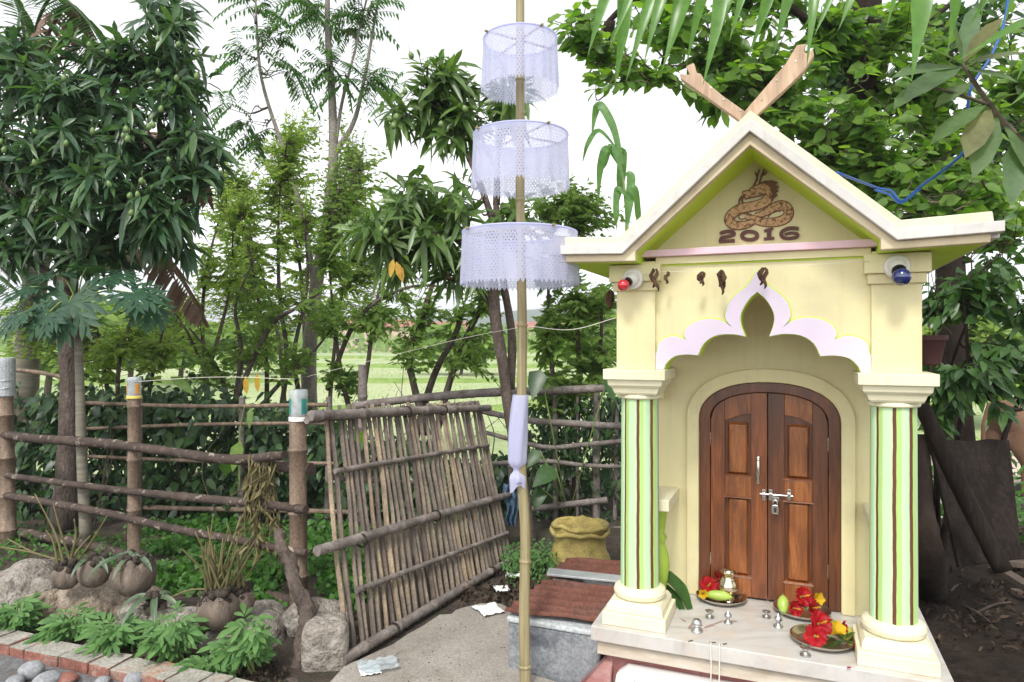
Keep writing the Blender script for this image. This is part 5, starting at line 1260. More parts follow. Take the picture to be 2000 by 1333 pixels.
# dried leaves on a string across the porch
zA, zB = XZ(1245, 536, 2.935), XZ(1700, 508, 2.935)
leafp = [(1281, 524, 46, 2), (1302, 530, 24, 1), (1371, 530, 28, 2), (1410, 527, 48, 4), (1493, 522, 40, 2)]
string_('thin_string', [S(zA[0], 2.958, zA[1])] + [S(XZ(x, y, 2.935)[0], 2.935, XZ(x, y, 2.935)[1]) for x, y, h, k in leafp[1:]] + [S(zB[0], 2.958, zB[1])], .0009, 'fine string stretched between the two lamps across the shrine front')
labs = ['dried brown leaf hanging nearest the red lamp', 'smallest shrivelled leaf, second from the red lamp', 'dried leaf hanging over the left shoulder of the arch', 'thick bunch of dried leaves left of the arch tip', 'dried leaf hanging in front of the arch tip']
for (x, y, h, k), lab in zip(leafp, labs):
    b = MB(); hz = h * 2.8 / F
    for q in range(k):
        X, Zz = XZ(x + rnd(-4, 4) * (q > 0) * 2, y, 2.93); n = 9; pts = []; ww = []
        cx = rnd(-.008, .008) * (1 + q * .6)
        for i in range(n):
            t = i / (n - 1); pts.append(S(X + cx * t * t + .006 * math.sin(t * 9 + q), 2.932 - .004 * q + .006 * math.sin(t * 7 + q * 2), Zz - hz * t * (1 - .15 * q))); ww.append(.017 * math.sin(math.pi * min(1, t * .85 + .1)) * rnd(.7, 1.2) + .002)
        b.ribbon(pts, ww, S(0, -1, 0) - S(0, 0, 0) + Vector((rnd(-.5, .5), 0, 0)), .5)
    o = b.build('dried_leaf', dry_leaf, None, smooth=True); md = o.modifiers.new('thickness', 'SOLIDIFY'); md.thickness = .0015; tag(o, lab, 'dried leaf', 'dried leaves strung across the porch')
b = MB()
for q in range(4):
    X, Zz = XZ(1192, 566, 3.05); b.ribbon([S(X + rnd(-.01, .01), 3.05 + rnd(-.01, .01), Zz - .085 * t) for t in np.linspace(0, 1, 7)], [.004, .02, .028, .03, .026, .016, .003], S(0, -1, 0) - S(0, 0, 0) + Vector((rnd(-.8, .8), 0, 0)), .5)
o = b.build('dried_leaf', dry_leaf, None, smooth=True); md = o.modifiers.new('thickness', 'SOLIDIFY'); md.thickness = .0015; tag(o, 'dark dried leaf bunch hanging on the outer side of the left pier', 'dried leaf', 'dried leaves strung across the porch')
# clay pot hanging on the right side of the shrine
pc = S(.66, 3.30, 1.50); pot = thing('clay_pot', 'dark clay pot hanging by a wire on the right side of the shrine', 'pot', pc)
b = MB(); b.lathe([(.035, 0), (.045, .005), (.062, .10), (.070, .105), (.072, .125), (.064, .125), (.058, .10), (.04, .02)], pc, 28, caps=False); b.build('body', terracotta, pot, smooth=True, auto=50)
b = MB()
for a in (0, 2.1, 4.2): b.tube([pc + Vector((.068 * math.cos(a), .068 * math.sin(a), .12)), Vector((pc.x, pc.y, 1.938))], .0014, 5)
b.build('wire', bark_dark, pot)
# blue cable from the roof up into the trees
b = MB(); b.tube(curve_pts([S(.30, 3.0, 2.27), P(1712, 366, 2.95), P(1740, 372, 2.9), P(1762, 392, 2.85), P(1800, 362, 2.8), P(1860, 318, 2.75), P(1888, 280, 2.72), P(1894, 180, 2.7), P(1935, 110, 2.7), P(1962, 40, 2.7), P(1975, -60, 2.7)], 8), .0055, 8)
b.tube(curve_pts([P(1708, 370, 2.95), P(1738, 380, 2.9), P(1760, 396, 2.85), P(1798, 368, 2.8)], 6), .0045, 8)
tag(b.build('blue_cable', cable_blue, None, smooth=True), 'blue electric cable looping from the shrine roof up into the tree', 'cable')

def grit():
    g = G(rnd(680, 1120), rnd(1205, 1345), .0125)
    return g
mass_grit = Leaves()
for k in range(190):
    g = grit()
    if g.x < -.85 + max(0, g.y - 3.3) * .9: continue
    mass_grit.add(g + Vector((0, 0, .0015)), (rnd(-1, 1), rnd(-1, 1), rnd(.05, .4)), UP_ := Vector((0, 0, 1)), rnd(.004, .013), rnd(.003, .008), .2, .2)
tag(mass_grit.build('path_grit', litter_m, None), 'grit and leaf crumbs strewn over the concrete path', 'grit', kind='stuff')
# ---------------------------------------------------------------- plants
def px(x, y, Z): return P(x, y, Z)
class Tree:
    def __init__(s, name, label, cat, base, group=None):
        s.root = thing(name, label, cat, base, group); s.wood = MB(); s.twig = MB(); s.lv = Leaves(); s.nodes = []; s.lv2 = Leaves()
    def limb(s, ctrl, r, n=8, k=6, wob=.07):
        p = limb(s.wood, ctrl, r, n, k, wob); s.nodes += p; return p
    def near(s, p):
        a = np.array([tuple(q) for q in s.nodes]); return s.nodes[int(((a - np.array(tuple(p))) ** 2).sum(1).argmin())]
    def twig_to(s, tip, d, L, r0=.006, link=True, maxlink=9):
        base = tip - d * L
        if s.nodes and link:                                # leave the limb towards the tip, never double back
            q = s.near(tip - d * L * .5)
            if (tip - q).length < maxlink:
                d = ((tip - q).normalized() * .75 + d * .35).normalized(); L = min(L, (tip - q).length * .7); base = tip - d * L
        else: q = base
        if link and (q - base).length < maxlink and (q - base).length > .02:
            mid = q.lerp(base, .5) + rdir() * (q - base).length * .12 + Vector((0, 0, -.03))
            pts = curve_pts([q, mid, base, tip], 3)
        else: pts = [base, base.lerp(tip, .5), tip]
        s.twig.tube(pts, radii([r0 * 1.8, r0, r0 * .45], len(pts)), 5); return pts
    def crown(s, blobs, style, thresh=-.15, nscale=2.2, seed=0, link=True, r0=.006, maxlink=9, L=(.22, .42), **k):
        for c, rad, n in blobs:
            c = Vector(c); got = 0; tries = 0
            while got < n and tries < n * 12:
                tries += 1
                u = rdir() * (random.random() ** .45)
                tip = Vector((c.x + u.x * rad[0], c.y + u.y * rad[1], c.z + u.z * rad[2]))
                if noise.noise(tip * nscale + Vector((seed, seed * 2, 0))) < thresh: continue
                got += 1
                d = (u * .8 + rdir() * .55 + Vector((0, -.08, .25))).normalized()
                tw = s.twig_to(tip, d, rnd(*L), r0, link, maxlink); d = (tw[-1] - tw[-2]).normalized()
                style(s, tip, d, tw, **k)
    def finish(s, bark_m, leaf_m, twig_mat=None, shape=(.32, .68, .9, .8), leaf2=None, shape2=None):
        if s.wood.v: s.wood.build('trunk', bark_m, s.root, smooth=True)
        if s.twig.v: s.twig.build('branches', twig_mat or twig_m, s.root, smooth=True)
        if s.lv.p: s.lv.build('crown', leaf_m, s.root, shape)
        if s.lv2.p: s.lv2.build('pale_leaves', leaf2 or leaf_m, s.root, shape2 or shape)
        return s.root
def perp(d):
    a = d.cross(Vector((0, 0, 1)) if abs(d.z) < .95 else Vector((1, 0, 0))).normalized(); return a, d.cross(a)
UP = Vector((0, 0, 1))
def rosette(s, tip, d, tw, n=(9, 13), l=(.16, .24), w=.21, droop=(.15, .6), spread=(.3, 1.0)):
    a, b = perp(d); ph = rnd(0, 6.3)
    for i in range(random.randint(*n)):
        t = ph + i * 2.4; sp_ = rnd(*spread)
        o = (a * math.cos(t) + b * math.sin(t)) * sp_ + d * (1.05 - sp_)
        ll = rnd(*l); s.lv.add(tip - d * rnd(0, .2), o + rdir() * .3, UP * .6 + d * .25 + Vector((0, -.35, 0)) + rdir() * .45, ll, ll * w * rnd(.85, 1.15), rnd(*droop), rnd(.06, .16))
def alternate(s, tip, d, tw, n=(8, 13), l=(.08, .13), w=.5, droop=(.05, .3), lift=.15, along=.9):
    base = tw[-2] if len(tw) > 3 else tw[0]
    a, b = perp(d); k = random.randint(*n); ax = tip - tw[0].lerp(tip, 1 - along)
    for i in range(k):
        t = i / max(1, k - 1); p = tip - ax * (1 - t); sd = a if i % 2 else -a
        o = sd * rnd(.6, 1) + d * rnd(.3, .8) + rdir() * .35 + Vector((0, 0, -lift))
        ll = rnd(*l) * (.75 + .25 * math.sin(math.pi * min(1, t + .15)))
        s.lv.add(p, o, UP * .55 + rdir() * .65 + Vector((0, -.45, 0)), ll, ll * w * rnd(.85, 1.15), rnd(*droop), rnd(.03, .13))
def pinnate(s, tip, d, tw, fronds=(3, 5), pairs=(6, 9), L=(.25, .38), ll=(.06, .085), w=.36):
    a, b = perp(d)
    for f in range(random.randint(*fronds)):
        t = rnd(0, 6.3); o = (a * math.cos(t) + b * math.sin(t)) * .9 + d * .5 + Vector((0, 0, -.05)); o.normalize()
        k = random.randint(*pairs); LL = rnd(*L); pts = []
        for i in range(k + 1):
            u = i / k; pts.append(tip + o * LL * u + Vector((0, 0, -.32 * LL * u * u)))
        s.twig.tube(pts, radii([.003, .0012], len(pts)), 4)
        for i in range(1, k + 1):
            ax = (pts[i] - pts[i - 1]).normalized(); sd = ax.cross(UP)
            if sd.length < .1: continue
            sd.normalize()
            for q in (-1, 1):
                m = rnd(*ll); s.lv.add(pts[i], sd * q + ax * .45 + Vector((0, 0, -rnd(.2, .5))), UP + rdir() * .2, m, m * w, rnd(.2, .45), .06)
def blob(x, y, Z, rx, ry, rz, n): return (P(x, y, Z), (rx * Z / F, rz, ry * Z / F), n)

# left mango tree -------------------------------------------------------------
t = Tree('mango_tree', 'dark dense mango tree laden with green fruit behind the left fence', 'tree', G(130, 1000, 0))
Z = 5.6
t.limb([P(126, 1030, Z), P(133, 880, Z), P(136, 740, Z), P(128, 640, Z), P(138, 540, Z), P(150, 470, Z)], [.10, .08, .07, .066, .06, .05], 12)
for e in ([(138, 540), (60, 420), (-20, 330)], [(150, 470), (200, 360), (330, 260), (380, 180)], [(150, 470), (130, 330), (90, 180), (70, 100)], [(200, 380), (230, 250), (310, 120), (330, 20)], [(145, 500), (250, 440), (360, 400)], [(138, 560), (40, 500), (-40, 470)]):
    t.limb([P(x, y, Z + rnd(-.25, .25)) for x, y in e], [.04, .025, .012], 7)
t.crown([blob(80, 150, Z, 130, 90, .6, 50), blob(-60, 250, Z, 100, 150, .6, 26), blob(310, 110, Z, 105, 80, .55, 42), blob(60, 300, Z, 120, 100, .6, 46), blob(200, 240, Z - .1, 120, 100, .6, 54), blob(345, 250, Z, 95, 110, .5, 52),
         blob(230, 390, Z - .1, 150, 95, .55, 62), blob(60, 450, Z, 110, 70, .5, 36), blob(330, 430, Z, 80, 75, .45, 32), blob(330, 20, Z, 60, 50, .3, 14), blob(400, 310, Z, 55, 60, .3, 12), blob(180, 490, Z, 90, 35, .4, 16), blob(200, 110, Z, 80, 60, .4, 18), blob(20, 110, Z, 90, 40, .4, 24), blob(120, 330, Z - .4, 160, 120, .3, 12), blob(-40, 420, Z, 80, 90, .4, 22)], rosette, thresh=-.26, L=(.2, .35), n=(9, 14), l=(.15, .26), w=.23)
r = t.finish(bark, mango_leaf)
mg = MB(); mg.tube([(0, 0, .0), (.006, 0, -.02), (.012, 0, -.045), (.010, 0, -.07), (.002, 0, -.082)], [.006, .022, .029, .023, .006], 10); mg.tube([(0, 0, 0), (0, 0, .09)], [.0022, .0016], 5)
proto = None
for x, y in ((350, 80), (308, 68), (383, 95), (415, 110), (385, 140), (125, 145), (75, 200), (245, 245), (180, 248), (315, 205), (290, 240), (298, 236), (10, 285), (4, 270), (130, 272), (65, 310), (240, 258), (252, 264), (328, 305), (278, 345), (256, 375), (210, 352), (268, 372), (258, 408), (308, 132), (210, 95), (175, 80), (66, 250), (345, 145), (278, 348)):
    p = P(x, y, Z - .62 + rnd(-.12, .12))
    if proto is None:
        proto = MB(); proto.v = [tuple(Vector(v) + r.location) for v in mg.v]; proto.f = mg.f; proto.mi = mg.mi
        o = proto.build('fruit', mango_fruit, r, smooth=True); proto_o = o
    else: o = proto_o.copy(); COL.objects.link(o); o.parent = r
    o.location = p - r.location; o.rotation_euler = (0, rnd(-.2, .2), rnd(0, 6)); s_ = rnd(.5, .68); o.scale = (s_, s_, s_)

# second mango tree behind the tiers -----------------------------------------------
t = Tree('mango_tree', 'olive green mango tree with forked slim trunk behind the tiered white umbrella', 'tree', G(1040, 1090, 0))
Z = 5.25
t.limb([P(1042, 1100, Z), P(1022, 960, Z), P(1000, 840, Z), P(983, 720, Z), P(968, 620, Z), P(962, 540, Z), P(970, 450, Z), P(968, 380, Z)], [.05, .046, .042, .042, .045, .04, .03, .02], 10)
t.limb([P(996, 760, Z + .15), P(1000, 660, Z + .15), P(985, 560, Z + .1), P(975, 480, Z)], [.04, .034, .03, .025], 9)
for e in ([(962, 540), (900, 470), (820, 420), (730, 440)], [(970, 450), (930, 340), (880, 240), (830, 190)], [(970, 400), (975, 290), (1000, 200)], [(975, 620), (930, 560), (870, 540)], [(890, 250), (820, 230), (770, 225)]):
    t.limb([P(x, y, Z + rnd(-.2, .2)) for x, y in e], [.03, .018, .009], 7)
t.crown([blob(860, 160, Z, 80, 55, .4, 26), blob(815, 225, Z, 60, 50, .35, 18), blob(900, 240, Z, 60, 45, .4, 14), blob(985, 175, Z, 55, 60, .4, 16), blob(730, 440, Z, 60, 55, .4, 20), blob(800, 380, Z, 85, 50, .45, 26), blob(840, 460, Z, 80, 60, .45, 26), blob(880, 400, Z, 60, 60, .4, 18), blob(880, 520, Z, 55, 40, .35, 12), blob(930, 470, Z, 50, 60, .35, 10), blob(1000, 420, Z, 45, 40, .3, 8), blob(760, 500, Z, 50, 30, .3, 8)],
        rosette, thresh=-.3, L=(.2, .35), n=(9, 14), l=(.15, .26), w=.225)
r = t.finish(bark, olive_mango_leaf)
for x, y in ((760, 225), (775, 220), (768, 238), (790, 170), (905, 205), (665, 445), (685, 430), (745, 440), (755, 445), (735, 462), (800, 100), (862, 235)):
    o = proto_o.copy(); COL.objects.link(o); o.parent = r; o.location = P(x, y, Z - .4 + rnd(-.1, .1)) - r.location; o.rotation_euler = (0, rnd(-.2, .2), rnd(0, 6)); o.scale = (.72, .72, .62)
lv = Leaves()
for q in range(3): lv.add(P(768 + q * 6, 505 + q * 5, Z - .45), (rnd(-.3, .3), -.2, -1), (0, -1, .2), .13, .05, .1)
o = lv.build('yellow_leaf', yellow_leaf, r)

# tall slender tree with compound leaves ---------------------------------------------
t = Tree('slender_tree', 'tall slender grey tree with feathery compound leaves above the light thicket', 'tree', G(604, 800, -.08))
Z = 8.0
t.limb([P(604, 830, Z), P(604, 700, Z), P(612, 610, Z), P(626, 500, Z), P(640, 420, Z), P(651, 300, Z), P(648, 180, Z), P(640, 60, Z), P(640, -80, Z)], [.10, .088, .08, .07, .062, .055, .045, .036, .02], 10)
t.limb([P(652, 300, Z), P(690, 240, Z), P(712, 150, Z), P(735, 20, Z), P(745, -40, Z)], [.035, .028, .02, .014, .01], 7)
t.limb([P(654, 290, Z), P(668, 200, Z), P(695, 90, Z), P(720, -20, Z)], [.025, .02, .014, .01], 7)
t.limb([P(615, 560, Z), P(590, 420, Z), P(560, 310, Z), P(520, 190, Z), P(505, 110, Z), P(498, -30, Z)], [.04, .03, .026, .02, .016, .01], 7)
t.limb([P(640, 40, Z), P(600, 0, Z), P(580, -40, Z)], [.02, .012, .008], 6)
t.crown([blob(600, 10, Z, 30, 25, .3, 7), blob(715, 25, Z, 35, 35, .3, 9), blob(690, 60, Z, 25, 30, .2, 5), blob(690, 150, Z, 50, 25, .3, 9), blob(655, 125, Z, 25, 15, .2, 3), blob(740, 165, Z, 40, 25, .3, 5), blob(500, 20, Z, 30, 30, .3, 6), blob(530, 75, Z, 25, 30, .2, 5), blob(545, 135, Z, 40, 25, .3, 7), blob(485, 115, Z, 25, 25, .2, 4), blob(460, 225, Z, 35, 20, .3, 5), blob(500, 240, Z, 30, 30, .3, 5), blob(640, 10, Z, 25, 25, .2, 4)],
        pinnate, thresh=-1, L=(.18, .3), maxlink=1.2, **{})
t.finish(bark_pale, pinnate_leaf)

# light thicket ------------------------------------------------------------------
def thicket(label, Z, base, stems, blobs, style, m, seed, k, name='sapling', r=(.03, .02, .008), thresh=-.1, **kw):
    t = Tree(name, label, 'tree', Vector((P(base[0], base[1], Z).x, Z, -.08)), 'light green saplings behind the fence')
    for s_ in stems: t.limb([P(x, y, Z + rnd(-.2, .2)) for x, y in s_], list(r), 6)
    t.crown([blob(x, y, Z, rx, ry, .5, int(n * (2.1 if y < 560 else 1.8))) for x, y, rx, ry, n in blobs], style, thresh=thresh - .1, seed=seed, nscale=1.8, r0=.003, L=(.25, .5), **k)
    return t.finish(bark, m, **kw)
FINE = dict(n=(15, 22), l=(.05, .095), w=.36, droop=(.0, .3))
MED = dict(n=(13, 19), l=(.06, .11), w=.40, droop=(.05, .35))
thicket('airy sapling leaning left over the field, second from the mango tree', 7.6, (400, 830), [[(402, 840), (400, 735), (372, 660), (335, 600)], [(400, 740), (420, 680), (450, 560), (455, 450)], [(410, 800), (395, 640), (405, 520), (430, 420)]],
        [(360, 600, 60, 60, 16), (430, 520, 60, 80, 30), (455, 400, 55, 70, 24), (330, 660, 50, 40, 10)], alternate, light_leaf, 3, FINE)
thicket('bright sapling with thin dark stems beside the slender grey tree', 7.2, (540, 830), [[(520, 830), (520, 700), (500, 560), (470, 420)], [(545, 830), (560, 700), (545, 560), (545, 400), (560, 280)], [(590, 800), (575, 690), (600, 560), (595, 430)]],
        [(480, 390, 60, 70, 30), (545, 320, 65, 65, 30), (590, 240, 22, 40, 8), (520, 480, 70, 70, 28), (590, 400, 60, 80, 28), (560, 590, 70, 60, 24), (500, 660, 60, 60, 16)], alternate, light_leaf, 5, FINE)
thicket('low leafy sapling right of the slender grey tree', 7.0, (690, 820), [[(690, 830), (665, 720), (650, 600), (640, 480)], [(700, 830), (720, 700), (735, 590), (760, 500)], [(640, 760), (700, 620), (800, 560), (900, 565)]],
        [(680, 350, 60, 60, 26), (650, 480, 60, 70, 26), (720, 620, 80, 60, 26), (690, 720, 60, 50, 18), (770, 600, 60, 50, 14), (630, 620, 50, 60, 16), (700, 250, 50, 40, 8)], alternate, fine_leaf, 8, MED)
thicket('sapling with two slanting dark trunks in front of the pale field', 6.9, (850, 860), [[(845, 880), (880, 740), (930, 620), (985, 560)], [(810, 860), (845, 740), (890, 650), (905, 600)], [(835, 850), (800, 700), (830, 600), (850, 540)]],
        [(840, 600, 70, 60, 20), (930, 590, 60, 50, 18), (800, 680, 60, 60, 16), (900, 700, 50, 40, 8), (960, 680, 40, 70, 12)], alternate, fine_leaf, 12, MED, r=(.04, .032, .02))
thicket('bushy green sapling right of the pole, behind the string', 6.3, (1110, 1000), [[(1080, 1000), (1085, 800), (1070, 620), (1080, 450)], [(1120, 1000), (1130, 760), (1125, 560), (1115, 400)], [(1160, 1000), (1165, 780), (1175, 640), (1170, 560)]],
        [(1105, 390, 75, 60, 34), (1165, 420, 60, 60, 22), (1080, 520, 50, 60, 20), (1140, 600, 70, 70, 40), (1070, 650, 50, 70, 30), (1170, 700, 60, 60, 30), (1100, 760, 80, 60, 34), (1190, 580, 40, 50, 12), (1060, 400, 40, 40, 12)], alternate, fine_leaf, 15, MED, thresh=-.25)
thicket('pale young bush at the foot of the mango tree, above the left fence', 6.8, (240, 900), [[(240, 900), (230, 740), (250, 640), (270, 600)], [(230, 880), (200, 700), (190, 640)], [(270, 880), (300, 720), (320, 640)]],
        [(250, 660, 70, 50, 24), (190, 700, 60, 50, 16), (320, 690, 60, 60, 20), (60, 660, 60, 50, 14), (20, 600, 50, 50, 10)], alternate, light_leaf, 18, MED)
thicket('thin bush full of bare twigs between the mango tree and the field', 6.6, (460, 900), [[(450, 900), (440, 760), (400, 680), (370, 640)], [(470, 900), (520, 780), (600, 700), (650, 640)], [(440, 900), (470, 700), (460, 600), (490, 520)], [(430, 850), (520, 650), (580, 600), (640, 560)]],
        [(470, 680, 80, 50, 14), (560, 700, 60, 50, 12), (400, 720, 60, 50, 12), (640, 600, 50, 50, 8), (520, 590, 60, 50, 10)], alternate, fine_leaf, 21, MED)
thicket('wide airy sapling with pale leaves rising behind the slender grey tree', 8.8, (610, 830), [[(560, 830), (540, 640), (500, 500), (470, 380)], [(640, 830), (660, 620), (690, 460), (700, 330)], [(600, 800), (590, 560), (570, 420), (560, 300)]],
        [(560, 370, 150, 120, 66), (450, 500, 110, 120, 52), (700, 360, 90, 110, 48), (640, 520, 110, 90, 46), (410, 600, 100, 70, 32), (770, 540, 90, 90, 34), (620, 250, 80, 50, 14), (460, 350, 70, 70, 20)], alternate, light_leaf, 24, dict(n=(13, 18), l=(.07, .12), w=.4, droop=(0, .3)))
# far trees across the field
def far_tree(x, ytop, ybase, Z, w_, label, seed, m=tree_far, lean=0):
    g = P(x, ybase, Z); t = Tree('field_tree', label, 'tree', Vector((g.x, Z, -.1)), 'trees beyond the field')
    h = (ybase - ytop) * Z / F
    t.limb([Vector((g.x, Z, -.2)), Vector((g.x + .1, Z, h * .3)), Vector((g.x - .1, Z, h * .6))], [.16 * h / 5, .12 * h / 5, .07 * h / 5], 7)
    for k in range(4): t.limb([Vector((g.x, Z, h * .35)), Vector((g.x + rnd(-1, 1) * w_ * .3, Z + rnd(-.6, .6), h * .6)), Vector((g.x + rnd(-1, 1) * w_ * .5, Z + rnd(-.8, .8), h * .8))], [.07 * h / 5, .04 * h / 5, .02], 5)
    sc = Z / 10
    t.crown([(Vector((g.x + rnd(-.35, .35) * w_, Z + rnd(-.5, .5), h * rnd(.35, .85))), (w_ * .32, w_ * .3, h * .2), 24) for _ in range(7)], alternate, thresh=-.3, seed=seed, nscale=.8, r0=.006, L=(.3 * sc, .6 * sc), n=(7, 10), l=(.16 * sc, .26 * sc), w=.5, droop=(.1, .4))
    return t.finish(bark, m)
far_tree(250, 500, 690, 22, 3.6, 'rounded green tree across the field behind the papaya', 31)
far_tree(350, 520, 688, 26, 3.2, 'feathery green tree across the field left of the slender trunk', 32)
far_tree(90, 480, 690, 20, 4.0, 'broad tree across the field behind the mango trunk', 33)
far_tree(470, 560, 684, 34, 4.0, 'low hazy tree across the field, middle of the row', 34)
far_tree(900, 570, 684, 34, 4.5, 'low hazy tree across the field behind the slanting trunks', 35)
far_tree(1130, 520, 690, 24, 3.4, 'green tree across the field right of the pole', 36)
far_tree(1960, 520, 730, 13, 2.6, 'pale tree behind the cow at the right edge', 37, light_leaf)  # this tree and the next take the light green leaf colour
far_tree(1850, 500, 730, 14, 2.6, 'pale tree beyond the dark shrub right of the shrine', 38, light_leaf)
# papaya --------------------------------------------------------------------------------
t = Tree('papaya_tree', 'young papaya tree with big lobed leaves beside the mango trunk', 'tree', G(165, 1000, 0))
Z = 5.05
t.limb([P(168, 1050, Z), P(160, 900, Z), P(156, 760, Z), P(152, 640, Z), P(150, 585, Z)], [.042, .036, .030, .026, .02], 10, wob=.03)
def papaya_blade(c, nrm, ax, size):
    nrm = Vector(nrm).normalized(); ax = Vector(ax); ax = (ax - nrm * ax.dot(nrm)).normalized(); sd = nrm.cross(ax)
    for k in range(7):
        a = R(-132 + 44 * k); d = ax * math.cos(a) + sd * math.sin(a); L_ = size * (1 - .0012 * abs(-132 + 44 * k))
        t.lv.add(c - d * .02, d, nrm + rdir() * .08, L_, L_ * .23, .22, .06)
        for q, f in ((-1, .42), (1, .42), (-1, .66), (1, .66)):
            b_ = a + q * R(34); d2 = ax * math.cos(b_) + sd * math.sin(b_); t.lv.add(c + d * L_ * (f - .12), d2, nrm + rdir() * .08, L_ * (.50 - .25 * (f - .42)), L_ * .13, .15, .05)
for (x, y), n_, a_, sz in (((135, 590), (0, -.95, .35), (0, -.4, -1), .36), ((60, 560), (-.2, -.5, .9), (-1, -.2, -.2), .27), ((262, 572), (.3, -.6, .8), (1, -.2, -.4), .27), ((36, 615), (-.4, -.7, .6), (-.7, -.2, -.8), .25), ((215, 540), (.1, -.4, .9), (.8, .3, .1), .24), ((110, 535), (0, -.3, .95), (-.5, .5, .3), .24), ((290, 600), (.4, -.8, .4), (.8, 0, -.8), .22), ((170, 520), (0, .1, 1), (.2, 1, .2), .22), ((90, 615), (-.1, -.9, .4), (-.5, -.1, -.9), .22)):
    c = P(x, y, Z - rnd(0, .25)); top = P(150, 590, Z)
    t.twig.tube(curve_pts([top, top.lerp(c, .5) + Vector((0, 0, .05)), c], 4), .006, 6); papaya_blade(c, n_, a_, sz)
t.finish(papaya_bark, papaya_leaf, stem_green, shape=(.35, .7, 1, .75))
# banana plant with dead fronds at far left ----------------------------------------------
ban = thing('banana_plant', 'banana plant with torn green and dead brown fronds behind the mango crown', 'plant', Vector((-5.2, 7.2, -.05)))
b = MB(); limb(b, [(-5.2, 7.2, -.1), (-5.1, 7.2, 1.6), (-4.9, 7.2, 3.2), (-4.75, 7.2, 4.3)], [.14, .12, .10, .06], 12, 5, .03); b.build('stem', papaya_bark, ban, smooth=True)
def frond(ctrl, bl, m, parent, name='frond', gap=.0, hang=.55):
    pts = curve_pts(ctrl, 14); lv = Leaves(); n = len(pts)
    for i in range(1, n):
        ax = (pts[i] - pts[i - 1]).normalized(); sd = ax.cross(UP); sd = sd.normalized() if sd.length > .1 else Vector((0, 1, 0)); t_ = i / n
        for q in (-1, 1):
            if random.random() < gap: continue
            L_ = bl * math.sin(math.pi * min(1, .12 + .86 * t_)) ** .6 * rnd(.85, 1.05); lv.add(pts[i], sd * q + ax * .25 + Vector((0, 0, -hang)), UP + rdir() * .15, L_, (pts[i] - pts[i - 1]).length * 1.5, rnd(.1, .4), .05)
    f = lv.build(name, m, parent, shape=(.3, .75, 1, .9)); b = MB(); b.tube(pts, radii([.022, .008], n), 7); b.build('midrib', m, f, smooth=True)
for c, m, g, h in (([P(60, 140, 7.2), P(75, 40, 7.2), P(110, -10, 7.1), P(170, 40, 6.8), P(215, 110, 6.6)], banana_leaf, .05, .5), ([P(55, 120, 7.2), P(40, 30, 7.2), P(10, -40, 7.2)], banana_leaf, .05, .3), ([P(65, 120, 7.2), P(130, 10, 7.0), P(165, 60, 6.9), P(190, 130, 6.8)], banana_dry, .25, .8), ([P(130, 300, 7.2), P(300, 260, 6.7), P(370, 310, 6.4), P(405, 390, 6.3)], banana_dry, .2, .9), ([P(120, 500, 7.2), P(290, 480, 6.7), P(350, 540, 6.5), P(395, 620, 6.4)], banana_dry, .2, .9), ([P(20, 480, 7), P(-20, 520, 6.6), P(20, 560, 6.2)], banana_leaf, .05, .6), ([P(60, 420, 7.1), P(0, 380, 6.8), P(-40, 460, 6.6)], banana_leaf, .05, .6)):
    frond(c, .34, m, ban, gap=g, hang=h)

# big broad-leaf tree at the right ---------------------------------------------------------
t = Tree('broadleaf_tree', 'big round-leaved tree spreading over and behind the shrine roof', 'tree', Vector((3.1, 6.3, 0)))
Z = 5.8
t.limb([Vector((3.1, 6.3, -.1)), P(1680, 600, 6.2), P(1690, 400, 6.1), P(1685, 220, 6.0), P(1690, 60, 5.9), P(1700, -120, 5.8)], [.17, .15, .14, .13, .125, .10], 12)
for e in ([(1690, 180), (1600, 60), (1480, -20), (1330, -40)], [(1690, 300), (1600, 250), (1480, 190), (1400, 130)], [(1690, 350), (1800, 300), (1900, 220), (2000, 180)], [(1688, 120), (1780, 60), (1900, -20)], [(1400, -30), (1280, -20), (1190, 40), (1160, 110)], [(1690, 420), (1790, 420), (1890, 380)], [(1560, 230), (1500, 300), (1600, 330)], [(1330, -40), (1310, 60), (1290, 140)], [(1190, 40), (1190, 110), (1185, 160)], [(1420, 130), (1410, 180), (1385, 215)], [(1690, 250), (1800, 180), (1900, 120)], [(1690, 440), (1750, 380), (1850, 370)]):
    t.limb([P(x, y, Z + rnd(-.4, .3)) for x, y in e], [.05, .03, .012], 7)
BR = dict(n=(10, 15), l=(.11, .185), w=.56, droop=(.05, .3))
t.crown([blob(1120, 20, 5.3, 60, 35, .3, 10), blob(1165, 90, 5.2, 40, 60, .3, 12), blob(1180, 150, 5.2, 30, 35, .25, 5), blob(1290, 155, 5.4, 35, 25, .3, 4), blob(1300, 30, 5.6, 100, 60, .5, 26), blob(1410, 90, 5.6, 90, 80, .5, 34), blob(1390, 200, 5.4, 45, 35, .3, 7), blob(1520, 140, 5.6, 100, 90, .5, 36), blob(1530, 240, 5.4, 60, 50, .4, 18), blob(1620, 60, 5.6, 100, 80, .5, 30), blob(1620, 260, 5.4, 100, 80, .5, 40), blob(1740, 330, 5.4, 110, 80, .5, 36), blob(1790, 160, 5.7, 110, 110, .5, 36),
         blob(1900, 330, 5.4, 100, 90, .5, 30), blob(1940, 150, 5.6, 110, 130, .5, 32), blob(1920, 440, 5.2, 80, 60, .4, 18), blob(1480, 0, 5.6, 100, 50, .5, 20), blob(1800, 20, 5.6, 140, 60, .5, 24), blob(2050, 300, 5.4, 80, 160, .5, 14), blob(1700, 230, 5.2, 120, 90, .3, 26), blob(1850, 380, 5.0, 120, 60, .3, 22), blob(1450, 150, 5.3, 80, 60, .3, 14)], alternate, thresh=-.22, nscale=2.0, L=(.25, .45), maxlink=.7, **BR)
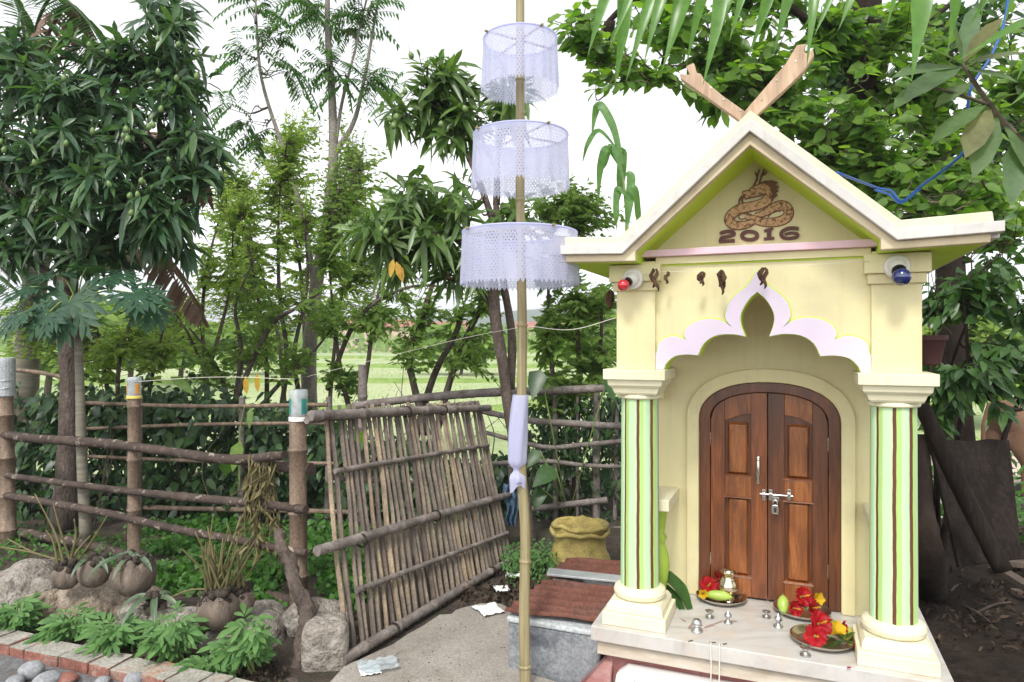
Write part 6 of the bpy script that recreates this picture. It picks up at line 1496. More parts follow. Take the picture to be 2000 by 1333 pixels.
t.finish(bark_dark, broad_leaf, twig_m, shape=(.28, .68, .92, .88))
t = Tree('shade_tree', 'darker dense tree behind the round-leaved tree, right of the roof', 'tree', Vector((5.0, 7.6, 0)))
t.limb([Vector((5.0, 7.6, -.1)), P(1850, 450, 7.5), P(1830, 250, 7.4), P(1850, 50, 7.4)], [.16, .14, .12, .08], 10)
for e in ([(1840, 300), (1760, 200), (1660, 160)], [(1840, 350), (1920, 260), (2000, 240)], [(1845, 430), (1760, 400), (1680, 380)]): t.limb([P(x, y, 7.4 + rnd(-.3, .3)) for x, y in e], [.05, .03, .012], 6)
t.crown([blob(1620, 160, 7.4, 110, 110, .6, 40), blob(1680, 330, 7.3, 110, 100, .6, 46), blob(1830, 330, 7.3, 120, 110, .6, 50), blob(1960, 260, 7.3, 110, 130, .6, 44), blob(1800, 120, 7.4, 140, 120, .6, 44), blob(1960, 60, 7.3, 110, 90, .6, 30), blob(1960, 430, 7.2, 80, 60, .5, 22), blob(1560, 300, 7.3, 60, 60, .4, 16)], alternate, thresh=-.25, nscale=1.8, L=(.3, .5), n=(8, 12), l=(.13, .2), w=.5, droop=(.05, .35))
t.finish(bark_dark, broad_dark, twig_m)
# shrub right of the shrine
t = Tree('shrub', 'dark tangled shrub with broad drooping leaves right of the shrine', 'shrub', G(1830, 1100, 0))
for e in ([(1835, 1110), (1830, 900), (1850, 740), (1900, 600)], [(1835, 1110), (1870, 860), (1890, 720), (1880, 560)], [(1830, 1100), (1810, 850), (1820, 700), (1830, 580)], [(1850, 780), (1930, 700), (1990, 640)], [(1850, 720), (1900, 760), (1990, 800), (2040, 760)], [(1950, 960), (1960, 860), (1990, 780), (2010, 700)]):
    t.limb([P(x, y, 4.3 + rnd(-.2, .2)) for x, y in e], [.022, .014, .007], 6)
t.crown([blob(1850, 600, 4.3, 60, 70, .35, 20), blob(1905, 560, 4.3, 60, 60, .35, 16), blob(1860, 720, 4.2, 65, 75, .35, 34), blob(1930, 690, 4.2, 60, 70, .35, 22), blob(1985, 560, 4.2, 45, 80, .3, 18), blob(1880, 800, 4.2, 60, 40, .3, 9), blob(1830, 830, 4.2, 30, 50, .25, 6), blob(1990, 720, 4.2, 40, 60, .3, 10), blob(1985, 460, 4.2, 50, 50, .3, 12)], alternate, thresh=-.3, r0=.004, L=(.2, .35), n=(7, 10), l=(.09, .14), w=.5, droop=(.3, .7), lift=.35)
t.finish(bark_dark, broad_dark, bark_dark, shape=(.28, .66, .95, .8))
# near long-leaved branch, top right -----------------------------------------------------
t = Tree('long_leaved_branch', 'near branch with long felted grey-green leaves, top right', 'branch', P(2030, 300, 2.6))
t.limb([P(2040, 310, 2.6), P(1985, 265, 2.6), P(1930, 200, 2.6), P(1880, 125, 2.6)], [.014, .012, .010, .007], 8)
t.limb([P(1935, 205, 2.6), P(1860, 180, 2.55), P(1800, 165, 2.5)], [.007, .006, .004], 6)
def longl(x, y, x2, y2, w_=.068, dz=0, nrm=(0, -.6, .8), dr=.12):
    a, b_ = P(x, y, 2.6), P(x2, y2, 2.5 + dz); t.lv.add(a, b_ - a, nrm, (b_ - a).length, w_, dr, .10)
for q in ((1880, 125, 1765, 60), (1880, 125, 1850, 15, .08), (1880, 125, 1960, 20, .08), (1880, 125, 2010, 90), (1880, 130, 1740, 130, .09), (1880, 130, 1760, 165, .09, -.2), (1885, 135, 1990, 150), (1930, 200, 1815, 262, .075), (1935, 210, 1885, 292, .095), (1950, 225, 1900, 330, .09), (1985, 265, 1975, 385, .085), (1960, 240, 2030, 350), (1800, 165, 1745, 200, .06), (1985, 260, 2040, 240), (1940, 200, 1990, 175, .06), (1880, 120, 1905, -10, .07, .2), (1900, 160, 1825, 195, .06)):
    longl(*q)
t.finish(twig_m, loquat_leaf, shape=(.4, .75, 1, .85))
# near palm blades hanging from above -----------------------------------------------------
fr = thing('palm_frond', 'near palm frond with bright green blades hanging into the top of the picture', 'frond', P(1550, -90, 2.15))
ra = curve_pts([P(2080, -60, 2.2), P(1850, -120, 2.15), P(1550, -130, 2.1), P(1250, -90, 2.1), P(1120, -40, 2.1)], 12)
b = MB(); b.tube(ra, radii([.014, .009, .004], len(ra)), 8); b.build('midrib', stem_green, fr, smooth=True)
def blade(x0, y0, x1, y1, w_px, Zb, tw):
    a, c = P(x0, y0, Zb), P(x1, y1, Zb - .08); n = 12; pts = []; ws = []
    sag = Vector((rnd(-.02, .02), -.03, .02))
    for i in range(n):
        u = i / (n - 1); pts.append(a.lerp(c, u) + sag * math.sin(math.pi * u)); ws.append(w_px * Zb / F * (.55 + .45 * math.sin(math.pi * min(1, u * 1.2 + .1))) * min(1, (1 - u) * 3.2) + .0004)
    b = MB(); b.ribbon(pts, ws, Vector((tw, -1, .25)), .16); return b.build('blade', palm_leaf, fr, smooth=True)
for q in ((1215, -80, 1147, 112, 24), (1215, -60, 1200, 172, 30), (1260, -90, 1190, 95, 20), (1320, -100, 1222, 160, 24), (1330, -90, 1258, 122, 26), (1345, -60, 1293, 138, 34), (1400, -110, 1340, 128, 26), (1405, -80, 1372, 170, 28), (1430, -110, 1395, 92, 28), (1485, -120, 1424, 82, 24), (1505, -100, 1462, 110, 28), (1560, -110, 1510, 110, 32), (1600, -100, 1575, 135, 22), (1650, -120, 1590, 70, 26), (1690, -120, 1635, 62, 24), (1720, -110, 1640, 55, 26), (1800, -120, 1780, 160, 44), (1830, -110, 1850, 105, 36), (1760, -90, 1730, 60, 18), (1900, -120, 1915, 40, 26), (1960, -100, 1890, 60, 26), (2000, -80, 1960, 50, 30), (2020, 40, 1870, 118, 16), (2030, 60, 1985, 160, 20), (2020, 170, 1970, 208, 16)):
    blade(*q, 2.12 + rnd(-.1, .1), rnd(-.5, .5))
# cane with folded blades left of the roof
cn = thing('cane_plant', 'cane stem with bent green blades rising left of the shrine roof', 'plant', G(1228, 1000, 0) * 1.0)
b = MB(); limb(b, [P(1232, 1010, 4.4), P(1230, 700, 4.3), P(1226, 460, 4.2), P(1214, 330, 4.2), P(1195, 255, 4.2), P(1178, 205, 4.2)], [.014, .012, .010, .008, .005, .002], 7, 5, .02); b.build('stem', stem_green, cn, smooth=True)
for c, w_ in (([(1216, 320), (1198, 250), (1172, 205), (1162, 225), (1156, 265)], .05), ([(1205, 290), (1170, 255), (1148, 280), (1138, 315)], .03), ([(1214, 330), (1185, 290), (1172, 330), (1168, 395)], .045), ([(1218, 350), (1195, 285), (1180, 320), (1166, 345)], .035), ([(1212, 290), (1215, 300), (1212, 350), (1206, 400)], .06), ([(1222, 340), (1232, 345), (1228, 400), (1222, 460)], .055), ([(1224, 360), (1240, 370), (1246, 420), (1250, 450)], .04), ([(1220, 380), (1205, 370), (1203, 420), (1204, 450)], .04)):
    pts = curve_pts([P(x, y, 4.2 + rnd(-.08, .08)) for x, y in c], 6); n = len(pts); b = MB(); b.ribbon(pts, [w_ * min(1, .35 + 2.2 * i / n) * min(1, (n - i) / n * 2.5) + .001 for i in range(n)], Vector((rnd(-.3, .3), -1, .3)), .12); b.build('blade', cane_leaf, cn, smooth=True)

# hedge and undergrowth ------------------------------------------------------------------
def mass(name, label, cat, n, sample, l, w, m, kind='stuff', stems=0, drp=(.2, .7), lift=.3, shape=(.28, .66, .95, .8)):
    lv = Leaves(); k = 0
    while k < n:
        p = sample()
        if noise.noise(p * 2.6) < -.18: continue
        for _ in range(3):
            q = p + rdir() * l[1] * .7; ll = rnd(*l); lv.add(q, rdir() + Vector((0, -.45, -lift)), UP * .8 + Vector((0, -.6, 0)) + rdir() * .5, ll, ll * w * rnd(.85, 1.15), rnd(*drp), rnd(.03, .12)); k += 1
    return tag(lv.build(name, m, None, shape), label, cat, kind=kind)
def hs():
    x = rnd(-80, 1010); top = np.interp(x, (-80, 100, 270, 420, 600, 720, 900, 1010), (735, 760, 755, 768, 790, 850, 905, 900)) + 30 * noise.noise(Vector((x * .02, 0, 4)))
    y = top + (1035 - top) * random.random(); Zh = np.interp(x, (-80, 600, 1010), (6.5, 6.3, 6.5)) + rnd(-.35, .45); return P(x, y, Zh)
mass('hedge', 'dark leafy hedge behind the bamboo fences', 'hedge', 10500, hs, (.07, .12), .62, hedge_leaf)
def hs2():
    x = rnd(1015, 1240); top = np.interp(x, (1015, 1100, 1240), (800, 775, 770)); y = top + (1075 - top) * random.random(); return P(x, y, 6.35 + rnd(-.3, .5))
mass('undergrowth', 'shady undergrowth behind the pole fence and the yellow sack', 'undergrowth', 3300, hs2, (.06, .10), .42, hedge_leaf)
# bamboo-like sticks inside the undergrowth
us = MB()
for k in range(46):
    x = rnd(-60, 1230); a = P(x, rnd(960, 1060), 6.1 + rnd(-.2, .5)); us.tube(curve_pts([a, a + Vector((rnd(-.15, .15), 0, .5)), a + Vector((rnd(-.4, .4), rnd(-.1, .1), rnd(.8, 1.2)))], 4), radii([.008, .003], 9), 5)
tag(us.build('hedge_stems', twig_m, None, smooth=True), 'bare stems standing through the dark hedge', 'stems', kind='stuff')
# thin bare branches in the thicket
# ground cover
def cl():
    while True:
        x, y = rnd(285, 720), rnd(1030, 1235); g = G(x, y, 0)
        if y < 1235 and g.y > np.interp(x, (285, 420, 560, 600, 680, 720), (4.4, 4.15, 3.8, 3.75, 3.9, 4.2)): break
    g.z = rnd(.0, .13) * (.6 + .6 * noise.noise(Vector((g.x * 3, g.y * 3, 0)))); return g
mass('ground_cover', 'bright green clover-like ground cover behind the stones', 'ground cover', 7800, cl, (.028, .05), .85, clover_leaf, drp=(.0, .2), lift=-.25, shape=(.3, .7, 1, 1))
def cl2(): 
    g = G(rnd(-40, 300), rnd(1040, 1130), 0); g.z = rnd(0, .07); return g
mass('sparse_weeds', 'sparse low weeds on the soil behind the left stones', 'weeds', 900, cl2, (.03, .06), .5, clover_leaf, drp=(0, .3), lift=-.2)
def cl3():
    x = rnd(985, 1085); g = G(x, rnd(1100, 1140), 0); g.z = rnd(0, .16); return g
mass('fern_weeds', 'feathery green weeds between the pole and the rusty sheets', 'weeds', 900, cl3, (.025, .045), .4, herb_leaf, drp=(0, .2), lift=-.3)
def lt():
    g = G(rnd(1800, 2080), 1050 + 230 * random.random() ** 1.6, 0); g.z = .004 + rnd(0, .05) * (1 if g.y > 3.7 else .25); return g
mass('leaf_litter', 'dead brown leaf litter heaped on the dark soil right of the shrine', 'leaf litter', 1500, lt, (.025, .06), .34, litter_m, drp=(-.2, .3), lift=0)
def lt2():
    g = G(rnd(900, 1080), rnd(1105, 1180), 0); g.z = rnd(.0, .02); return g
mass('soil_litter', 'small dead leaves and chips on the soil between gate and tank', 'leaf litter', 500, lt2, (.02, .05), .5, litter_m, lift=0)
def lt3():
    x = rnd(-20, 560); g = G(x, np.interp(x, (0, 560), (1215, 1325)) + rnd(-22, 16), 0); g.z = rnd(0, .02); return g
mass('herb_bed_litter', 'dead leaf scraps and tiny weeds on the soil strip behind the kerb', 'leaf litter', 900, lt3, (.018, .045), .5, litter_m, lift=0)
def grs():
    x = rnd(1800, 2060); g = G(x, rnd(925, 1075), 0); g.z = rnd(0, .35); return g
mass('weeds_patch', 'bright green weeds behind the dark plank at the right edge', 'weeds', 900, grs, (.08, .16), .28, clover_leaf, drp=(0, .4), lift=-.4)
# herbs in front of the stones
def herb(px_, py_, Z, hpx, wpx, label, seed):
    g = G(px_, py_, 0); g = Vector(((px_ - 1000) / F * Z, Z, 0)); t = Tree('herb', label, 'herb', g, 'herb clumps along the kerb'); h = hpx * Z / F; w_ = wpx * Z / F / 2
    for k in range(6):
        a = rnd(0, 6.3); q = rnd(.1, 1); tip = g + Vector((math.cos(a) * w_ * q * .8, math.sin(a) * w_ * q * .6, h * (1 - .45 * q) * rnd(.8, 1.05)))
        st = curve_pts([g + Vector((rnd(-.02, .02), rnd(-.02, .02), 0)), g.lerp(tip, .5) + Vector((0, 0, h * .12)), tip], 6); t.twig.tube(st, radii([.004, .002], len(st)), 5)
        for i in range(3, len(st)):
            for m in range(1):
                b_ = rnd(0, 6.3); d = Vector((math.cos(b_), math.sin(b_) - .25, rnd(-.05, .45))).normalized(); base = st[i]; L_ = rnd(.06, .115)
                pet = base + d * L_ * .45
                nrm = (UP * .8 + Vector((0, -.6, 0)) + rdir() * .45); sd = d.cross(nrm).normalized()
                for q_, f, s_ in ((0, .1, 1.0), (1, 0, .72), (-1, 0, .72), (1.9, -.15, .45), (-1.9, -.15, .45)):
                    dd = d * math.cos(q_ * .6) + sd * math.sin(q_ * .6); t.lv.add(pet + d * f * L_, dd, nrm, L_ * s_, L_ * .22 * s_ + .003, .25, .15)
    t.finish(stem_green, herb_leaf, stem_green, shape=(.4, .75, .9, 1))
herb(30, 1238, 3.72, 66, 85, 'herb clump cut by the left edge, in front of the big boulder', 1)
herb(140, 1254, 3.62, 58, 84, 'herb clump in front of the block-shaped stone, second from the left edge', 2)
herb(230, 1276, 3.49, 76, 118, 'dense herb clump in the middle of the row, under the sandy rock', 3)
herb(345, 1299, 3.37, 116, 100, 'tallest herb clump, in front of the pale rounded boulder', 4)
herb(488, 1318, 3.28, 108, 106, 'herb clump with the largest leaves, below the biggest husk pot', 5)
herb(412, 1314, 3.30, 28, 44, 'smallest herb clump right against the kerb', 6)
# coconut husk planters with orchids
def husk(c, r, label, straps, dry, tilt=0, dark=False):
    t = thing('husk_planter', label, 'planter', c, 'coconut husk planters on the stones')
    b = MB(); n = 30; rings = []
    for j in range(14):
        th = math.pi * (.04 + .74 * j / 13); q = math.sin(th)
        rings.append([(c[0] + r * q * math.cos(2 * math.pi * i / n) * (1 + .13 * noise.noise(Vector((i * .35, j * .25, c[0] * 9))) + .05 * noise.noise(Vector((i * 1.3, j * .2, c[0] * 5)))), c[1] + r * q * math.sin(2 * math.pi * i / n), c[2] + r * 1.0 * (1 - math.cos(th)) * (1 + (.10 + .10 * (j > 11)) * noise.noise(Vector((i * .55, 1, c[0] * 7))))) for i in range(n)])
    zt = c[2] + r * (1 - math.cos(math.pi * .76)); rings.append([(c[0] + (x - c[0]) * .86, c[1] + (y - c[1]) * .86, z - .01) for x, y, z in rings[-1]]); rings.append([(c[0] + (x - c[0]) * .5, c[1] + (y - c[1]) * .5, z - .03) for x, y, z in rings[-1]])
    b.loft(rings); b.build('husk', husk_m, t, smooth=True)
    b = MB()
    for k in range(40): p = Vector((c[0], c[1], zt)) + Vector((rnd(-.6, .6) * r, rnd(-.6, .6) * r, rnd(-.03, .03))); b.ball(p, rnd(.012, .024), 5)
    for k in range(60): p = Vector((c[0], c[1], zt - .01)) + Vector((rnd(-.8, .8) * r, rnd(-.8, .8) * r, 0)); b.tube([p, p + Vector((rnd(-.05, .05), rnd(-.05, .05), rnd(-.02, .05)))], .0018, 4)
    b.build('fibre', fibre_m, t, smooth=True)
    if straps:
        b = MB()
        for k in range(straps):
            a = rnd(0, 6.3); L_ = rnd(.14, .24); d = Vector((math.cos(a), math.sin(a) * .7 - .25, 0)); p = Vector((c[0], c[1], zt)); pts = [p + d * L_ * u + Vector((0, 0, L_ * (.75 * u - 1.05 * u * u))) for u in np.linspace(0, 1, 9)]
            b.ribbon(pts, [.014, .024, .028, .030, .030, .028, .024, .016, .003], UP + Vector((0, -.6, 0)), .2)
        b.build('leaves', strap_leaf, t, smooth=True)
    if dry:
        b = MB()
        for k in range(dry):
            a = rnd(0, 6.3); L_ = rnd(.22, .42); d = Vector((math.cos(a) * .45 + .15, math.sin(a) * .3, 1)).normalized(); p = Vector((c[0] + rnd(-.5, .5) * r, c[1] + rnd(-.4, .4) * r, zt)); b.tube(curve_pts([p, p + d * L_ * .5 + rdir() * .02, p + d * L_ + rdir() * .05], 4), radii([.008, .0065, .003], 9), 6)
        b.build('dry_stems', vine_dry, t, smooth=True)
    return t
husk(P(425, 1230, 3.52), .105, 'largest coconut husk planter holding a bundle of dry upright stems', 0, 22)
husk(P(466, 1205, 3.62), .08, 'split dark coconut husk tucked behind the largest husk planter', 0, 5)
husk(P(262, 1163, 3.80), .115, 'coconut husk planter with strap-shaped orchid leaves on the sandy rock', 13, 0)
husk(P(184, 1146, 3.84), .085, 'shallow empty husk bowl left of the strap-leaved planter', 3, 0)
husk(P(130, 1150, 3.84), .075, 'leftmost coconut husk with withered stems on the stones', 0, 7)
husk(P(304, 1206, 3.68), .055, 'small tilted husk hanging below the strap-leaved planter', 8, 0)
for pts, lab in (([P(0, 1068, 4.3), P(60, 1078, 4.2), P(130, 1098, 4.1)], 'lower of two yellowish stalks lying at the left edge behind the stones'), ([P(15, 1052, 4.35), P(70, 1080, 4.2), P(128, 1095, 4.12)], 'upper of two yellowish stalks lying at the left edge behind the stones'),
                 ([P(330, 1168, 3.7), P(370, 1152, 3.62), P(412, 1150, 3.58)], 'arched yellow stalk reaching from the strap-leaved planter to the largest husk'), ([P(318, 1172, 3.7), P(322, 1200, 3.65), P(330, 1215, 3.6)], 'short brown stalk hanging under the arched yellow one')):
    lvb = MB(); lvb.tube(curve_pts(pts, 5), .005, 6); tag(lvb.build('dry_stalk', vine_dry, None, smooth=True), lab, 'stalk', 'dry stalks among the husks')
# withered vine hanging on the fence rails
b = MB(); lv = Leaves()
for k in range(26):
    x0 = rnd(482, 535); y0 = rnd(884, 900); x1 = x0 + rnd(-30, 40) - 12; y1 = rnd(960, 1130); Zv = 4.12
    pts = curve_pts([P(x0, y0, Zv), P((x0 + x1) / 2 + rnd(-10, 10), (y0 + y1) / 2, Zv - .05), P(x1, y1, Zv - .06)], 6); b.tube(pts, radii([.005, .002], len(pts)), 5)
    for p in pts[2::1]:
        if random.random() < .5: lv.add(p, rdir() + Vector((0, 0, -1.1)), rdir(), rnd(.04, .09), rnd(.015, .035), .3, .35)
for a, c in (((452, 968), (520, 925)), ((540, 905), (520, 960)), ((390, 1085), (470, 1130)), ((470, 1010), (430, 1130)), ((520, 1000), (560, 1050))):
    b.tube([P(*a, 4.05), P(*c, 4.05)], [.007, .005], 6)
vn = tag(lv.build('withered_vine', vine_dry), 'withered tan vine draped over the fence rails near the gate post', 'vine'); b.build('vine_stems', vine_dry, vn, smooth=True)
# taro-like leaves standing in the undergrowth; hanging yellow leaves; big leaf by the post
def bigleaf(t, c, d, L_, w_, nrm): t.lv.add(c, d, nrm, L_, w_, .3, .1)
t = Tree('taro_plant', 'taro plant with heart-shaped leaves behind the pole fence', 'plant', G(1110, 1000, 0))
for (x, y), d, L_ in (((1055, 722), (-.4, -.6, -1), .22), ((1190, 728), (.1, -.6, -1), .2), ((1085, 915), (-1, -.6, -.3), .24), ((1055, 880), (-.9, -.6, -.7), .16), ((1060, 955), (-.6, -.6, -.9), .16)):
    c = P(x, y, 5.7); t.twig.tube(curve_pts([G(1110, 1010, 0), P((x + 1110) / 2, (y + 1000) / 2, 5.75), c], 5), .006, 6); bigleaf(t, c, d, L_, L_ * .75, (0, -.7, .6))
t.finish(stem_green, banana_leaf, stem_green, shape=(.22, .6, 1, .8))
t = Tree('seedling', 'leafy seedling with broad leaves standing between hedge and left posts', 'plant', G(470, 1000, 0))
t.limb([P(468, 960, 5.6), P(468, 850, 5.6), P(478, 790, 5.6)], [.008, .006, .003], 6)
for (x, y), d, L_, w_ in (((332, 735), (1, -.2, -.35), .24, .085), ((470, 860), (-.2, -.4, -1), .2, .12), ((440, 930), (.2, -.3, 1), .24, .12), ((490, 795), (.1, -.5, -1), .14, .06), ((700, 870), (.2, -.3, 1), .2, .1)):
    bigleaf(t, P(x, y, 5.5), d, L_, w_, (0, -.8, .4))
t.finish(stem_green, broad_leaf, stem_green)
for x, y, lab in ((480, 733, 'left one of two yellowed leaves hanging over the field'), (502, 728, 'right one of two yellowed leaves hanging over the field')):
    lv = Leaves(); lv.add(P(x, y, 5.2), (.05, 0, -1), (rnd(-.3, .3), -1, 0), .15, .05, .0, .1); b = MB(); b.tube([P(x, y, 5.2), P(x, y - 6, 5.2)], .002, 4)
    o = tag(lv.build('hanging_leaf', yellow_leaf), lab, 'leaf')

# ---------------------------------------------------------------- right side odds and ends
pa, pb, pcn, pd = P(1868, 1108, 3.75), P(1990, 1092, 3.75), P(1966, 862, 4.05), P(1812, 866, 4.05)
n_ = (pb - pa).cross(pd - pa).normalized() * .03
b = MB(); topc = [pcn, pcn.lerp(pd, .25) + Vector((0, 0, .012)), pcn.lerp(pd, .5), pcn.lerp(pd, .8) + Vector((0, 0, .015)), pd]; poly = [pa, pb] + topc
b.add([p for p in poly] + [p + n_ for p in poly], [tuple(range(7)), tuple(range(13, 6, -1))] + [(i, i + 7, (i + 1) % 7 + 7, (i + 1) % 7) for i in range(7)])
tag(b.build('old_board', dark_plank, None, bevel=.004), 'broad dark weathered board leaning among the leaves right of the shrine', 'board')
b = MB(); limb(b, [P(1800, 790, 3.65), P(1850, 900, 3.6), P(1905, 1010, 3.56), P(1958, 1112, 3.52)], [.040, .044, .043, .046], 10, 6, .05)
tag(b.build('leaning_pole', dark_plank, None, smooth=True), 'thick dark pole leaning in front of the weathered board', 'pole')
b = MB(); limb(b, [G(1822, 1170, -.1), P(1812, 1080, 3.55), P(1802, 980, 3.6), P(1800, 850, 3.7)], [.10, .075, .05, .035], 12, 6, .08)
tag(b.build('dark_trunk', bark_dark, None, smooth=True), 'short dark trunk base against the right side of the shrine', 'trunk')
for i, (a, c, r_, lab) in enumerate((((1935, 1105), (2020, 1112), .028, 'flat reddish offcut sticking in from the right edge'), ((1960, 1120), (2030, 1165), .02, 'thin grey offcut below the flat reddish one'), ((1968, 1100), (2040, 1108), .03, 'topmost grey offcut of the scrap pile'), ((1980, 1150), (2040, 1152), .02, 'lowest tan offcut of the scrap pile'))):
    p0, p1 = G(a[0], a[1] + 20, 0), G(c[0], c[1] + 20, 0); p0.z = p1.z = .10 - .02 * i; d = (p1 - p0).normalized(); q = Vector((-d.y, d.x, 0)) * .035; h = Vector((0, 0, .018))
    b = MB(); b.add([p0 - q - h, p0 + q - h, p0 + q + h, p0 - q + h, p1 - q - h, p1 + q - h, p1 + q + h, p1 - q + h], [(0, 1, 2, 3), (7, 6, 5, 4), (0, 4, 5, 1), (1, 5, 6, 2), (2, 6, 7, 3), (3, 7, 4, 0)])
    tag(b.build('wood_offcut', grey_wood, None, bevel=.002), lab, 'wood scrap', 'wood offcuts at the right edge')
for i, (a, c) in enumerate((((1866, 1180), (1935, 1215)), ((1850, 1165), (1878, 1140)), ((1900, 1200), (1980, 1175)), ((1990, 1020), (1950, 960)))):
    p0, p1 = G(*a, .02), G(*c, .03)
    if i == 3: p0, p1 = P(*a, 3.9), P(*c, 3.95)
    b = MB(); b.tube(curve_pts([p0, p0.lerp(p1, .5) + Vector((0, 0, .02)), p1], 4), radii([.009, .005], 9), 6)
    tag(b.build('stick', grey_wood, None, smooth=True), ('pale stick lying on the dark soil beside the slab', 'short stick on the leaf litter near the trunk base', 'crooked stick lying across the leaf litter by the offcuts', 'twig standing up between the board and the weeds')[i], 'stick')
# brown cow grazing at the right edge
def skin_body(name, verts, edges, rad, m, parent, sub=2):
    me = bpy.data.meshes.new(name); me.from_pydata([Vector(v) - root_of(parent).location for v in verts], edges, []); me.update()
    o = bpy.data.objects.new(name, me); COL.objects.link(o); o.parent = parent; me.materials.append(m)
    sk_ = o.modifiers.new('skin', 'SKIN'); sk_.use_smooth_shade = True
    for i, r_ in enumerate(rad): me.skin_vertices[0].data[i].radius = r_ if hasattr(r_, '__len__') else (r_, r_)
    me.skin_vertices[0].data[0].use_root = True
    ss = o.modifiers.new('subdivision', 'SUBSURF'); ss.levels = sub; ss.render_levels = sub
    return o
cw = G(1962, 968, 0); cow = thing('cow', 'brown cow standing at the right edge behind the branches, cut off by the frame', 'cow', cw)
def cp_(x, y, z): return cw + Vector((x, y, z))
vs = [cp_(.05, .0, .86), cp_(.35, 0, .80), cp_(.72, 0, .78), cp_(1.02, 0, .84), cp_(1.22, 0, .92), cp_(1.40, -.02, .98), cp_(1.60, -.04, .94), cp_(1.74, -.05, .86),
      cp_(.02, .13, .66), cp_(-.04, .14, .50), cp_(.06, .14, .34), cp_(.04, .14, .07), cp_(.06, .14, .01), cp_(.10, -.13, .66), cp_(.04, -.14, .50), cp_(.13, -.14, .34), cp_(.11, -.14, .07), cp_(.13, -.14, .01),
      cp_(.98, .12, .60), cp_(.99, .12, .36), cp_(.97, .12, .07), cp_(.99, .12, .01), cp_(1.05, -.12, .60), cp_(1.06, -.12, .36), cp_(1.04, -.12, .07), cp_(1.06, -.12, .01),
      cp_(-.16, 0, .95), cp_(-.22, 0, .75), cp_(-.22, .0, .50), cp_(1.47, .16, 1.06), cp_(1.47, -.2, 1.06)]
ed = [(0, 1), (1, 2), (2, 3), (3, 4), (4, 5), (5, 6), (6, 7), (0, 8), (8, 9), (9, 10), (10, 11), (11, 12), (0, 13), (13, 14), (14, 15), (15, 16), (16, 17), (3, 18), (18, 19), (19, 20), (20, 21), (3, 22), (22, 23), (23, 24), (24, 25), (0, 26), (26, 27), (27, 28), (5, 29), (5, 30)]
rd = [(.21, .24), (.22, .27), (.23, .29), (.20, .26), (.13, .17), (.105, .12), (.085, .09), (.06, .055), (.11, .13), .07, .05, .042, .045, (.11, .13), .07, .05, .042, .045, .085, .05, .04, .042, .085, .05, .04, .042, .025, .018, .03, .03, .03]
skin_body('body', vs, ed, rd, cow_m, cow)
b = MB()
for i in (12, 17, 21, 25): b.lathe([(.05, -.004), (.046, .05)], vs[i] - Vector((0, 0, .012)), 12)
b.build('hooves', hoof_m, cow, smooth=True, auto=50)
def fw():
    Zf = rnd(95, 135); x = rnd(-1.0, 1.05) * Zf; h = 3.2 + 2.6 * noise.noise(Vector((x * .06, 0, 3))) + 1.2 * noise.noise(Vector((x * .25, 0, 8)))
    return Vector((x, Zf, max(.1, h) * random.random() ** .7))
mass('far_wood', 'far low belt of trees along the other side of the field', 'wood', 9000, fw, (.7, 1.3), .6, tree_far, lift=.1)
def fb():
    Zf = rnd(9.5, 40) ** 1.0; x = rnd(-.8, .8) * Zf; return Vector((x, Zf, -.08 + rnd(0, .10)))
mass('field_grass', 'pale grass tufts scattered over the near part of the field', 'grass', 9000, fb, (.06, .16), .14, light_leaf, lift=-1.4, drp=(0, .5))
# far house and low wall seen through the thicket
def house(px_, Z, w_, h_, label, roofh):
    g = Vector(((px_ - 1000) / F * Z, Z, -.08)); t = thing('house', label, 'house', g, 'houses beyond the field'); d = 5.0
    b = MB(Matrix.Translation(g)); b.box(-w_ / 2, w_ / 2, 0, d, -.2, h_); wl_ = b.build('wall', house_wall, t)
    b = MB(Matrix.Translation(g)); b.loft([[(x, y, z) for y, z in ((-.5, h_ - .1), (d / 2, h_ + roofh), (d + .5, h_ - .1), (d / 2, h_ + roofh - .15))] for x in (-w_ / 2 - .4, w_ / 2 + .4)]); b.build('roof', house_roof, t)
    for x in np.linspace(-w_ / 2 + 1, w_ / 2 - 1, max(2, int(w_ / 2.6))):
        b = MB(Matrix.Translation(g)); b.box(x - .45, x + .45, -.04, -.003, 1.0, 2.1); f = b.build('window', window_dark, t)
house(735, 118, 15, 4.2, 'long low pink-walled house beyond the field, nearest the slender tree', 1.3)
house(860, 132, 12, 4.2, 'pink-walled house beyond the field behind the slanting trunks', 1.4)
house(1085, 125, 14, 4.0, 'pink-walled house beyond the field right of the bamboo pole', 1.3)
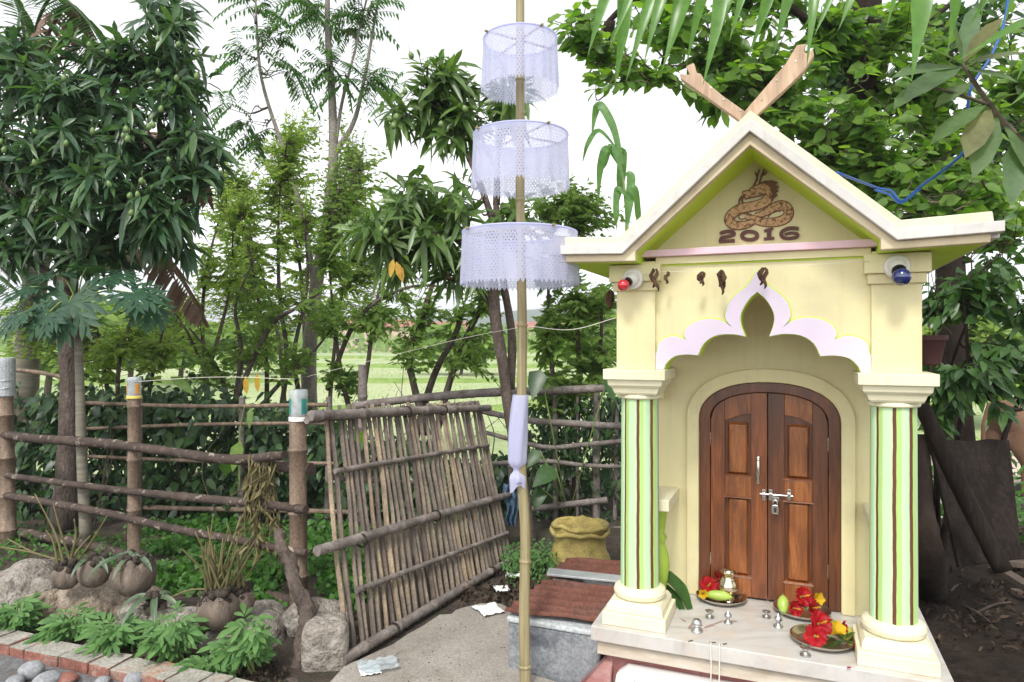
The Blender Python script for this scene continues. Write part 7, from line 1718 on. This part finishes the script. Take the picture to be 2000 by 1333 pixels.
# ---------------------------------------------------------------- camera, light
cam = bpy.data.cameras.new('camera'); co = bpy.data.objects.new('camera', cam); COL.objects.link(co)
cam.sensor_width = 36; cam.lens = F / 2000 * 36; cam.clip_start = .05; cam.clip_end = 3000
cam.shift_y = (666.5 - HY) / 2000
co.location = (0, 0, CAMH); co.rotation_euler = (R(90), 0, 0)
SC.camera = co
w = bpy.data.worlds.new('World'); SC.world = w; w.use_nodes = True
nt = w.node_tree; bg = nt.nodes['Background']
sky = nt.nodes.new('ShaderNodeTexSky'); sky.sky_type = 'NISHITA'; sky.sun_disc = False
SUN_EL, SUN_AZ = R(52), R(200)
sky.sun_elevation = SUN_EL; sky.sun_rotation = SUN_AZ; sky.air_density = 1.0; sky.dust_density = 1.0; sky.ozone_density = 1.0
hs = nt.nodes.new('ShaderNodeHueSaturation'); hs.inputs['Saturation'].default_value = .06
nt.links.new(sky.outputs[0], hs.inputs['Color']); nt.links.new(hs.outputs[0], bg.inputs[0]); bg.inputs[1].default_value = .15
sl = bpy.data.lights.new('sun', 'SUN'); sl.energy = 1.35; sl.angle = R(10); sl.color = (1, .96, .9)
so = bpy.data.objects.new('sun', sl); COL.objects.link(so)
d = Vector((math.sin(SUN_AZ) * math.cos(SUN_EL), math.cos(SUN_AZ) * math.cos(SUN_EL), math.sin(SUN_EL)))
so.rotation_euler = d.to_track_quat('Z', 'Y').to_euler()
SC.view_settings.view_transform = 'Standard'; SC.view_settings.look = 'None'; SC.view_settings.exposure = 1.15; SC.view_settings.gamma = 1
SC.view_settings.use_curve_mapping = False
SC.cycles.max_bounces = 8; SC.cycles.diffuse_bounces = 4; SC.cycles.transparent_max_bounces = 24; SC.cycles.transmission_bounces = 4; SC.cycles.glossy_bounces = 3
SC.cycles.use_denoising = True
SC.cycles.sample_clamp_indirect = 6

# ---------------------------------------------------------------- air
b = MB(); b.box(-900.5, 900.5, -20.5, 1500.5, -3.2, 75)
m, nt, out = new_mat('haze_air'); nt.nodes.remove(out); out = nt.nodes.new('ShaderNodeOutputMaterial')
pv = N(nt, 'ShaderNodeVolumePrincipled'); pv.inputs['Color'].default_value = (.90, .94, 1, 1); pv.inputs['Density'].default_value = .0012; nt.links.new(pv.outputs[0], out.inputs['Volume'])
hz = b.build('haze', m, None); tag(hz, kind='stuff'); hz['label'] = 'thin pale haze over the fields'; hz.display_type = 'WIRE'
